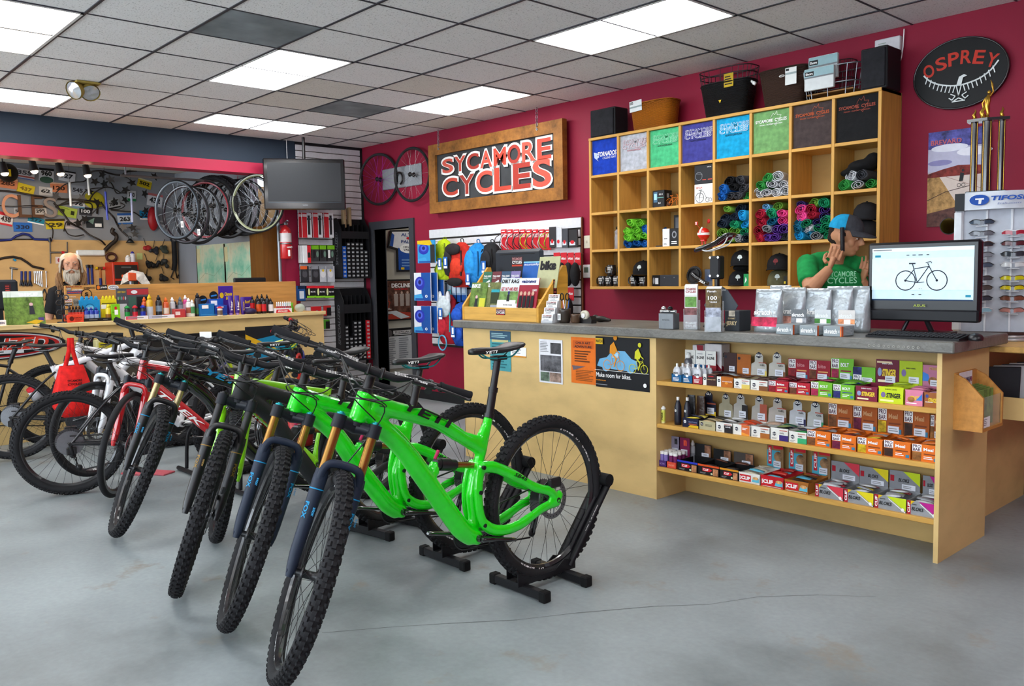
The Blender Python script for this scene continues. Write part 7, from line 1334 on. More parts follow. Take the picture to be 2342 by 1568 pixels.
a=at(-60,820,0,SF);c=at(150,758,0,SF);p=V((SF,(a.y+c.y)/2,.872));hw,hh=.74,.124;t=thing('oval_sign','black and red oval bike brand sign on the service counter front','sign',(SF+.002,-4.325,.862));n=40
E2=[(hw*math.copysign(abs(math.cos(2*PI*i/n))**.8,math.cos(2*PI*i/n)),hh*math.sin(2*PI*i/n))for i in range(n)]
for k,(s_,m)in enumerate(((1,M('#101012',.3)),(.96,M('#b9bbbf',.3)),(.93,M('#a3181c',.3)),(.88,M('#101012',.3)))):b=MB();b.prism([(y*s_,z*(s_ if k==0 else s_-.05*k))for y,z in E2],.012+.002*k,(0,0,0),LX,LY);b.obj('sign_layer',m,t)
txt(t,'SPECIALIZED',M('#c9301c',.35),(.0195,.12,.012),.96,.105,LX,LY,bold=.03,shear=.25);txt(t,'SPECIALIZED',M('#d8d8d8',.35),(.0192,.114,.008),.965,.11,LX,LY,bold=.05,shear=.25);prints(t,(.0195,-.1,-.07),LX,LY,.5,.03,[('r',0,0,1,1,M('#c9ccd0')),('f',.1,.2,.8,.8,1,DARK)])
def banner(label,u0,v0,u1,v1,m,items):a=at(u0,v1,0,SF+.004);c=at(u1,v0,0,SF+.004);return card('banner',label,'banner',(SF+.006,a.y,a.z),c.y-a.y,c.z-a.z,m,items,LX,LY,.003)
banner('long black banner with a white mark hung along the service counter front',203,755,560,985,M('#2a2723',.6,'dirty'),[('r',0,.93,1,1,BLACK),('r',.03,.35,.5,.8,M('#4a443a')),('r',.5,.4,.95,.75,M('#9a9890')),('l',[(.25,.52),(.27,.6),(.3,.52),(.32,.62)],.012,M('#b8b4a8')),('c',.02,.97,.008,.014,STEEL),('c',.5,.97,.008,.014,STEEL)])
banner('dark banner with a blue and yellow panel at the right of the counter front',565,742,660,860,M('#1a1c20',.6),[('p',[(0,.1),(1,.1),(1,.85),(0,.7)],M('#1880a8')),('p',[(0,.62),(.85,.3),(.85,.45),(0,.85)],M('#d8a81c'))])
SZT=SZ+.0005
def Yp(u,x,v=715):return at(u,v,0,x).y
def lcan(label,u,x,r,h,body,capc,band=None,name='spray_can',cat='bottle',neck=.55,group=None):
    return bottle(name,label,x,Yp(u,x),SZT,r,h,M(body,.3),M(capc,.4),band=band and(band[0],band[1],M(band[2],.4))or(.3,.6,M('#c9c9cc',.5)),neck=neck,cat=cat,group=group)
def lbox(name,label,u0,u1,x,h,d,m,items,cat='box'):
    y0,y1=Yp(u0,x),Yp(u1,x);b=MB();b.rbox((-d,0,0),(0,y1-y0,h),.002);t=tag(b.obj(name,m if isinstance(m,bpy.types.Material)else M(m,.45),None,(x,y0,SZT)),label,cat);prints(t,(0,0,0),LX,LY,y1-y0,h,items);return t
t=lbox('lube_display','coral cardboard tray of small dark lube bottles',154,191,.56,.07,.13,'#d8452c',[('t','DUMONDE',.65,.6,.5,.2,M('#5a1410'),.02),('c',.25,.5,.14,.3,M('#5a1410')),('f',.45,.1,.9,.4,2,M('#8a2418'))])
for k in range(5):lcan('small dark lube bottle with coral label above the coral tray',160+7.5*k,.46,.016,.15,'#2a1a1a','#1c1414',(.3,.6,'#c04030'),'lube_bottle',group='dark lube bottles behind the coral tray')
t=lbox('lube_display','sky blue cardboard lube display with scalloped top and round badge',182,230,.40,.20,.012,'#1c8cc4',[('o',.5,.62,.04,.006,M('#0e5a8a')),('c',.5,.62,.2,.14,M('#4ab0dc')),('t','LUBE',.5,.62,.3,.1,M('#c8dce4'),.03),('r',.05,.42,.95,.47,M('#0e3a5a'))])
w_=Yp(230,.4)-Yp(182,.4)
for k in range(4):b=MB();b.ell((-.006,w_*(.16+.22*k),.205),(.006,w_*.1,.03),10,6);b.obj('scallop',M('#1c8cc4',.45),t)
for k in range(3):lcan('royal blue lube bottle in the sky blue display',198+11*k,.47,.022,.13,'#14329a','#0f2a80',(.15,.5,'#a8b8d8'),'lube_bottle',group='royal blue lube bottles')
t=lbox('lube_display','yellow cardboard lube display with scalloped top',232,268,.40,.20,.012,'#d8c41c',[('r',.05,.62,.95,.66,M('#5a5210')),('r',.05,.78,.95,.82,M('#5a5210')),('c',.55,.45,.24,.12,M('#b5b090')),('r',0,.55,.35,.75,M('#e6e3d8'))]);w_=Yp(268,.4)-Yp(232,.4)
for k in range(4):b=MB();b.ell((-.006,w_*(.16+.22*k),.205),(.006,w_*.1,.03),10,6);b.obj('scallop',M('#d8c41c',.45),t)
lcan('yellow lube bottle with amber base before the yellow display',248,.50,.026,.155,'#d8c01c','#d8c41c',(.05,.4,'#8a5a14'),'lube_bottle')
t=lbox('lube_card','lime green carded lube with red cap',255,275,.53,.155,.02,'#7ac01c',[('r',.35,.35,.75,.65,WHITE),('c',.5,.75,.15,.1,RED),('c',.5,.1,.3,.08,M('#3a5a10')),('t','CHAIN',.2,.5,.2,.08,M('#3a6a10'))])
lbox('black_shelf_strip','black counter tray strip under the lube displays',190,254,.56,.03,.1,'#141416',[('f',.2,.4,.5,.7,1,GREY),('f',.7,.4,.9,.7,1,GREY)])
t=lbox('tube_display','dark grey display card with product pictures behind the three small tubs',268,342,.33,.30,.012,'#4a4d54',[('r',.32,.78,1,.97,M('#a83038')),('t','LUBE IT RIGHT',.16,.88,.26,.06,YEL),('c',.55,.87,.1,.06,M('#d8d8dc')),('r',.36,.3,.6,.72,M('#3a5a50')),('r',.62,.3,.95,.72,M('#1a1a1c')),('r',.08,.0,.3,.5,M('#c4c8d0'))]+[('c',.05+.055*k,.68,.02,.06,M(c_))for k,c_ in enumerate(('#9ab09a','#3a9a5a','#8a90a8','#c04a4a','#b0b4b8'))])
for k,(u,c_,nm)in enumerate(((291,'#1c8a3c','green'),(309,'#c02030','red'),(327,'#2030a0','blue'))):lcan('%s capped small lube tub in a row of three'%nm,u,.50,.024,.135,'#1c1e22',c_,(.12,.55,c_),'lube_tub',neck=.9)
for u0,u1,c_,nm in((287,339,'#c8506a','pink'),(341,399,'#b0b4d0','pale violet')):lbox('price_strip','%s and white price strip along the counter edge'%nm,u0,u1,.60,.035,.02,'#dfe0ea',[('r',0,0,.5,1,M(c_,.4)),('f',.1,.2,.9,.8,1,GREY)],'strip')
for u,x,r,h,bc,cc,bd,lab in((343,.48,.030,.235,'#c99a1c','#d8b01c',(.1,.5,'#b9bcc4'),'golden yellow spray can, tallest on the service counter'),(364,.46,.030,.225,'#1d1f26','#141418',(.3,.55,'#7a8a9a'),'black spray can beside the golden yellow one'),(331,.40,.026,.21,'#c04a1c','#d8601c',(.3,.6,'#3a2420'),'orange spray can behind the golden yellow one'),(380,.46,.028,.20,'#c8501c','#d8601c',(.2,.5,'#d8c8b8'),'orange capped spray can with pale label'),(395,.44,.026,.20,'#b9bcc0','#e6e6e8',(.1,.45,'#8a8d92'),'white capped silver spray can'),
    (402,.36,.022,.16,'#2a2e33','#2a2e33',(.3,.6,'#6a7078'),'small dark flask behind the silver spray can'),(413,.42,.026,.20,'#4a5460','#58626e',(.3,.6,'#7a8490'),'slate grey bottle with grey cap'),(425,.36,.024,.215,'#d03a8a','#e8e6e8',(.3,.6,'#e6b0d0'),'pink bottle with white cap'),(432,.46,.026,.19,'#dedcd8','#e8e8e8',(.2,.5,'#a05a48'),'white care bottle with brownish label'),(440,.47,.024,.17,'#d8e0d8','#e8e8e8',(.2,.6,'#4a8a5a'),'white and green care bottle'),(453,.44,.032,.235,'#20202a','#1a1a22',(.1,.35,'#3a6a2a'),'dark degreaser bottle with green lower label')):lcan(lab,u,x,r,h,bc,cc,bd)
lbox('clear_tub','clear tub of red rubber grips',400,424,.54,.085,.09,M('#c8464a',.2,alpha=.75),[('r',.05,.3,.5,.7,M('#e0d0d0'))],'tub')
for k,(u0,u1,x,h,c_)in enumerate(((459,492,.52,.125,'#1a6ab0'),(480,512,.42,.17,'#1450b0'),(490,520,.52,.105,'#1c3fa0'))):lbox('patch_kit_box',('front','rear','right')[k]+' blue parts carton on the service counter',u0,u1,x,h,.1,c_,[('r',.1,.62,.55,.9,WHITE)if k<2 else('f',.2,.7,.9,.9,1,WHITE),('r',0,.1,1,.14,M('#3a90d0'))])
for u in(465,490):
    b=MB();b.cyl((0,0,0),(.006,0,0),.045,n=20);z=1.03+(.165 if u==465 else .205);t=tag(b.obj('round_sign',M('#16181c',.4),None,(.40,Yp(u,.4),z)),'round black topper sign with blue stripe, %s of the two'%('left' if u==465 else 'right'),'sign');prints(t,(.006,-.03,-.012),LX,LY,.06,.024,[('p',[(0,0),(1,.4),(1,1),(0,.6)],M('#2a80d0'))])
lcan('white tub with red lid before the blue cartons',503,.56,.026,.095,'#d8d6d4','#c0202c',(.1,.6,'#6a5a50'),'tablet_tub',neck=.95)
t=lbox('cream_display','tall purple display card for chamois cream',502,535,.36,.30,.012,'#42208c',[('t','Chamois',.66,.72,.52,.12,YEL,.05,.2),('t',"Butt'r",.7,.58,.42,.12,YEL,.05,.2),('c',.2,.68,.14,.1,YEL)])
def tube_(label,u,x,h,c_,word,wc):
    y=Yp(u,x);t=thing('cream_tube',label,'tube',(x,y,SZT));b=MB();b.tube([(0,0,.02),(0,0,.05),(0,0,h*.7),(0,0,h)],[.022,.024,.025,.026],12,flat=[1,1,.7,.12],up=(0,1,0));b.obj('tube_body',M(c_,.35),t);b=MB();b.cyl((0,0,0),(0,0,.022),.018,n=12);b.obj('cap',M('#a88ad0' if wc==WHITE else '#42208c',.4),t);txt(t,word,wc,(.0262,.0,h*.5),h*.5,.020,(0,0,1),(0,-1,0),bold=.03);return t
tube_('purple cream tube with white word, left of two',528,.50,.20,'#42208c','Her',WHITE);tube_('purple cream tube with white word, right of two',543,.50,.20,'#42208c','Her',WHITE);tube_('purple cream tube with yellow word',556,.50,.18,'#42208c','Eurostyle',YEL)
lbox('cream_box','wide purple carton with yellow lettering and a white disc',558,578,.42,.18,.06,'#42208c',[('t','Butt\'r',.5,.72,.8,.2,YEL,.04,.2),('c',.8,.35,.18,.14,M('#d8d4d0')),('f',.1,.3,.6,.4,1,WHITE)])
b=MB();b.ell((0,0,.03),(.05,.07,.035),12,8);tag(bake(b.obj('crumpled_bag',M('#2a2248',.4,'foil'),None,(.54,Yp(573,.54),SZT)),.01,2),'crumpled dark purple foil bag before the purple carton','bag')
for k,(u,x,h,lab_)in enumerate(((592,.50,.17,'orange'),(578,.42,.19,'red'),(590,.36,.2,'grey'),(604,.52,.17,'red'),(612,.40,.2,'grey'),(620,.52,.16,'white'),(600,.36,.205,'grey'))):lcan('black fluid bottle with %s label, %s in the cluster of fluid bottles'%(lab_,('first','second','third','fourth','fifth','sixth','seventh')[k]),u,x,.026,h,'#17171a','#1c1c1f',(.15,.6,{'orange':'#c8501c','red':'#c01f24','grey':'#3a3a3e','white':'#d8d4d4'}[lab_]),'fluid_bottle',neck=.4)
lbox('pen_tray','white and red tray with branded front holding slim tubes',631,668,.58,.05,.08,'#e2e0e2',[('p',[(.0,.0),(.95,.0),(.8,.75),(.05,.75)],RED),('t','SPECIALIZED',.42,.38,.6,.35,WHITE,.03,.2)],'tray')
for k in range(8):lcan('slim white and red tube standing in the branded tray',634+4.3*k,.535,.0075,.12,'#e0dee0','#e8e8ea',(.15,.6,'#a8283a'),'slim_tube',group='slim tubes in the red and white tray',neck=.8)
for k,c_ in enumerate(('#8ac8d8','#7ac8a0','#6ac02a')):b=MB();b.lathe([(.001,0),(.018,0),(.02,.05),(.012,.07),(.018,.1),(.001,.105)],12);tag(b.obj('bell_bottle',M(c_,.2,alpha=.8),None,(.46,Yp(652+8*k,.46),SZT)),('pale blue','sea green','lime')[k]+' clear topped bottle behind the branded tray','bottle')
b=MB();b.ell((0,0,.045),(.05,.06,.048),14,9);tag(b.obj('clear_bag',M('#c8d8c8',.1,alpha=.45),None,(.54,Yp(686,.54),SZT)),'clear plastic bag of small parts at the counter end','bag')
for k in range(3):
    a_=Yp(20+9*k,.5+.03*k);card('magazine',('front','second','rear')[2-k]+' bike magazine of three standing on the service counter','magazine',(.46+.03*k,a_-.02,SZT),.25,.30,M('#5f7a34',.4,'leafy'),[('r',0,.82,1,1,M('#d4dcd4')),('t','BIKE',.55,.9,.6,.1,WHITE,.05),('c',.6,.6,.06,.05,M('#d0a8a8')),('p',[(.52,.3),(.7,.3),(.66,.56),(.54,.56)],M('#2a2a30')),('r',.78,.08,.96,.2,M('#4a3a7a')),('p',[(.4,.06),(.7,.0),(.95,.1),(.7,.14)],M('#c8a41c'))],(.12,.99,0),(-.18,0,.98),.006)
lbox('name_strip','white printed strip on the counter edge at the far left',-30,13,.58,.05,.02,WHITE,[('t','THOMSON',.6,.5,.6,.4,M('#3a2a5a'),.04)],'strip')
y=Yp(12,.2,680);t=thing('computer_monitor','dark monitor with red stickers turned away at the left of the service counter','monitor',(.18,y,SZT));b=MB();b.rbox((-.03,-.30,.12),(.02,.11,.40),.02);b.obj('case',M('#22262c',.4),t);b=MB();b.rbox((-.08,-.15,0),(.08,.05,.014),.003);b.rbox((-.02,-.06,.01),(.01,-.02,.16),.003);b.obj('stand',M('#22262c',.4),t);prints(t,(.021,-.0,.24),LX,LY,.05,.12,[('r',0,0,1,1,M('#3a1a1e')),('f',.1,.1,.9,.9,5,M('#a03a34'))])
b=MB();b.rbox((-.28,-.12,0),(-.24,.12,.05),.01)
y=Yp(575,-.1,640);t=thing('computer_monitor','black monitor top showing over the back board near the map','monitor',(-.12,-1.45,SZT));b=MB();b.rbox((-.03,-.19,.06),(.01,.19,.385),.01);b.obj('case',M('#1a1c20',.4),t);b=MB();b.rbox((-.1,-.1,0),(.06,.1,.014),.003);b.rbox((-.03,-.03,.01),(.0,.03,.1),.003);b.obj('stand',M('#1a1c20',.4),t)
t=thing('tool_rack','small black wire stand of hanging tools at the left of the lube displays','rack',(.5,Yp(143,.5),SZT));b=MB();b.cyl((0,0,0),(0,0,.30),.008,n=6);b.lathe([(.05,0),(.05,.01),(.001,.01)],14);b.obj('post',BLK,t)
for k in range(6):b=MB();q=.05+.045*k;s_= -1 if k%2 else 1;b.tube([(.02,s_*.03+.022*math.cos(2*PI*i/10),q+.022*math.sin(2*PI*i/10))for i in range(10)],.006,5,closed=True);b.cyl((0,0,q),(.02,s_*.02,q),.003,n=4);b.obj('hanging_tool',BLK if k%2 else M('#4a4c52',.4,metal=.5),t)
# ---- workshop back wall ----
XW=WX+.012
def wl(u,v,x=XW):return at(u,v,0,x)
k1=.16225
def bib(num,x0,y0,x1,y1,bg,fg,rot=0,extra=(),h=.5,nm=None):
    cu_,cv_=(x0+x1)/2*k1,350+(y0+y1)/2*k1;p=wl(cu_,cv_);sc=(p-CAM).dot(_f)/F_PX;W,H=(x1-x0)*k1*sc*1.02,(y1-y0)*k1*sc*.92;W/=1+abs(rot)*.35;H/=1+abs(rot)*.5
    Yv=V((0,-math.sin(rot),math.cos(rot)));Xv=V((0,math.cos(rot),math.sin(rot)));o=p-Xv*W/2-Yv*H/2
    return card('race_number',(nm or 'race number plate %s on the workshop wall'%num),'number plate',o,W,H,M(bg,.5),list(extra)+[('t',num,.5,h,.72,.42,M(fg,.5),.04)],Xv,Yv,.003)
K_,Wt,Yl,Or='#1c1c1e','#cfd0d4','#cdb41c','#c97a52'
BN='small white plate with red and blue stripes top left|white plate with a black arch and dark green oval|white plate with black header beside the third lamp|orange plate at the left edge under the ball ornament|bright yellow tilted plate above the wooden letters|greyish crumpled plate left of the orange one|orange plate in the middle of the top group|clear grey plate behind the left light tube|white plate half hidden under the long branch|lime paper plate tilted under the long branch|pale plate behind the wooden letter E|yellow plate with black header near the plywood|bright blue plate just above the gauge bar|black plate with white digits under the branches|white plate with green base behind the right light tube|grey tilted plate with black foot among the branches|yellow tilted plate alone at the upper right|large white plate with red header by the hanging wheels|white plate with blue header low on the right|blue plate beside the red pouch|white and red plate at the left edge by letter C|teal plate with a white slash under the letters|pink and white plate among low branches|tiny white plate behind letter L|faint grey plate behind the first hanging wheel'.split('|')
for a_ in(('355',215,215,475,380,Wt,'#4a4a52',-.12,[('r',0,.2,1,.34,M('#a84a44')),('r',0,.0,1,.12,M('#5a70a8'))],.66),('960',560,205,750,400,Wt,K_,-.05,[('r',0,.82,1,1,BLACK),('c',.5,.08,.46,.26,M('#3a5a4a'))],.6),('127',838,240,1055,410,Wt,K_,-.12,[('r',0,.86,1,1,BLACK)],.5),('285',-20,345,235,505,Or,'#4a2414',-.1,[('r',0,.85,1,1,M('#d89a7a'))],.5),('437',250,425,480,585,Yl,'#7a6210',-.25,[],.5),('62',560,470,730,600,'#b9b6b4',K_,-.05,[('r',.6,.3,1,.9,M('#d8d4d0'))],.5),('120',722,412,938,560,Or,'#3a1c12',-.03,[('r',0,.85,1,1,M('#d8a88a'))],.45),('545',1000,445,1190,600,'#9298a2','#2a2c34',-.1,[],.5),('76',1030,655,1190,780,Wt,'#2a2a34',-.08,[('r',0,0,1,.2,M('#6a90a8'))],.5),('11',825,750,1080,910,'#aabf4a','#2a3010',-.2,[('f',.1,.75,.6,.9,2,M('#6a7a2a'))],.5),('295',490,750,650,880,'#c4beb8',K_,.1,[],.5),('29',657,918,908,1078,Yl,'#3a3210',.05,[('r',0,.78,1,1,M('#3a2e14')),('c',.82,.4,.1,.2,M('#b09a1c'))],.42),('330',207,972,438,1112,'#1560b0','#0c1c3a',0,[],.5),('100',1125,755,1290,885,'#1c1c20','#c8c8cc',-.08,[('r',0,.0,1,.2,M('#3a3a40'))],.5),('740',1800,520,1912,685,Wt,K_,-.05,[('r',0,0,1,.25,M('#1c7a44'))],.6),('750',1515,640,1690,790,'#aeb0b4',K_,.25,[('r',0,0,1,.15,BLACK)],.5),('502',1935,355,2140,505,Yl,'#2a2810',-.25,[('r',0,.85,1,1,M('#d8d0a0'))],.5),('432',2075,560,2290,765,'#d2d2d6',K_,-.15,[('r',0,.82,1,1,M('#c06a6a'))],.48),('263',1662,838,1858,1010,'#c4ccd8',K_,.05,[('r',0,.8,1,1,M('#2a5aa0')),('r',0,0,1,.15,M('#3a70b8'))],.48),('32',1972,805,2092,942,'#1878a8','#12202c',0,[('r',0,0,1,.15,WHITE)],.5),('438',-10,820,175,1035,'#d0cac8','#2a1414',-.2,[('r',0,.75,1,1,RED),('r',0,0,1,.15,RED)],.48),('277',400,905,618,1005,'#127a94','#0c2a34',-.2,[('r',0,0,1,.2,WHITE)],.6),('11',918,935,1148,1070,'#b4a8aa','#3a3034',0,[('r',0,0,1,.2,M('#c8bcbc'))],.55),('50',205,762,298,866,'#b5b6bc','#2a2a2e',.05,[],.5),('058',2230,950,2342,1030,'#a8aab0','#3a3a3e',-.15,[],.5)):bib(*a_,nm=BN.pop(0))
p=wl(215,457);b=MB();b.ell((0,0,0),(.006,.13,.11),18,6);tag(b.obj('race_number',M('#b5ae2a',.5),None,p),'round yellow blank plate behind the metal branches','number plate');bib('',1225,890,1445,1060,'#2c3034',K_,0,[('p',[(.1,.6),(.5,.9),(.4,.3)],M('#7a9a90')),('r',.5,.1,.9,.4,WHITE)],nm='dark poster scrap with white bird shapes under the branches')
LW=[M('#c88a68',.6),M('#5a3a24',.6,'wood'),M('#5a3a24',.6,'wood'),M('#8a7a70',.6)]
for i,(chh,x0,y0,x1,y1)in enumerate((('C',40,580,240,905),('L',265,595,425,905),('E',455,600,600,905),('S',625,630,790,905))):
    p=wl((x0+x1)/2*k1,350+(y0+y1)/2*k1,WX+.10);sc=(p-CAM).dot(_f)/F_PX;t=txt(None,chh,LW[i],p,(x1-x0)*k1*sc,(y1-y0)*k1*sc,LX,LY,bold=.0,thick=.03,name='wooden_letter');tag(t,'large cut-out letter %s hanging among the branches'%chh,'letter')
br=thing('branch_sculpture','dark metal vine sculpture with star leaves climbing over the race numbers','sculpture',(WX+.06,-2.6,2.0));BM=M('#2a211c',.5,metal=.4)
def wp(x,y,d=.05):return tuple(wl(x*k1,350+y*k1,WX+.05+d)-V(br.location))
for pts,r in(([(-40,530),(200,545),(500,600),(760,640),(1000,650),(1250,670),(1400,690)],.012),([(760,700),(900,860),(1000,990),(1150,1060),(1260,1150),(1420,1230),(1480,1290)],.012),([(1260,670),(1330,560),(1480,480),(1600,500),(1700,560)],.008),([(1200,320),(1300,260),(1420,250),(1560,290),(1700,310),(1800,260),(1920,250)],.011),([(1500,350),(1580,440),(1640,560),(1720,560),(1780,560)],.008),([(1420,690),(1500,800),(1600,900),(1640,980),(1700,1080),(1800,1170)],.012),([(1560,800),(1750,820),(1880,830),(2000,910)],.008),([(780,570),(900,450),(1050,410),(1200,390),(1290,260)],.007),([(900,1100),(920,1000),(960,960),(1060,1010)],.007),([(910,1060),(960,1140),(1060,1170),(1180,1150)],.007),([(800,740),(1000,700),(1200,690),(1290,720),(1300,800)],.008),([(1150,620),(1200,540),(1300,500),(1440,490)],.006),([(1700,320),(1800,350),(1850,400)],.005),([(640,980),(740,1060),(740,1200)],.007),([(-20,740),(200,750),(420,740),(650,760)],.006),([(780,760),(1000,660),(1180,690)],.008),([(1380,720),(1370,850)],.014),([(1700,700),(1760,740),(1680,790),(1560,790)],.006),([(1300,850),(1400,760),(1500,760)],.006)):
    b=MB();b.tube(spline([wp(x,y,.05*((i*7)%3))for i,(x,y)in enumerate(pts)],4),r,6);b.obj('branch',BM,br)
tk=[(1600,1060),(1580,1110),(1640,1160),(1630,1230),(1560,1290),(1480,1370)];b=MB();b.tube(spline([wp(x,y,.06)for x,y in tk],5),.026,8);b.obj('branch',BM,br)
lm=MB();S_=[]
for i in range(10):a_=PI/2+2*PI*i/10;r=(.06,.028)[i%2];S_.append((r*math.cos(a_),r*math.sin(a_)))
lm.prism(S_,.006,(0,0,0),LX,LY);lme=lm.mesh('leaf',M('#2c2826',.45,metal=.3));lme2=lme.copy();lme2.materials[0]=M('#6a6764',.4,metal=.4)
for i,(x,y)in enumerate(((1340,400),(1440,300),(1560,370),(1470,430),(1860,420),(2180,330),(2040,570),(1770,520),(1760,660),(1360,690),(1160,630),(2050,810),(1100,980),(1190,930),(1870,1050),(1740,1040),(1260,540),(1610,680),(1900,1140),(790,610))):o=link('leaf',lme2 if i in(15,18)else lme,br,wp(x,y,.09),(random.uniform(-1,1),random.uniform(-.5,.5),random.uniform(-.5,.5)))
for i,(u0,v0,u1,v1,lab,m)in enumerate(((159,417,162,471,'left white hanging light tube among the branches',WHITE),(200,398,204,446,'white hanging light tube below the track lamp',WHITE),(241,438,246,503,'blue beaded hanging light tube',M('#2a3fb8',.3)),(300,441,303,508,'right white hanging light tube beside plate 740',M('#c8ccf0',.3)))):
    p,q=wl(u0,v0,WX+.3),wl(u1,v1,WX+.3);b=MB();b.cyl(p,q,.013,n=10);o=tag(b.obj('light_tube',m),lab,'light tube')
    b=MB();b.cyl(p,(p.x,p.y,2.84),.002,n=4);b.obj('cord',BLK,o)
def spot(label,u,v,on=True):
    p=wl(u,v,-.55);t=thing('track_spotlight',label,'spotlight',p);d=V((.15,.12,-.98)).normalized();b=MB();b.cyl(V((0,0,0))-d*.06,d*.05,.03,.042,n=14);b.obj('lamp_head',BLK,t);b=MB();b.ell(d*.045,(.036,.036,.03));b.obj('bulb',M('#ffd9b0',.4,emit=14.),t)
    b=MB();b.tube([(-.03,0,.0),(-.03,0,.08),(0,0,2.84-p.z)],.006,6);b.box((-.08,-.03,2.84-p.z-.02),(.08,.03,2.84-p.z));b.obj('arm',BLK,t)
    ld=bpy.data.lights.new('spot_light','SPOT');ld.energy=20;ld.color=(1,.82,.62);ld.spot_size=1.5;ld.shadow_soft_size=.04;lo=bpy.data.objects.new('spot_light',ld);C.objects.link(lo);lo.parent=t;lo.location=d*.09;d=V((-.8,.1,-.6));lo.rotation_euler=d.to_track_quat('-Z','Y').to_euler()
spot('leftmost glowing track spotlight under the workshop header',8,385);spot('second black track spotlight, tilted to the right',76,380);spot('third track spotlight with a twin yoke',136,386);spot('fourth track spotlight over the branches',198,390)
b=MB();b.ell((0,0,0),(.09,.11,.11),18,12);t=tag(b.obj('ball_ornament',M('#1c1712',.4),None,wl(18,395,WX+.3)),'dark round ball ornament with a yellow stripe at the left','ornament');b=MB();b.box((.085,-.012,-.05),(.096,.012,.03));b.obj('stripe',YEL,t)
b=MB();b.ell((0,0,0),(.05,.07,.16),14,10);tag(b.obj('red_pouch',M('#a01c24',.4),None,wl(350,500,WX+.06)),'red soft pouch pinned beside the blue number 32','pouch')
XT=WX+.025;TBL=M('#1c2a72',.4)
def tl(u,v):return wl(u,v,XT)
def tool(name,label,pts,r,m,cat='tool',flat=1.,extra=()):
    p0=tl(*pts[0][:2]);t=thing(name,label,cat,p0);b=MB();q=[tuple(tl(u,v)-p0+V((.012,0,0)))for u,v in pts];b.tube(q,r,8,flat=flat);b.obj('body',m,t)
    for nm,ps,rr,mm in extra:b=MB();b.tube([tuple(tl(u,v)-p0+V((.014,0,0)))for u,v in ps],rr,8);b.obj(nm,mm,t)
    return t
tool('alignment_gauge','long blue and black gauge bar arched over the tool wall',[(-20,551),(25,548),(36,540),(52,534),(66,537),(78,547),(112,548),(118,549)],.014,TBL,extra=[('bar',[(-20,547),(116,547)],.007,BLK),('head',[(112,543),(114,553)],.02,BLK)])
tool('bow_tool','dark curved bow-shaped tool on the plywood',[(-10,594),(10,589),(30,587),(48,591),(62,600),(74,609),(100,615)],.014,M('#2c2522',.5),extra=[('clip',[(30,592),(36,596)],.012,CYAN)])
tool('frame_gauge','steel frame gauge with two downward prongs',[(113,577),(154,577)],.011,STEEL,extra=[('prong',[(114,553),(115,602)],.008,M('#5a5450',.4,metal=.6)),('prong',[(153,553),(153,577)],.008,M('#5a5450',.4,metal=.6)),('knob',[(140,577),(146,577)],.016,RED)])
tool('tee_handle','steel T-handle tool at the left end of the tool wall',[(22,612),(40,615)],.012,STEEL,extra=[('shaft',[(27,614),(27,640)],.009,STEEL)])
for k,u in enumerate((49,58,68)):tool('cable_cutter',('left','middle','right')[k]+' blue handled cutter hanging jaws down',[(u,620),(u,638),(u,650)],.013,TBL,extra=[('jaw',[(u,640),(u-3,653)],.013,BLK),('jaw',[(u,640),(u+4,654)],.013,BLK)])
for k in range(6):tool('wrench',('shortest','second','third','fourth','fifth','longest')[k]+' chrome combination wrench in the hanging row',[(78+4.2*k+(6 if k==5 else 0),622),(79+4.2*k+(6 if k==5 else 0),644+2*k)],.006,CHROME,extra=[('ring_end',[(78+4.2*k+(6 if k==5 else 0),620),(78+4.2*k+(6 if k==5 else 0),624)],.011,CHROME),('open_end',[(79+4.2*k+(6 if k==5 else 0),642+2*k),(79+4.2*k+(6 if k==5 else 0),647+2*k)],.012,CHROME)])
for k,u in enumerate((200,209)):tool('large_wrench',('left','right')[k]+' large blue handled wrench beside the mechanic',[(u,610),(u+2,650)],.016,TBL,extra=[('head',[(u-1,605),(u,612)],.022,M('#2a2a2e',.4,metal=.6))])
tool('hammer','wooden hammer with yellow and red faced head',[(228,615),(229,636),(230,650)],.013,M('#a8703a',.5,'wood'),extra=[('head',[(222,613),(234,613)],.018,M('#6a4a2a',.4)),('face',[(217,613),(222,613)],.02,YEL),('face',[(234,613),(238,613)],.02,RED),('grip',[(229,636),(230,652)],.017,TBL)])
for k,(v0,v1)in enumerate(((612,628),(635,650))):tool('chain_whip',('upper','lower')[k]+' black winged tool hanging right of the hammer',[(251,v0),(260,v0+5),(268,v0)],.011,BLK,extra=[('stem',[(260,v0+4),(259,v1)],.012,BLK)])
tool('pump_tool','grey pump head tool between hammer and winged tools',[(243,622),(243,650)],.014,M('#4a4d52',.4,metal=.5));tool('cable_loop','looped black cable hanging low on the plywood',[(101,660),(96,672),(98,686),(104,686),(106,672),(101,660)],.008,BLK,'cable')
tool('bungee_cords','bundle of black hooked cords hanging near the corner',[(397,552),(399,600),(397,618)],.035,M('#1c1c20',.7),'cord',extra=[('hook',[(396,618),(390,634),(397,638)],.008,BLK),('hook',[(400,618),(404,636),(408,628)],.008,BLK),('hook',[(389,546),(392,552)],.012,BLK),('hook',[(402,548),(401,556)],.012,BLK)])
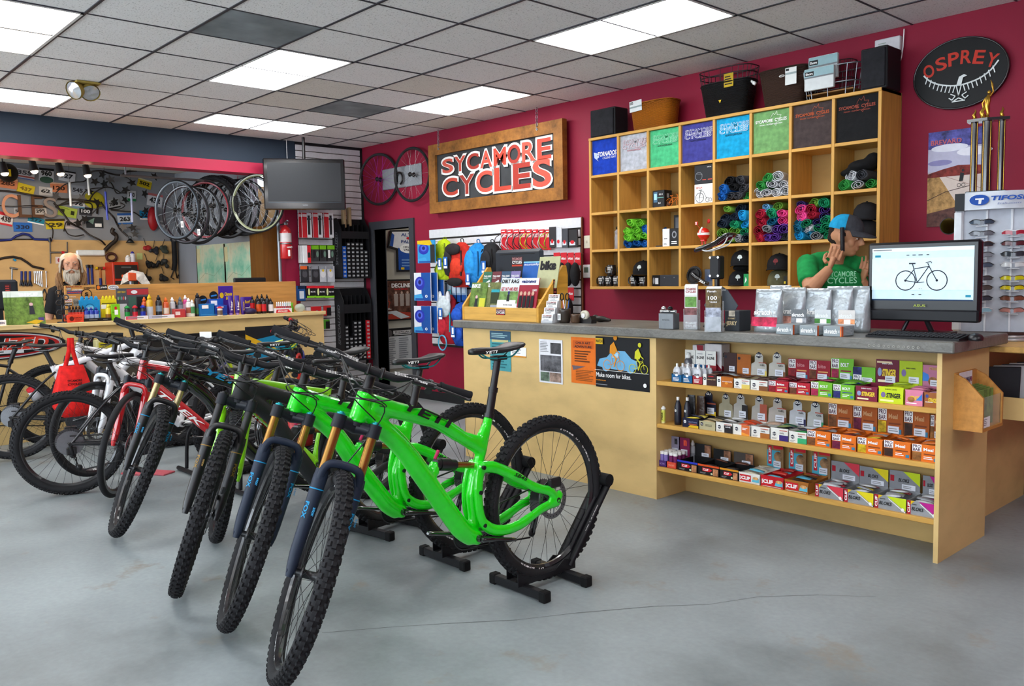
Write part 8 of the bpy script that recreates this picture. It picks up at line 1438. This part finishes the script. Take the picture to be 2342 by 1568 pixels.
for k,(u,v,c_)in enumerate(((332,567,'#a02a2a'),(350,572,'#2a2a30'),(370,569,'#3a4038'),(335,602,'#1c1c1f'),(355,604,'#1d1d20'),(372,603,'#2e3030'),(334,636,'#222226'),(373,632,'#2a2c2e'))):
    p=tl(u,v);t=thing('brake_set','%s cluster of spare brake parts, %s row on the tool wall'%(('red','small black','olive','heavy black','black with orange','grey','angled black','tangled grey')[k],('upper','middle','lower')[k//3]),'bicycle part',p);b=MB();rn=random.Random(k)
    for i in range(5):b.ell((.03+.02*rn.random(),.05*rn.uniform(-1,1),.045*rn.uniform(-1,1)),(.03,.03,.03),8,6)
    bake(b.obj('body',M(c_,.45),t),.012,1);b=MB();b.tube([(.02,0,.04),(.02,rn.uniform(-.04,.04),.13)],.004,5);b.obj('cable',BLK,t)
for u,v,w_,h_,c_,lab in((133,597,10,14,'#d8c8c4','white paper note with a red figure pinned on the plywood'),(318,588,12,13,'#c4cf8a','pale green sticky note pinned on the plywood')):p=tl(u,v);card('note',lab,'note',p+V((.004,-.03,-.03)),.075,.085,M(c_,.6),[('c',.5,.5,.2,.3,M('#a03a44'))]if u<200 else[],LX,LY,.002)
p=tl(206,578);b=MB();b.rbox((0,-.17,-.035),(.05,.17,.035),.012);tag(b.obj('strip_lamp',M('#dfe4e4',.3),None,p),'white plastic strip lamp above the mechanic','lamp');p=tl(253,588);b=MB();b.tube([(.03,.06*math.cos(2*PI*i/16),.05*math.sin(2*PI*i/16))for i in range(16)],.016,6,closed=True);tag(b.obj('lamp_base',M('#4a2a24',.5),None,p),'round dark bracket at the foot of the branches','bracket')
p=tl(294,552);b=MB();b.lathe([(.001,.05),(.02,.05),(.055,0),(.05,0),(.001,.03)],14);b.tube([(0,.02*math.cos(i*PI/6),.07+.02*math.sin(i*PI/6))for i in range(12)],.004,5,closed=True);tag(b.obj('shop_bell',BLK,None,p+V((.06,0,-.02))),'small black bell hanging from the branches','bell')
p=wl(296,630,WX+.45);t=thing('tool_chest','red tool chest with black drawers at the workshop bench','tool chest',(WX+.03,p.y,1.30));b=MB();b.rbox((0,-.16,0),(.30,.16,.36),.008);b.obj('body',M('#b8341c',.4),t)
for k in range(3):b=MB();b.rbox((.3,-.14,.04+.105*k),(.312,.14,.13+.105*k),.003);d_=b.obj('drawer',M('#2c2422',.5),t);b=MB();b.box((.312,-.06,.11+.105*k),(.32,.06,.12+.105*k));b.obj('handle',STEEL,d_)
b=MB();b.box((WX+.02,-8.8,.92),(WX+.55,WY-.05,.96));tag(b.obj('workbench_top',M('#9a7440',.5,'woody')),'long wooden workbench top below the tool wall','workbench');b=MB();b.box((.35-.35+WX+.35,p.y-.18,.962),(WX+.37,p.y+.18,1.298));bpy.data.objects['tool_chest'].location.z=.961;t.scale=(1,1,1.9)
for u,c_,cc,h,lab in((293,'#e0dedc','#e8e8e8',.09,'small white bottle on the red tool chest'),(304,'#d0d0d8','#2a2a8a',.14,'taller white bottle with blue cap on the red tool chest')):q=wl(u,600,WX+.2);bottle('bottle',lab,WX+.2,q.y,.961+.36*1.9+.001,.032,h,M(c_,.4),M(cc,.4))
q=wl(300,640,-1.5);t=thing('repair_clamp','steel repair stand clamp draped with a white rag','repair stand',(-1.5,q.y,0));b=MB();b.cyl((0,0,.03),(0,0,1.52),.025,n=12);b.lathe([(.2,0),(.2,.03),(.001,.03)],18);b.obj('post',STEEL,t);b=MB();b.rbox((-.04,-.05,1.40),(.06,.05,1.50),.01);b.cyl((0,-.1,1.46),(0,.1,1.46),.018,n=10);b.obj('clamp',M('#c8502c',.4),t)
b=MB();vs=[(0.05,.0,1.53),(.07,.12,1.5),(.06,.2,1.36),(.05,.13,1.34),(.06,.04,1.42),(.05,-.10,1.47),(.06,-.14,1.36),(.05,-.06,1.40)];b.add(vs+[(x-.012,y,z)for x,y,z in vs],[(0,1,4),(1,2,3,4),(0,4,7,5),(5,7,6),(12,9,8),(12,11,10,9),(13,15,12,8),(14,15,13)]+[(0,8,9,1),(1,9,10,2),(2,10,11,3),(6,14,13,5),(5,13,8,0)],0,False);b.obj('rag',M('#dcdcda',.8,'fabric'),t)
for k,(u0,u1)in enumerate(((452,514),(515,578))):a=at(u0,650,1,WY-.012);c=at(u1,556-5*k,1,WY-.012);card('wall_map',('left','right')[k]+' half of the pale green survey map on the workshop side wall','map',(a.x,WY-.012,1.05),c.x-a.x,c.z-1.05,M('#c9c8a8',.6,'map'),[('r',.02,.72,.14,.95,M('#cfc393')),('l',[(0,.4),(.3,.55),(.6,.5),(1,.7)],.004,M('#7a8a6a')),('l',[(.1,.2),(.5,.35),(.9,.3)],.004,M('#7a8a6a')),('r',0,0,.02,1,M('#4a4438'))])
HW=[(405,480,40,.0,'#56606a',0,'thin silver-blue rimmed wheel, first in the hanging row'),(425,490,44,.1,'#2a1c24',0,'thin dark wheel second in the hanging row'),(452,492,46,.15,'#1c1c20',0,'thin black wheel third in the hanging row'),(470,480,46,.2,'#a33a44',0,'red rimmed wheel fourth in the hanging row'),(486,470,50,.2,'#16161a',1,'fat knobby tyre wheel with wide tread in the hanging row'),(505,470,48,.2,'#1c1c1f',1,'second knobby wheel tucked behind the fat one'),(520,480,46,.25,'#6a6d72',0,'grey rimmed wheel in the middle of the hanging row'),(538,475,47,.25,'#17171a',0,'black wheel right of the grey rimmed one'),(556,474,46,.28,'#1c1c1f',0,'glossy black wheel near the television'),(578,468,46,.3,'#3e4044',0,'silver rimmed wheel close to the television'),(590,464,44,.35,'#8a9068',0,'wheel with a pale yellow-green rim half behind the television')]
hk=thing('hanging_rail','steel rail under the workshop ceiling for hanging wheels','rail',(-.55,-1.9,2.80));b=MB();b.cyl((0,-.75,-.28),(0,.62,-.28),.014,n=10);b.cyl((0,-.7,-.28),(0,-.7,.04),.01,n=8);b.cyl((0,.55,-.28),(0,.55,.04),.01,n=8);b.obj('rail_tube',STEEL,hk)
for u,v,r,a_,c_,kn,lab in HW:
    p=at(u,v,0,-.55)
    if p.y> -1.36:p=at(u,v,1,-1.36)
    wt_=wheel_thing(lab,p,Matrix.Rotation(.42+a_*.5,4,'Z')@Matrix.Rotation(.10,4,'Y'),.33 if not kn else .345,.012 if not kn else .03,bool(kn),M(c_,.3,coat=.5),SPKS,0,'hanging workshop wheels')
for k,(u,v)in enumerate(((414,520),(452,538),(620,512),(627,514))):p=at(u,v,0,-.3);card('price_tag',('first','second','third','fourth')[k]+' white price tag dangling from the hanging wheels','tag',p,.03,.07,WHITE,[('f',.2,.2,.8,.7,3,GREY)],LX,LY,.002)
EXR=M('#b5161c',.3,coat=.5);p=at(648,570,0,.03);t=thing('fire_extinguisher','red fire extinguisher with white label strapped to the pillar','fire extinguisher',(.085,-1.10,1.62));b=MB();b.lathe([(.001,0),(.06,0),(.065,.01),(.065,.30),(.05,.345),(.022,.37),(.022,.39),(.001,.39)],22);b.obj('cylinder',EXR,t)
b=MB();b.lathe([(.0655,.19),(.0655,.29)],22);b.obj('label_band',M('#c9c4c4',.5),t);b=MB();b.lathe([(.066,.165),(.068,.165),(.068,.18),(.066,.18)],22);b.obj('strap',STEEL,t);b=MB();b.rbox((-.015,-.02,.38),(.03,.02,.41),.004);b.tube([(0,0,.41),(.05,.0,.43),(.08,0,.42)],.008,6);b.tube([(0,0,.40),(.06,0,.40)],.007,6);b.obj('valve_handle',STEEL,t);b=MB();b.tube(spline([(.0,-.02,.39),(.0,-.08,.37),(.01,-.085,.28),(.0,-.08,.2)],4),.008,6);b.obj('hose',BLK,t);txt(t,'INSPECT',WHITE,(.0672,.01,.13),.07,.014,LX,LY,bold=.05);prints(t,(.066,-.012,.03),LX,LY,.026,.07,[('r',0,0,1,1,WHITE)])
t=thing('parts_rack','cluttered rack of spare chainrings and handlebars in the nook behind the pillar','rack',(-.56,-.98,0));b=MB();b.box((-.03,-.02,0),(0,.35,2.1));b.obj('board',M('#8a6f48',.6,'ply'),t)
for k in range(9):rn=random.Random(k+3);z=1.25+.1*k;b=MB();b.lathe([(.07,0),(.085,0),(.085,.006),(.07,.006)],18,c=(.03+.02*rn.random(),.06+.12*rn.random(),z),ax=(1,rn.uniform(-.5,.5),.1),closed=True);b.cyl((.03,.02,z+.02),(.05,.26,z+rn.uniform(-.05,.08)),.011,n=8);b.obj('spare_part',M(('#1c1c1f','#b5a88a','#8a8d92','#a02a2a')[k%4],.35,metal=.5),t)
p=at(195,190,2,ZC);t=thing('emergency_lamp','yellowed twin-head emergency lamp on the ceiling','lamp',p);YP_=M('#a8924a',.5);b=MB();b.rbox((-.09,-.09,-.015),(.09,.09,0),.004);b.obj('base',YP_,t)
for s in(-1,1):d=V((.55,-.5+.5*s,-.5)).normalized();c0=V((.0,.05*s-.02,-.06));b=MB();b.lathe([(.02,-.05),(.05,-.04),(.07,0),(.072,.03)],18,c=c0,ax=d);b.cyl((0,.04*s-.02,0),tuple(c0),.018,n=8);h_=b.obj('lamp_head',YP_,t);b=MB();b.lathe([(.001,.036),(.04,.033),(.066,.024)],18,c=c0,ax=d);b.obj('lens',M('#c9ccd0',.08,coat=1.,metal=.5),h_)
# ---------------- people ----------------
SKIN=M('#b5805f',.5);SKIN2=M('#b98a70',.5)
def fig_head(b,c,f,u,s=1.,beard=False):
    l=u.cross(f);q=lambda x,y,z:c+f*(x*s)+l*(y*s)+u*(z*s)
    def e(x,y,z,rx,ry,rz,nu=16,nv=12):
        o=len(b.v);b.ell((0,0,0),(rx*s,ry*s,rz*s),nu,nv)
        for i in range(o,len(b.v)):v=b.v[i];b.v[i]=tuple(q(x,y,z)+f*v[0]+l*v[1]+u*v[2])
    e(-.008,0,.025,.098,.077,.098);e(.022,0,-.045,.068,.058,.072);e(.05,0,-.088,.034,.034,.026)
    b.tube([q(.086,0,.022),q(.104,0,-.004),q(.113,0,-.022),q(.098,0,-.034)],[.008*s,.011*s,.0145*s,.009*s],8)
    e(.080,.033,.024,.016,.024,.010);e(.080,-.033,.024,.016,.024,.010);e(.05,.038,-.03,.024,.024,.03);e(.05,-.038,-.03,.024,.024,.03)
    for d in(1,-1):e(.079,d*.032,.0125,.0115,.0135,.0058);e(.078,d*.032,-.0045,.010,.012,.004)
    e(.086,0,-.012,.018,.013,.034)
    e(.084,0,-.056,.013,.022,.006);e(.081,0,-.067,.013,.018,.007)
    for d in(1,-1):e(-.006,d*.079,-.006,.019,.009,.032)
    b.tube([q(-.02,0,-.06),q(-.03,0,-.13),q(-.04,0,-.2)],[.056*s,.055*s,.066*s],14)
    return q
def eyes(parent,q,f,u,s=1.):
    l=u.cross(f)
    for d in(1,-1):
        b=MB();o=q(.079,d*.032,.005);b.ell(o,(.0078*s,)*3,10,8,0);b.ell(o+f*.0046*s-u*.001,(.0052*s,)*3,8,6,1);b.obj('eye',[M('#d8d2cc',.3),M('#2a1c14',.2)],parent)
        b=MB();b.tube([q(.089,d*.014,.026),q(.09,d*.034,.031),q(.076,d*.052,.025)],.005*s,6);b.obj('eyebrow',M('#2a1a12' if s<=1 else '#8a7a68',.8),parent)
def hand(b,w,d,n,s,curl=.8,spread=.0215):
    "palm from wrist w along d, palm normal n; fingers curl towards n; thumb on side s"
    d=d.normalized();n=(n-d*n.dot(d)).normalized();k=d.cross(n)*s
    b.tube([w,w+d*.03,w+d*.07],[.026,.034,.037],10,flat=.5,up=tuple(k.cross(d)))
    for i,L in enumerate((.070,.078,.073,.058)):
        p=w+d*.082+k*(.032-spread*i)+n*0;a=0;pts=[p-d*.02];
        for j in range(4):pts.append(p);a+=curl*(.55,.8,.6,.4)[j];p=p+(d*math.cos(a)+n*math.sin(a))*(L*(.42,.33,.25,.2)[j])
        b.tube(pts,[.0088,.0085,.0078,.0072,.006],8)
    p=w+d*.028+k*.028;b.tube([p,p+k*.02+d*.02+n*.01,p+k*.024+d*.048+n*.02,p+k*.018+d*.07+n*.028],[.013,.0115,.0098,.008],8)
f=V((.90,-.43,0)).normalized();l=V((0,0,1)).cross(f);O=V((6.42,-.70,0));hf=V((.955,.20,-.22)).normalized();hu=(V((0,0,1))-hf*hf.z).normalized()
hc=at(1934,542,1,-.70);man=thing('person','man in green T-shirt and cap holding a phone to his ear','person',O)
b=MB();q=fig_head(b,hc-O,hf,hu,.97);Z=V((0,0,1));nb=q(-.045,0,-.19)
shR=at(1846,606,1,-.87)-O;shL=at(1962,606,1,-.53)-O;elR=at(1853,662,1,-1.02)-O;wrR=at(1897,614,1,-.93)-O;elL=shL+V((.10,-.04,-.27));wrL=at(1972,640,1,-.66)-O
b.tube([shR,(shR+elR)/2,elR],[.052,.047,.041],12);b.tube([elR,elR+(wrR-elR)*.3,wrR],[.041,.042,.028],12);b.tube([shL,elL],[.05,.041],12);b.tube([elL,elL+(wrL-elL)*.3,wrL],[.041,.041,.028],12)
b.tube([nb+Z*.03,nb-Z*.08,V((0,0,1.2)),V((0,0,.95))],[.062,.10,.13,.14],14,flat=.9)
for s_ in(1,-1):b.tube([V((0,0,.98))+l*s_*.085,V((0,0,.5))+l*s_*.10,V((0,0,.09))+l*s_*.10],[.095,.062,.045],12);b.tube([V((-.0,0,.05))+l*s_*.10-f*.05,V((0,0,.04))+l*s_*.10+f*.16],[.045,.034],10)
pe=q(.015,-.098,-.012);d_=(pe-wrR);vw=V((.45,-.89,0));hand(b,wrR,pe+vw*.045+Z*.03-wrR,-vw,1,.3);hand(b,wrL,V((.25,.1,1)),V((-.6,.6,0)),-1,.35)
body=bake(b.obj('body',SKIN,man),.0042,5,.5);eyes(man,q,hf,hu,.97)
b=MB();b.tube([nb+Z*.005-f*.0,nb-Z*.03,nb-Z*.09,V((0,0,1.22))+f*.01,V((0,0,1.05)),V((0,0,.92))],[.075,.118,.158,.165,.155,.158],18,flat=[.95,1.25,1.28,1.2,1.15,1.15],up=tuple(f))
for a_,e_ in((shR,elR),(shL,elL)):b.tube([q(-.06,0,-.15),(q(-.06,0,-.16)+a_)/2+Z*.012,a_-Z*.006],[.05,.056,.06],12);b.tube([a_+(nb-Z*.07-a_)*.35,a_+Z*.004,a_+(e_-a_)*.35,a_+(e_-a_)*.72],[.074,.070,.066,.063],14)
sh=bake(b.obj('shirt',M('#188a45',.85,'fabric'),man),.010,4)
cn=V((0,0,1.24))+f*.01;X,Y=l*1.,Z
rd_=(V((.45,-.89,0))*.85+f*.5).normalized();X=Z.cross(rd_);pc=at(1926,634,1,-.885)-O
for s_,dz,w_,h_,m in(('SYCAMORE',.02,.16,.032,M('#8ac8a0',.7)),('CYCLES',-.018,.17,.036,M('#8ac8a0',.7)),('NORTH CAROLINA',-.055,.11,.011,M('#0c3a1e',.7))):txt(sh,s_,m,pc+Z*dz,w_,h_,X,Z,bold=.01)
b=MB()
for x,z,r in((-.068,-.015,.042),(-.05,.03,.062),(-.035,-.02,.055)):b.ell(q(x,0,z),(r,r*1.02,r*.9),12,8)
for s_ in(1,-1):b.ell(q(-.01,s_*.066,.012),(.03,.014,.03),10,6)
bake(b.obj('hair',M('#1f150f',.85,'fabric'),man),.008,2)
capg=M('#3a3b40',.85,'fabric');b=MB();n=22;vs=[];fs=[];ms=[]
for i in range(9):
    t=PI/2*i/8
    for j in range(n):a=2*PI*j/n;vs.append(q(-.008+.108*math.cos(t)**.8*math.cos(a)+.0,.087*math.cos(t)**.8*math.sin(a),.045+.098*math.sin(t)))
for i in range(8):
    for j in range(n):b.add([vs[i*n+j],vs[i*n+(j+1)%n],vs[(i+1)*n+(j+1)%n],vs[(i+1)*n+j]],[(0,1,2,3)],0 if math.cos(2*PI*(j+.5)/n)>.12 else 1,False)
cp=b.obj('cap',[capg,M('#1690bd',.85,'fabric')],man);b=MB();vs=[]
for i in range(13):
    a= -1.15+2.3*i/12
    for dz in(.0,.006):vs+=[q(-.008+.105*math.cos(a),.085*math.sin(a),.046+dz),q(-.008+.105*math.cos(a)+.085*math.cos(a*1.2)**.7,.092*math.sin(a),.030+dz-.02*abs(math.sin(a)))]
b.add(vs,[f_ for i in range(12)for f_ in((i*4,i*4+1,i*4+5,i*4+4),(i*4+2,i*4+6,i*4+7,i*4+3),(i*4+1,i*4+3,i*4+7,i*4+5))],0,True);b.obj('cap_brim',capg,cp)
b=MB();d1=(q(.0,-.1,.045)-q(.03,-.1,-.075)).normalized();c0=q(.012,-.108,-.015);b.tube([c0-d1*.07,c0+d1*.07],.021,4,flat=.45,up=tuple(vw));b.tube([c0-d1*.072,c0+d1*.072],.014,8,flat=.8);tag(b.obj('telephone',M('#16161a',.4),None,tuple(O)),'black cordless telephone pressed to the ear of the man in the green shirt','telephone')
O=V((-.85,at(168,600,0,-.85).y,0));f=V((.965,-.20,-.02)).normalized();u=V((0,0,1));l=u.cross(f);hc=at(162,606,0,-.80);m2=thing('person','long-haired man with grey beard and black polo shirt behind the service counter','person',O);s=1.08
b=MB();q=fig_head(b,hc-O,f,u,s);nb=q(-.05,0,-.19);S0=nb-Z*.02
for d in(1,-1):
    a_=S0+l*d*.165-Z*.06;e_=a_+l*d*.07-Z*.28;w_=e_+f*.14-Z*.2;b.tube([a_,e_],[.056,.044],12);b.tube([e_,e_+(w_-e_)*.3,w_],[.044,.044,.03],12);hand(b,w_,V((.5,0,-.8)),l*-d,d,.3)
    b.tube([V((0,0,.95))+l*d*.09,V((0,0,.5))+l*d*.10,V((0,0,.09))+l*d*.10],[.10,.066,.046],12);b.tube([V((0,0,.05))+l*d*.10-f*.05,V((0,0,.04))+l*d*.10+f*.17],[.045,.034],10)
b.tube([nb+Z*.03,nb-Z*.1,V((0,0,1.1)),V((0,0,.92))],[.064,.10,.14,.15],14);bake(b.obj('body',SKIN2,m2),.0055,4,.5);eyes(m2,q,f,u,s)
b=MB();b.tube([nb+Z*.0,nb-Z*.03,nb-Z*.09,nb-Z*.3,V((0,0,.95))],[.08,.11,.14,.15,.16],18,flat=[1,1.2,1.25,1.15,1.1],up=tuple(f))
for d in(1,-1):a_=S0+l*d*.165-Z*.06;b.tube([S0+f*.0+Z*.01,a_,a_+l*d*.05-Z*.22],[.07,.07,.066],14)
b.tube([nb+f*.05+Z*.01+l*.06,nb+f*.085-Z*.04,nb+f*.05+Z*.01-l*.06],.014,6);bake(b.obj('shirt',M('#15161a',.85,'fabric'),m2),.011,4)
b=MB();rn=random.Random(5)
def lock(b,pts,r,fz):
    P_=[V(p)+V((rn.gauss(0,fz),rn.gauss(0,fz),rn.gauss(0,fz)))*(k/len(pts))for k,p in enumerate(pts)];b.tube([V(p)for p in spline([tuple(p)for p in P_],2)],[r*(.6+.6*min(1,3*k/(2*len(pts))))*(1-(k/(2*len(pts)))**4)for k in range(2*(len(P_)-1)+1)],4,caps=False)
for x,y,z,r in((-.035,.03,.05,.072),(-.035,-.03,.05,.072),(-.05,0,-.02,.085)):b.ell(q(x,y,z),(r,r,r),12,8)
for i in range(130):
    d=1 if i%2 else-1;t=rn.random();x=.052-.14*t;top=.112-.05*abs(x+.02)/.1;lock(b,[q(x*.9+.006,d*.012,top),q(x-.002,d*.05,top-.012),q(x-.006,d*.082,.045),q(x-.01,d*.094,-.02),q(x-.006,d*.10,-.07)],.006,.006)
b.obj('hair',M('#a09a90',.9),m2);b=MB()
for i in range(210):
    d=1 if i%2 else-1;x=.03-.115*rn.random();w_=rn.uniform(-.012,.026);L_=rn.uniform(.6,1);lock(b,[q(x-.004,d*.080,.03),q(x-.006,d*(.092+w_*.5),-.04),q(x+.002,d*(.102+w_),-.04-.09*L_),q(x+.018,d*(.10+w_),-.04-.17*L_),q(x+.03,d*(.092+w_*1.3),-.04-.25*L_)],.0065,.012)
b.obj('hair',M('#7d6044',.9),m2);b=MB()
for i in range(190):
    y=rn.uniform(-.066,.066);t=max(1-abs(y)/.072,0);x0=.046+.042*t**.5-.016*rn.random();z0= -.045-.02*rn.random()if abs(y)>.028 else-.082;lock(b,[q(x0,y,z0),q(x0+.014,y*1.08,-.10),q(x0+.010,y*.95,-.135),q(x0-.004,y*.7,-.15-.055*t*rn.uniform(.6,1))],.0055,.006)
for i in range(40):
    d=1 if i%2 else-1;e0=rn.random();lock(b,[q(.106,d*.004*e0,-.040),q(.104,d*.02,-.046-.006*e0),q(.088,d*.042,-.058-.008*e0),q(.072,d*.052,-.075)],.0048,.003)
b.obj('beard',M('#b0a89a',.9),m2)
# ---------------- the bikes behind ----------------
HT=dict(style='metal',R=.35,fa=.35,rh=.35,ht=(.90,.88),hb=(.93,.76),bb=(.44,.30),sc=(.30,.74),seat=(.25,.92),word='',chev=False,name='',forkword=None,cap=BLK,wheeltext=False,rail=STEEL,bw=.33)
WHT=M('#d8d9dc',.25,coat=.8);RDF=M('#b3141c',.25,coat=.8);LMF=M('#84d412',.3,coat=.8)
bike('glossy red bicycle with white lettering and slim tyre behind the gloss black bike',(3.48,-2.93,-1.78,.03,1.1),dict(HT,frame=RDF,rear=BLK,fork=RDF,stan=STEEL,knob=False,tw=.019,dtr=.032,name='TREK',namem=WHITE,R=.345))
bike('lime yellow bicycle with red slogan stripes parked behind the charcoal bike',(4.45,-2.85,-1.42,.03,1.08),dict(HT,frame=LMF,rear=BLK,fork=LMF,stan=BLK,dtr=.034,name='SPECIALIZED',namem=M('#c8301c',.4)))
bike('black bicycle with orange-striped chainstays, rear wheel and cassette facing the front',(2.93,-4.19,1.32,.0,.3),dict(HT,frame=GLOSS,rear=M('#181a1e',.25,coat=.8),fork=BLK,stan=STEEL,R=.345,rh=.345,fa=.345,saddle=M('#17171a',.5)))
bike('white bicycle with slim tyres between the orange-striped black bike and the red bike',(2.45,-2.85,-1.5,.04,.3),dict(HT,frame=WHT,fork=WHT,stan=STEEL,dtr=.036,knob=False,tw=.02,R=.34,name='',saddle=BLK))
bike('white bicycle with black fork whose front wheel is turned behind the red shopping bag',(1.05,-2.75,-1.35,.02,.75),dict(HT,frame=WHT,rear=WHT,fork=BLK,stan=STEEL,R=.36,fa=.36,rh=.36))
bike('white bicycle with a broad down tube heading away beside the cream carton',(1.42,-4.2,1.2,.02,.2),dict(HT,frame=WHT,rear=BLK,fork=BLK,stan=STEEL,R=.34,dtr=.04,ht=(.9,.93),hb=(.93,.80)))
bike('black bicycle standing along the service counter at the far left',(.95,-3.80,-1.5,.02,.2),dict(HT,frame=BLK,fork=BLK,stan=STEEL,R=.35,dtr=.022))
bike('yellow and navy bicycle with olive bars at the end of the service counter',(1.85,-2.95,1.50,.03,-.35),dict(HT,frame=M('#b9cf14',.3,coat=.8),rear=M('#1c1f6a',.3),fork=M('#1c1f6a',.3),stan=BLK,bar=M('#6a6448',.4),dtr=.032,word='YETI',saddle=BLK,sc=(.30,.76)))
bike('dark bicycle with red grips and red fork behind the lime bike',(1.80,-3.05,1.15,.03,-.3),dict(HT,frame=M('#20222a',.3),rear=BLK,fork=M('#b8281c',.3),stan=STEEL,grip=M('#a81420',.6),dtr=.028))
p=at(167,775,0,2.0);q0=at(122,945,0,2.0);t=thing('shopping_bag','bright red cloth shopping bag hanging from the handlebar by its straps','bag',(2.0,p.y,0));z=lambda v:at(165,v,0,2.0).z;y=lambda u:at(u,850,0,2.0).y-p.y;BAG=M('#d81c18',.75,'fabric')
b=MB();rows=[(z(835),y(138),y(190),.02),(z(870),y(130),y(198),.06),(z(900),y(122),y(206),.08),(z(930),y(122),y(210),.09),(z(950),y(135),y(198),.07)];vs=[]
for zz,a,c,d in rows:vs+=[(-d,a,zz),(d,a,zz),(d+.01,(a+c)/2,zz),(d,c,zz),(-d,c,zz)]
b.add(vs,[(r*5+i,r*5+(i+1)%5,r*5+5+(i+1)%5,r*5+5+i)for r in range(4)for i in range(5)]+[(20,21,22,23,24)],0,True);b.obj('bag_body',BAG,t)
for s_ in(0,1):b=MB();b.tube([(.02,y(148+s_*28),z(838)),(.01,y(160+s_*8),z(800)),(0,y(163+s_*5),z(772))],.016,4,flat=.2,up=(0,1,0));b.obj('strap',BAG,t)
for s_,v in(('SYCAMORE',868),('CYCLES',876)):txt(t,s_,M('#3a0c0c',.6),(.079,y(163),z(v)),.10,.018,LX,LY,bold=.04)
p=at(83,897,0,1.4);b=MB();b.lathe([(.001,-.05),(.055,-.05),(.055,.05),(.001,.05)],18,ax=(.1,-.4,.9));t=tag(b.obj('paper_roll',M('#d4d2d4',.6),None,p),'white paper roll with red band propped on the pedal at the left','roll');b=MB();b.lathe([(.056,.03),(.056,.05),(.001,.0505)],18,ax=(.1,-.4,.9));b.obj('red_band',RED,t)
p=at(240,785,0,.672);b=MB();b.rbox((-.05,-.09,-.05),(.05,.09,.04),.004);t=tag(b.obj('parts_carton',M('#c9c08a',.5),None,p),'small cream and yellow carton beside the handlebars before the banner','carton');prints(t,(.0505,-.07,-.035),LX,LY,.14,.05,[('r',0,0,1,1,M('#b5a81c')),('f',.1,.3,.9,.7,1,DARK)])
p=at(365,1078,2,0);t=thing('bike_rack','low black tubular floor rack holding the rear bikes','bike rack',(p.x+.05,p.y+.12,0));RKM=M('#1b1b1e',.4)
for yy in(0,.42):b=MB();b.cyl((0,yy,.018),(1.5,yy,.018),.016,n=10);b.obj('base_rail',RKM,t)
for k in range(5):b=MB();b.tube(spline([(.08+.3*k,.03,.02),(.08+.3*k,.05,.26),(.08+.3*k,.12,.34),(.08+.3*k,.26,.34),(.08+.3*k,.36,.26),(.08+.3*k,.40,.02)],4),.014,8);b.obj('hoop',RKM,t)
p=at(690,985,2,.62);t=thing('bucket','small red bucket hanging between the charcoal and green bikes','bucket',(p.x,p.y,.55));b=MB();b.lathe([(.001,0),(.055,0),(.07,.15),(.065,.15),(.052,.01),(.001,.01)],18);b.obj('pail',M('#a8282c',.4),t);b=MB();b.tube([(.07*math.cos(a),0,.14+.06*math.sin(a))for a in[PI*i/8 for i in range(9)]],.002,4);b.obj('bail',STEEL,t)
for k,(u,v)in enumerate(((312,1082),(365,1082))):p=at(u,v,2,0);b=MB();b.rbox((-.09,-.06,0),(.09,.06,.012),.003);tag(b.obj('floor_pad',M('#c05a64',.6),None,(p.x,p.y,0),(0,0,.5)),('left','right')[k]+' small pinkish pad lying on the floor by the rack','pad')
for k,(u,v,lab)in enumerate(((535,925,'white price tag hanging on the lime bicycle'),(458,795,'white barcode tag dangling from the handlebars'))):p=at(u,v,1,-3.2);card('price_tag',lab,'tag',p,.09,.12,WHITE,[('f',.1,.15,.9,.4,3,GREY)],(.7,.7,0),(0,0,1),.002)
bpy.context.view_layer.update()
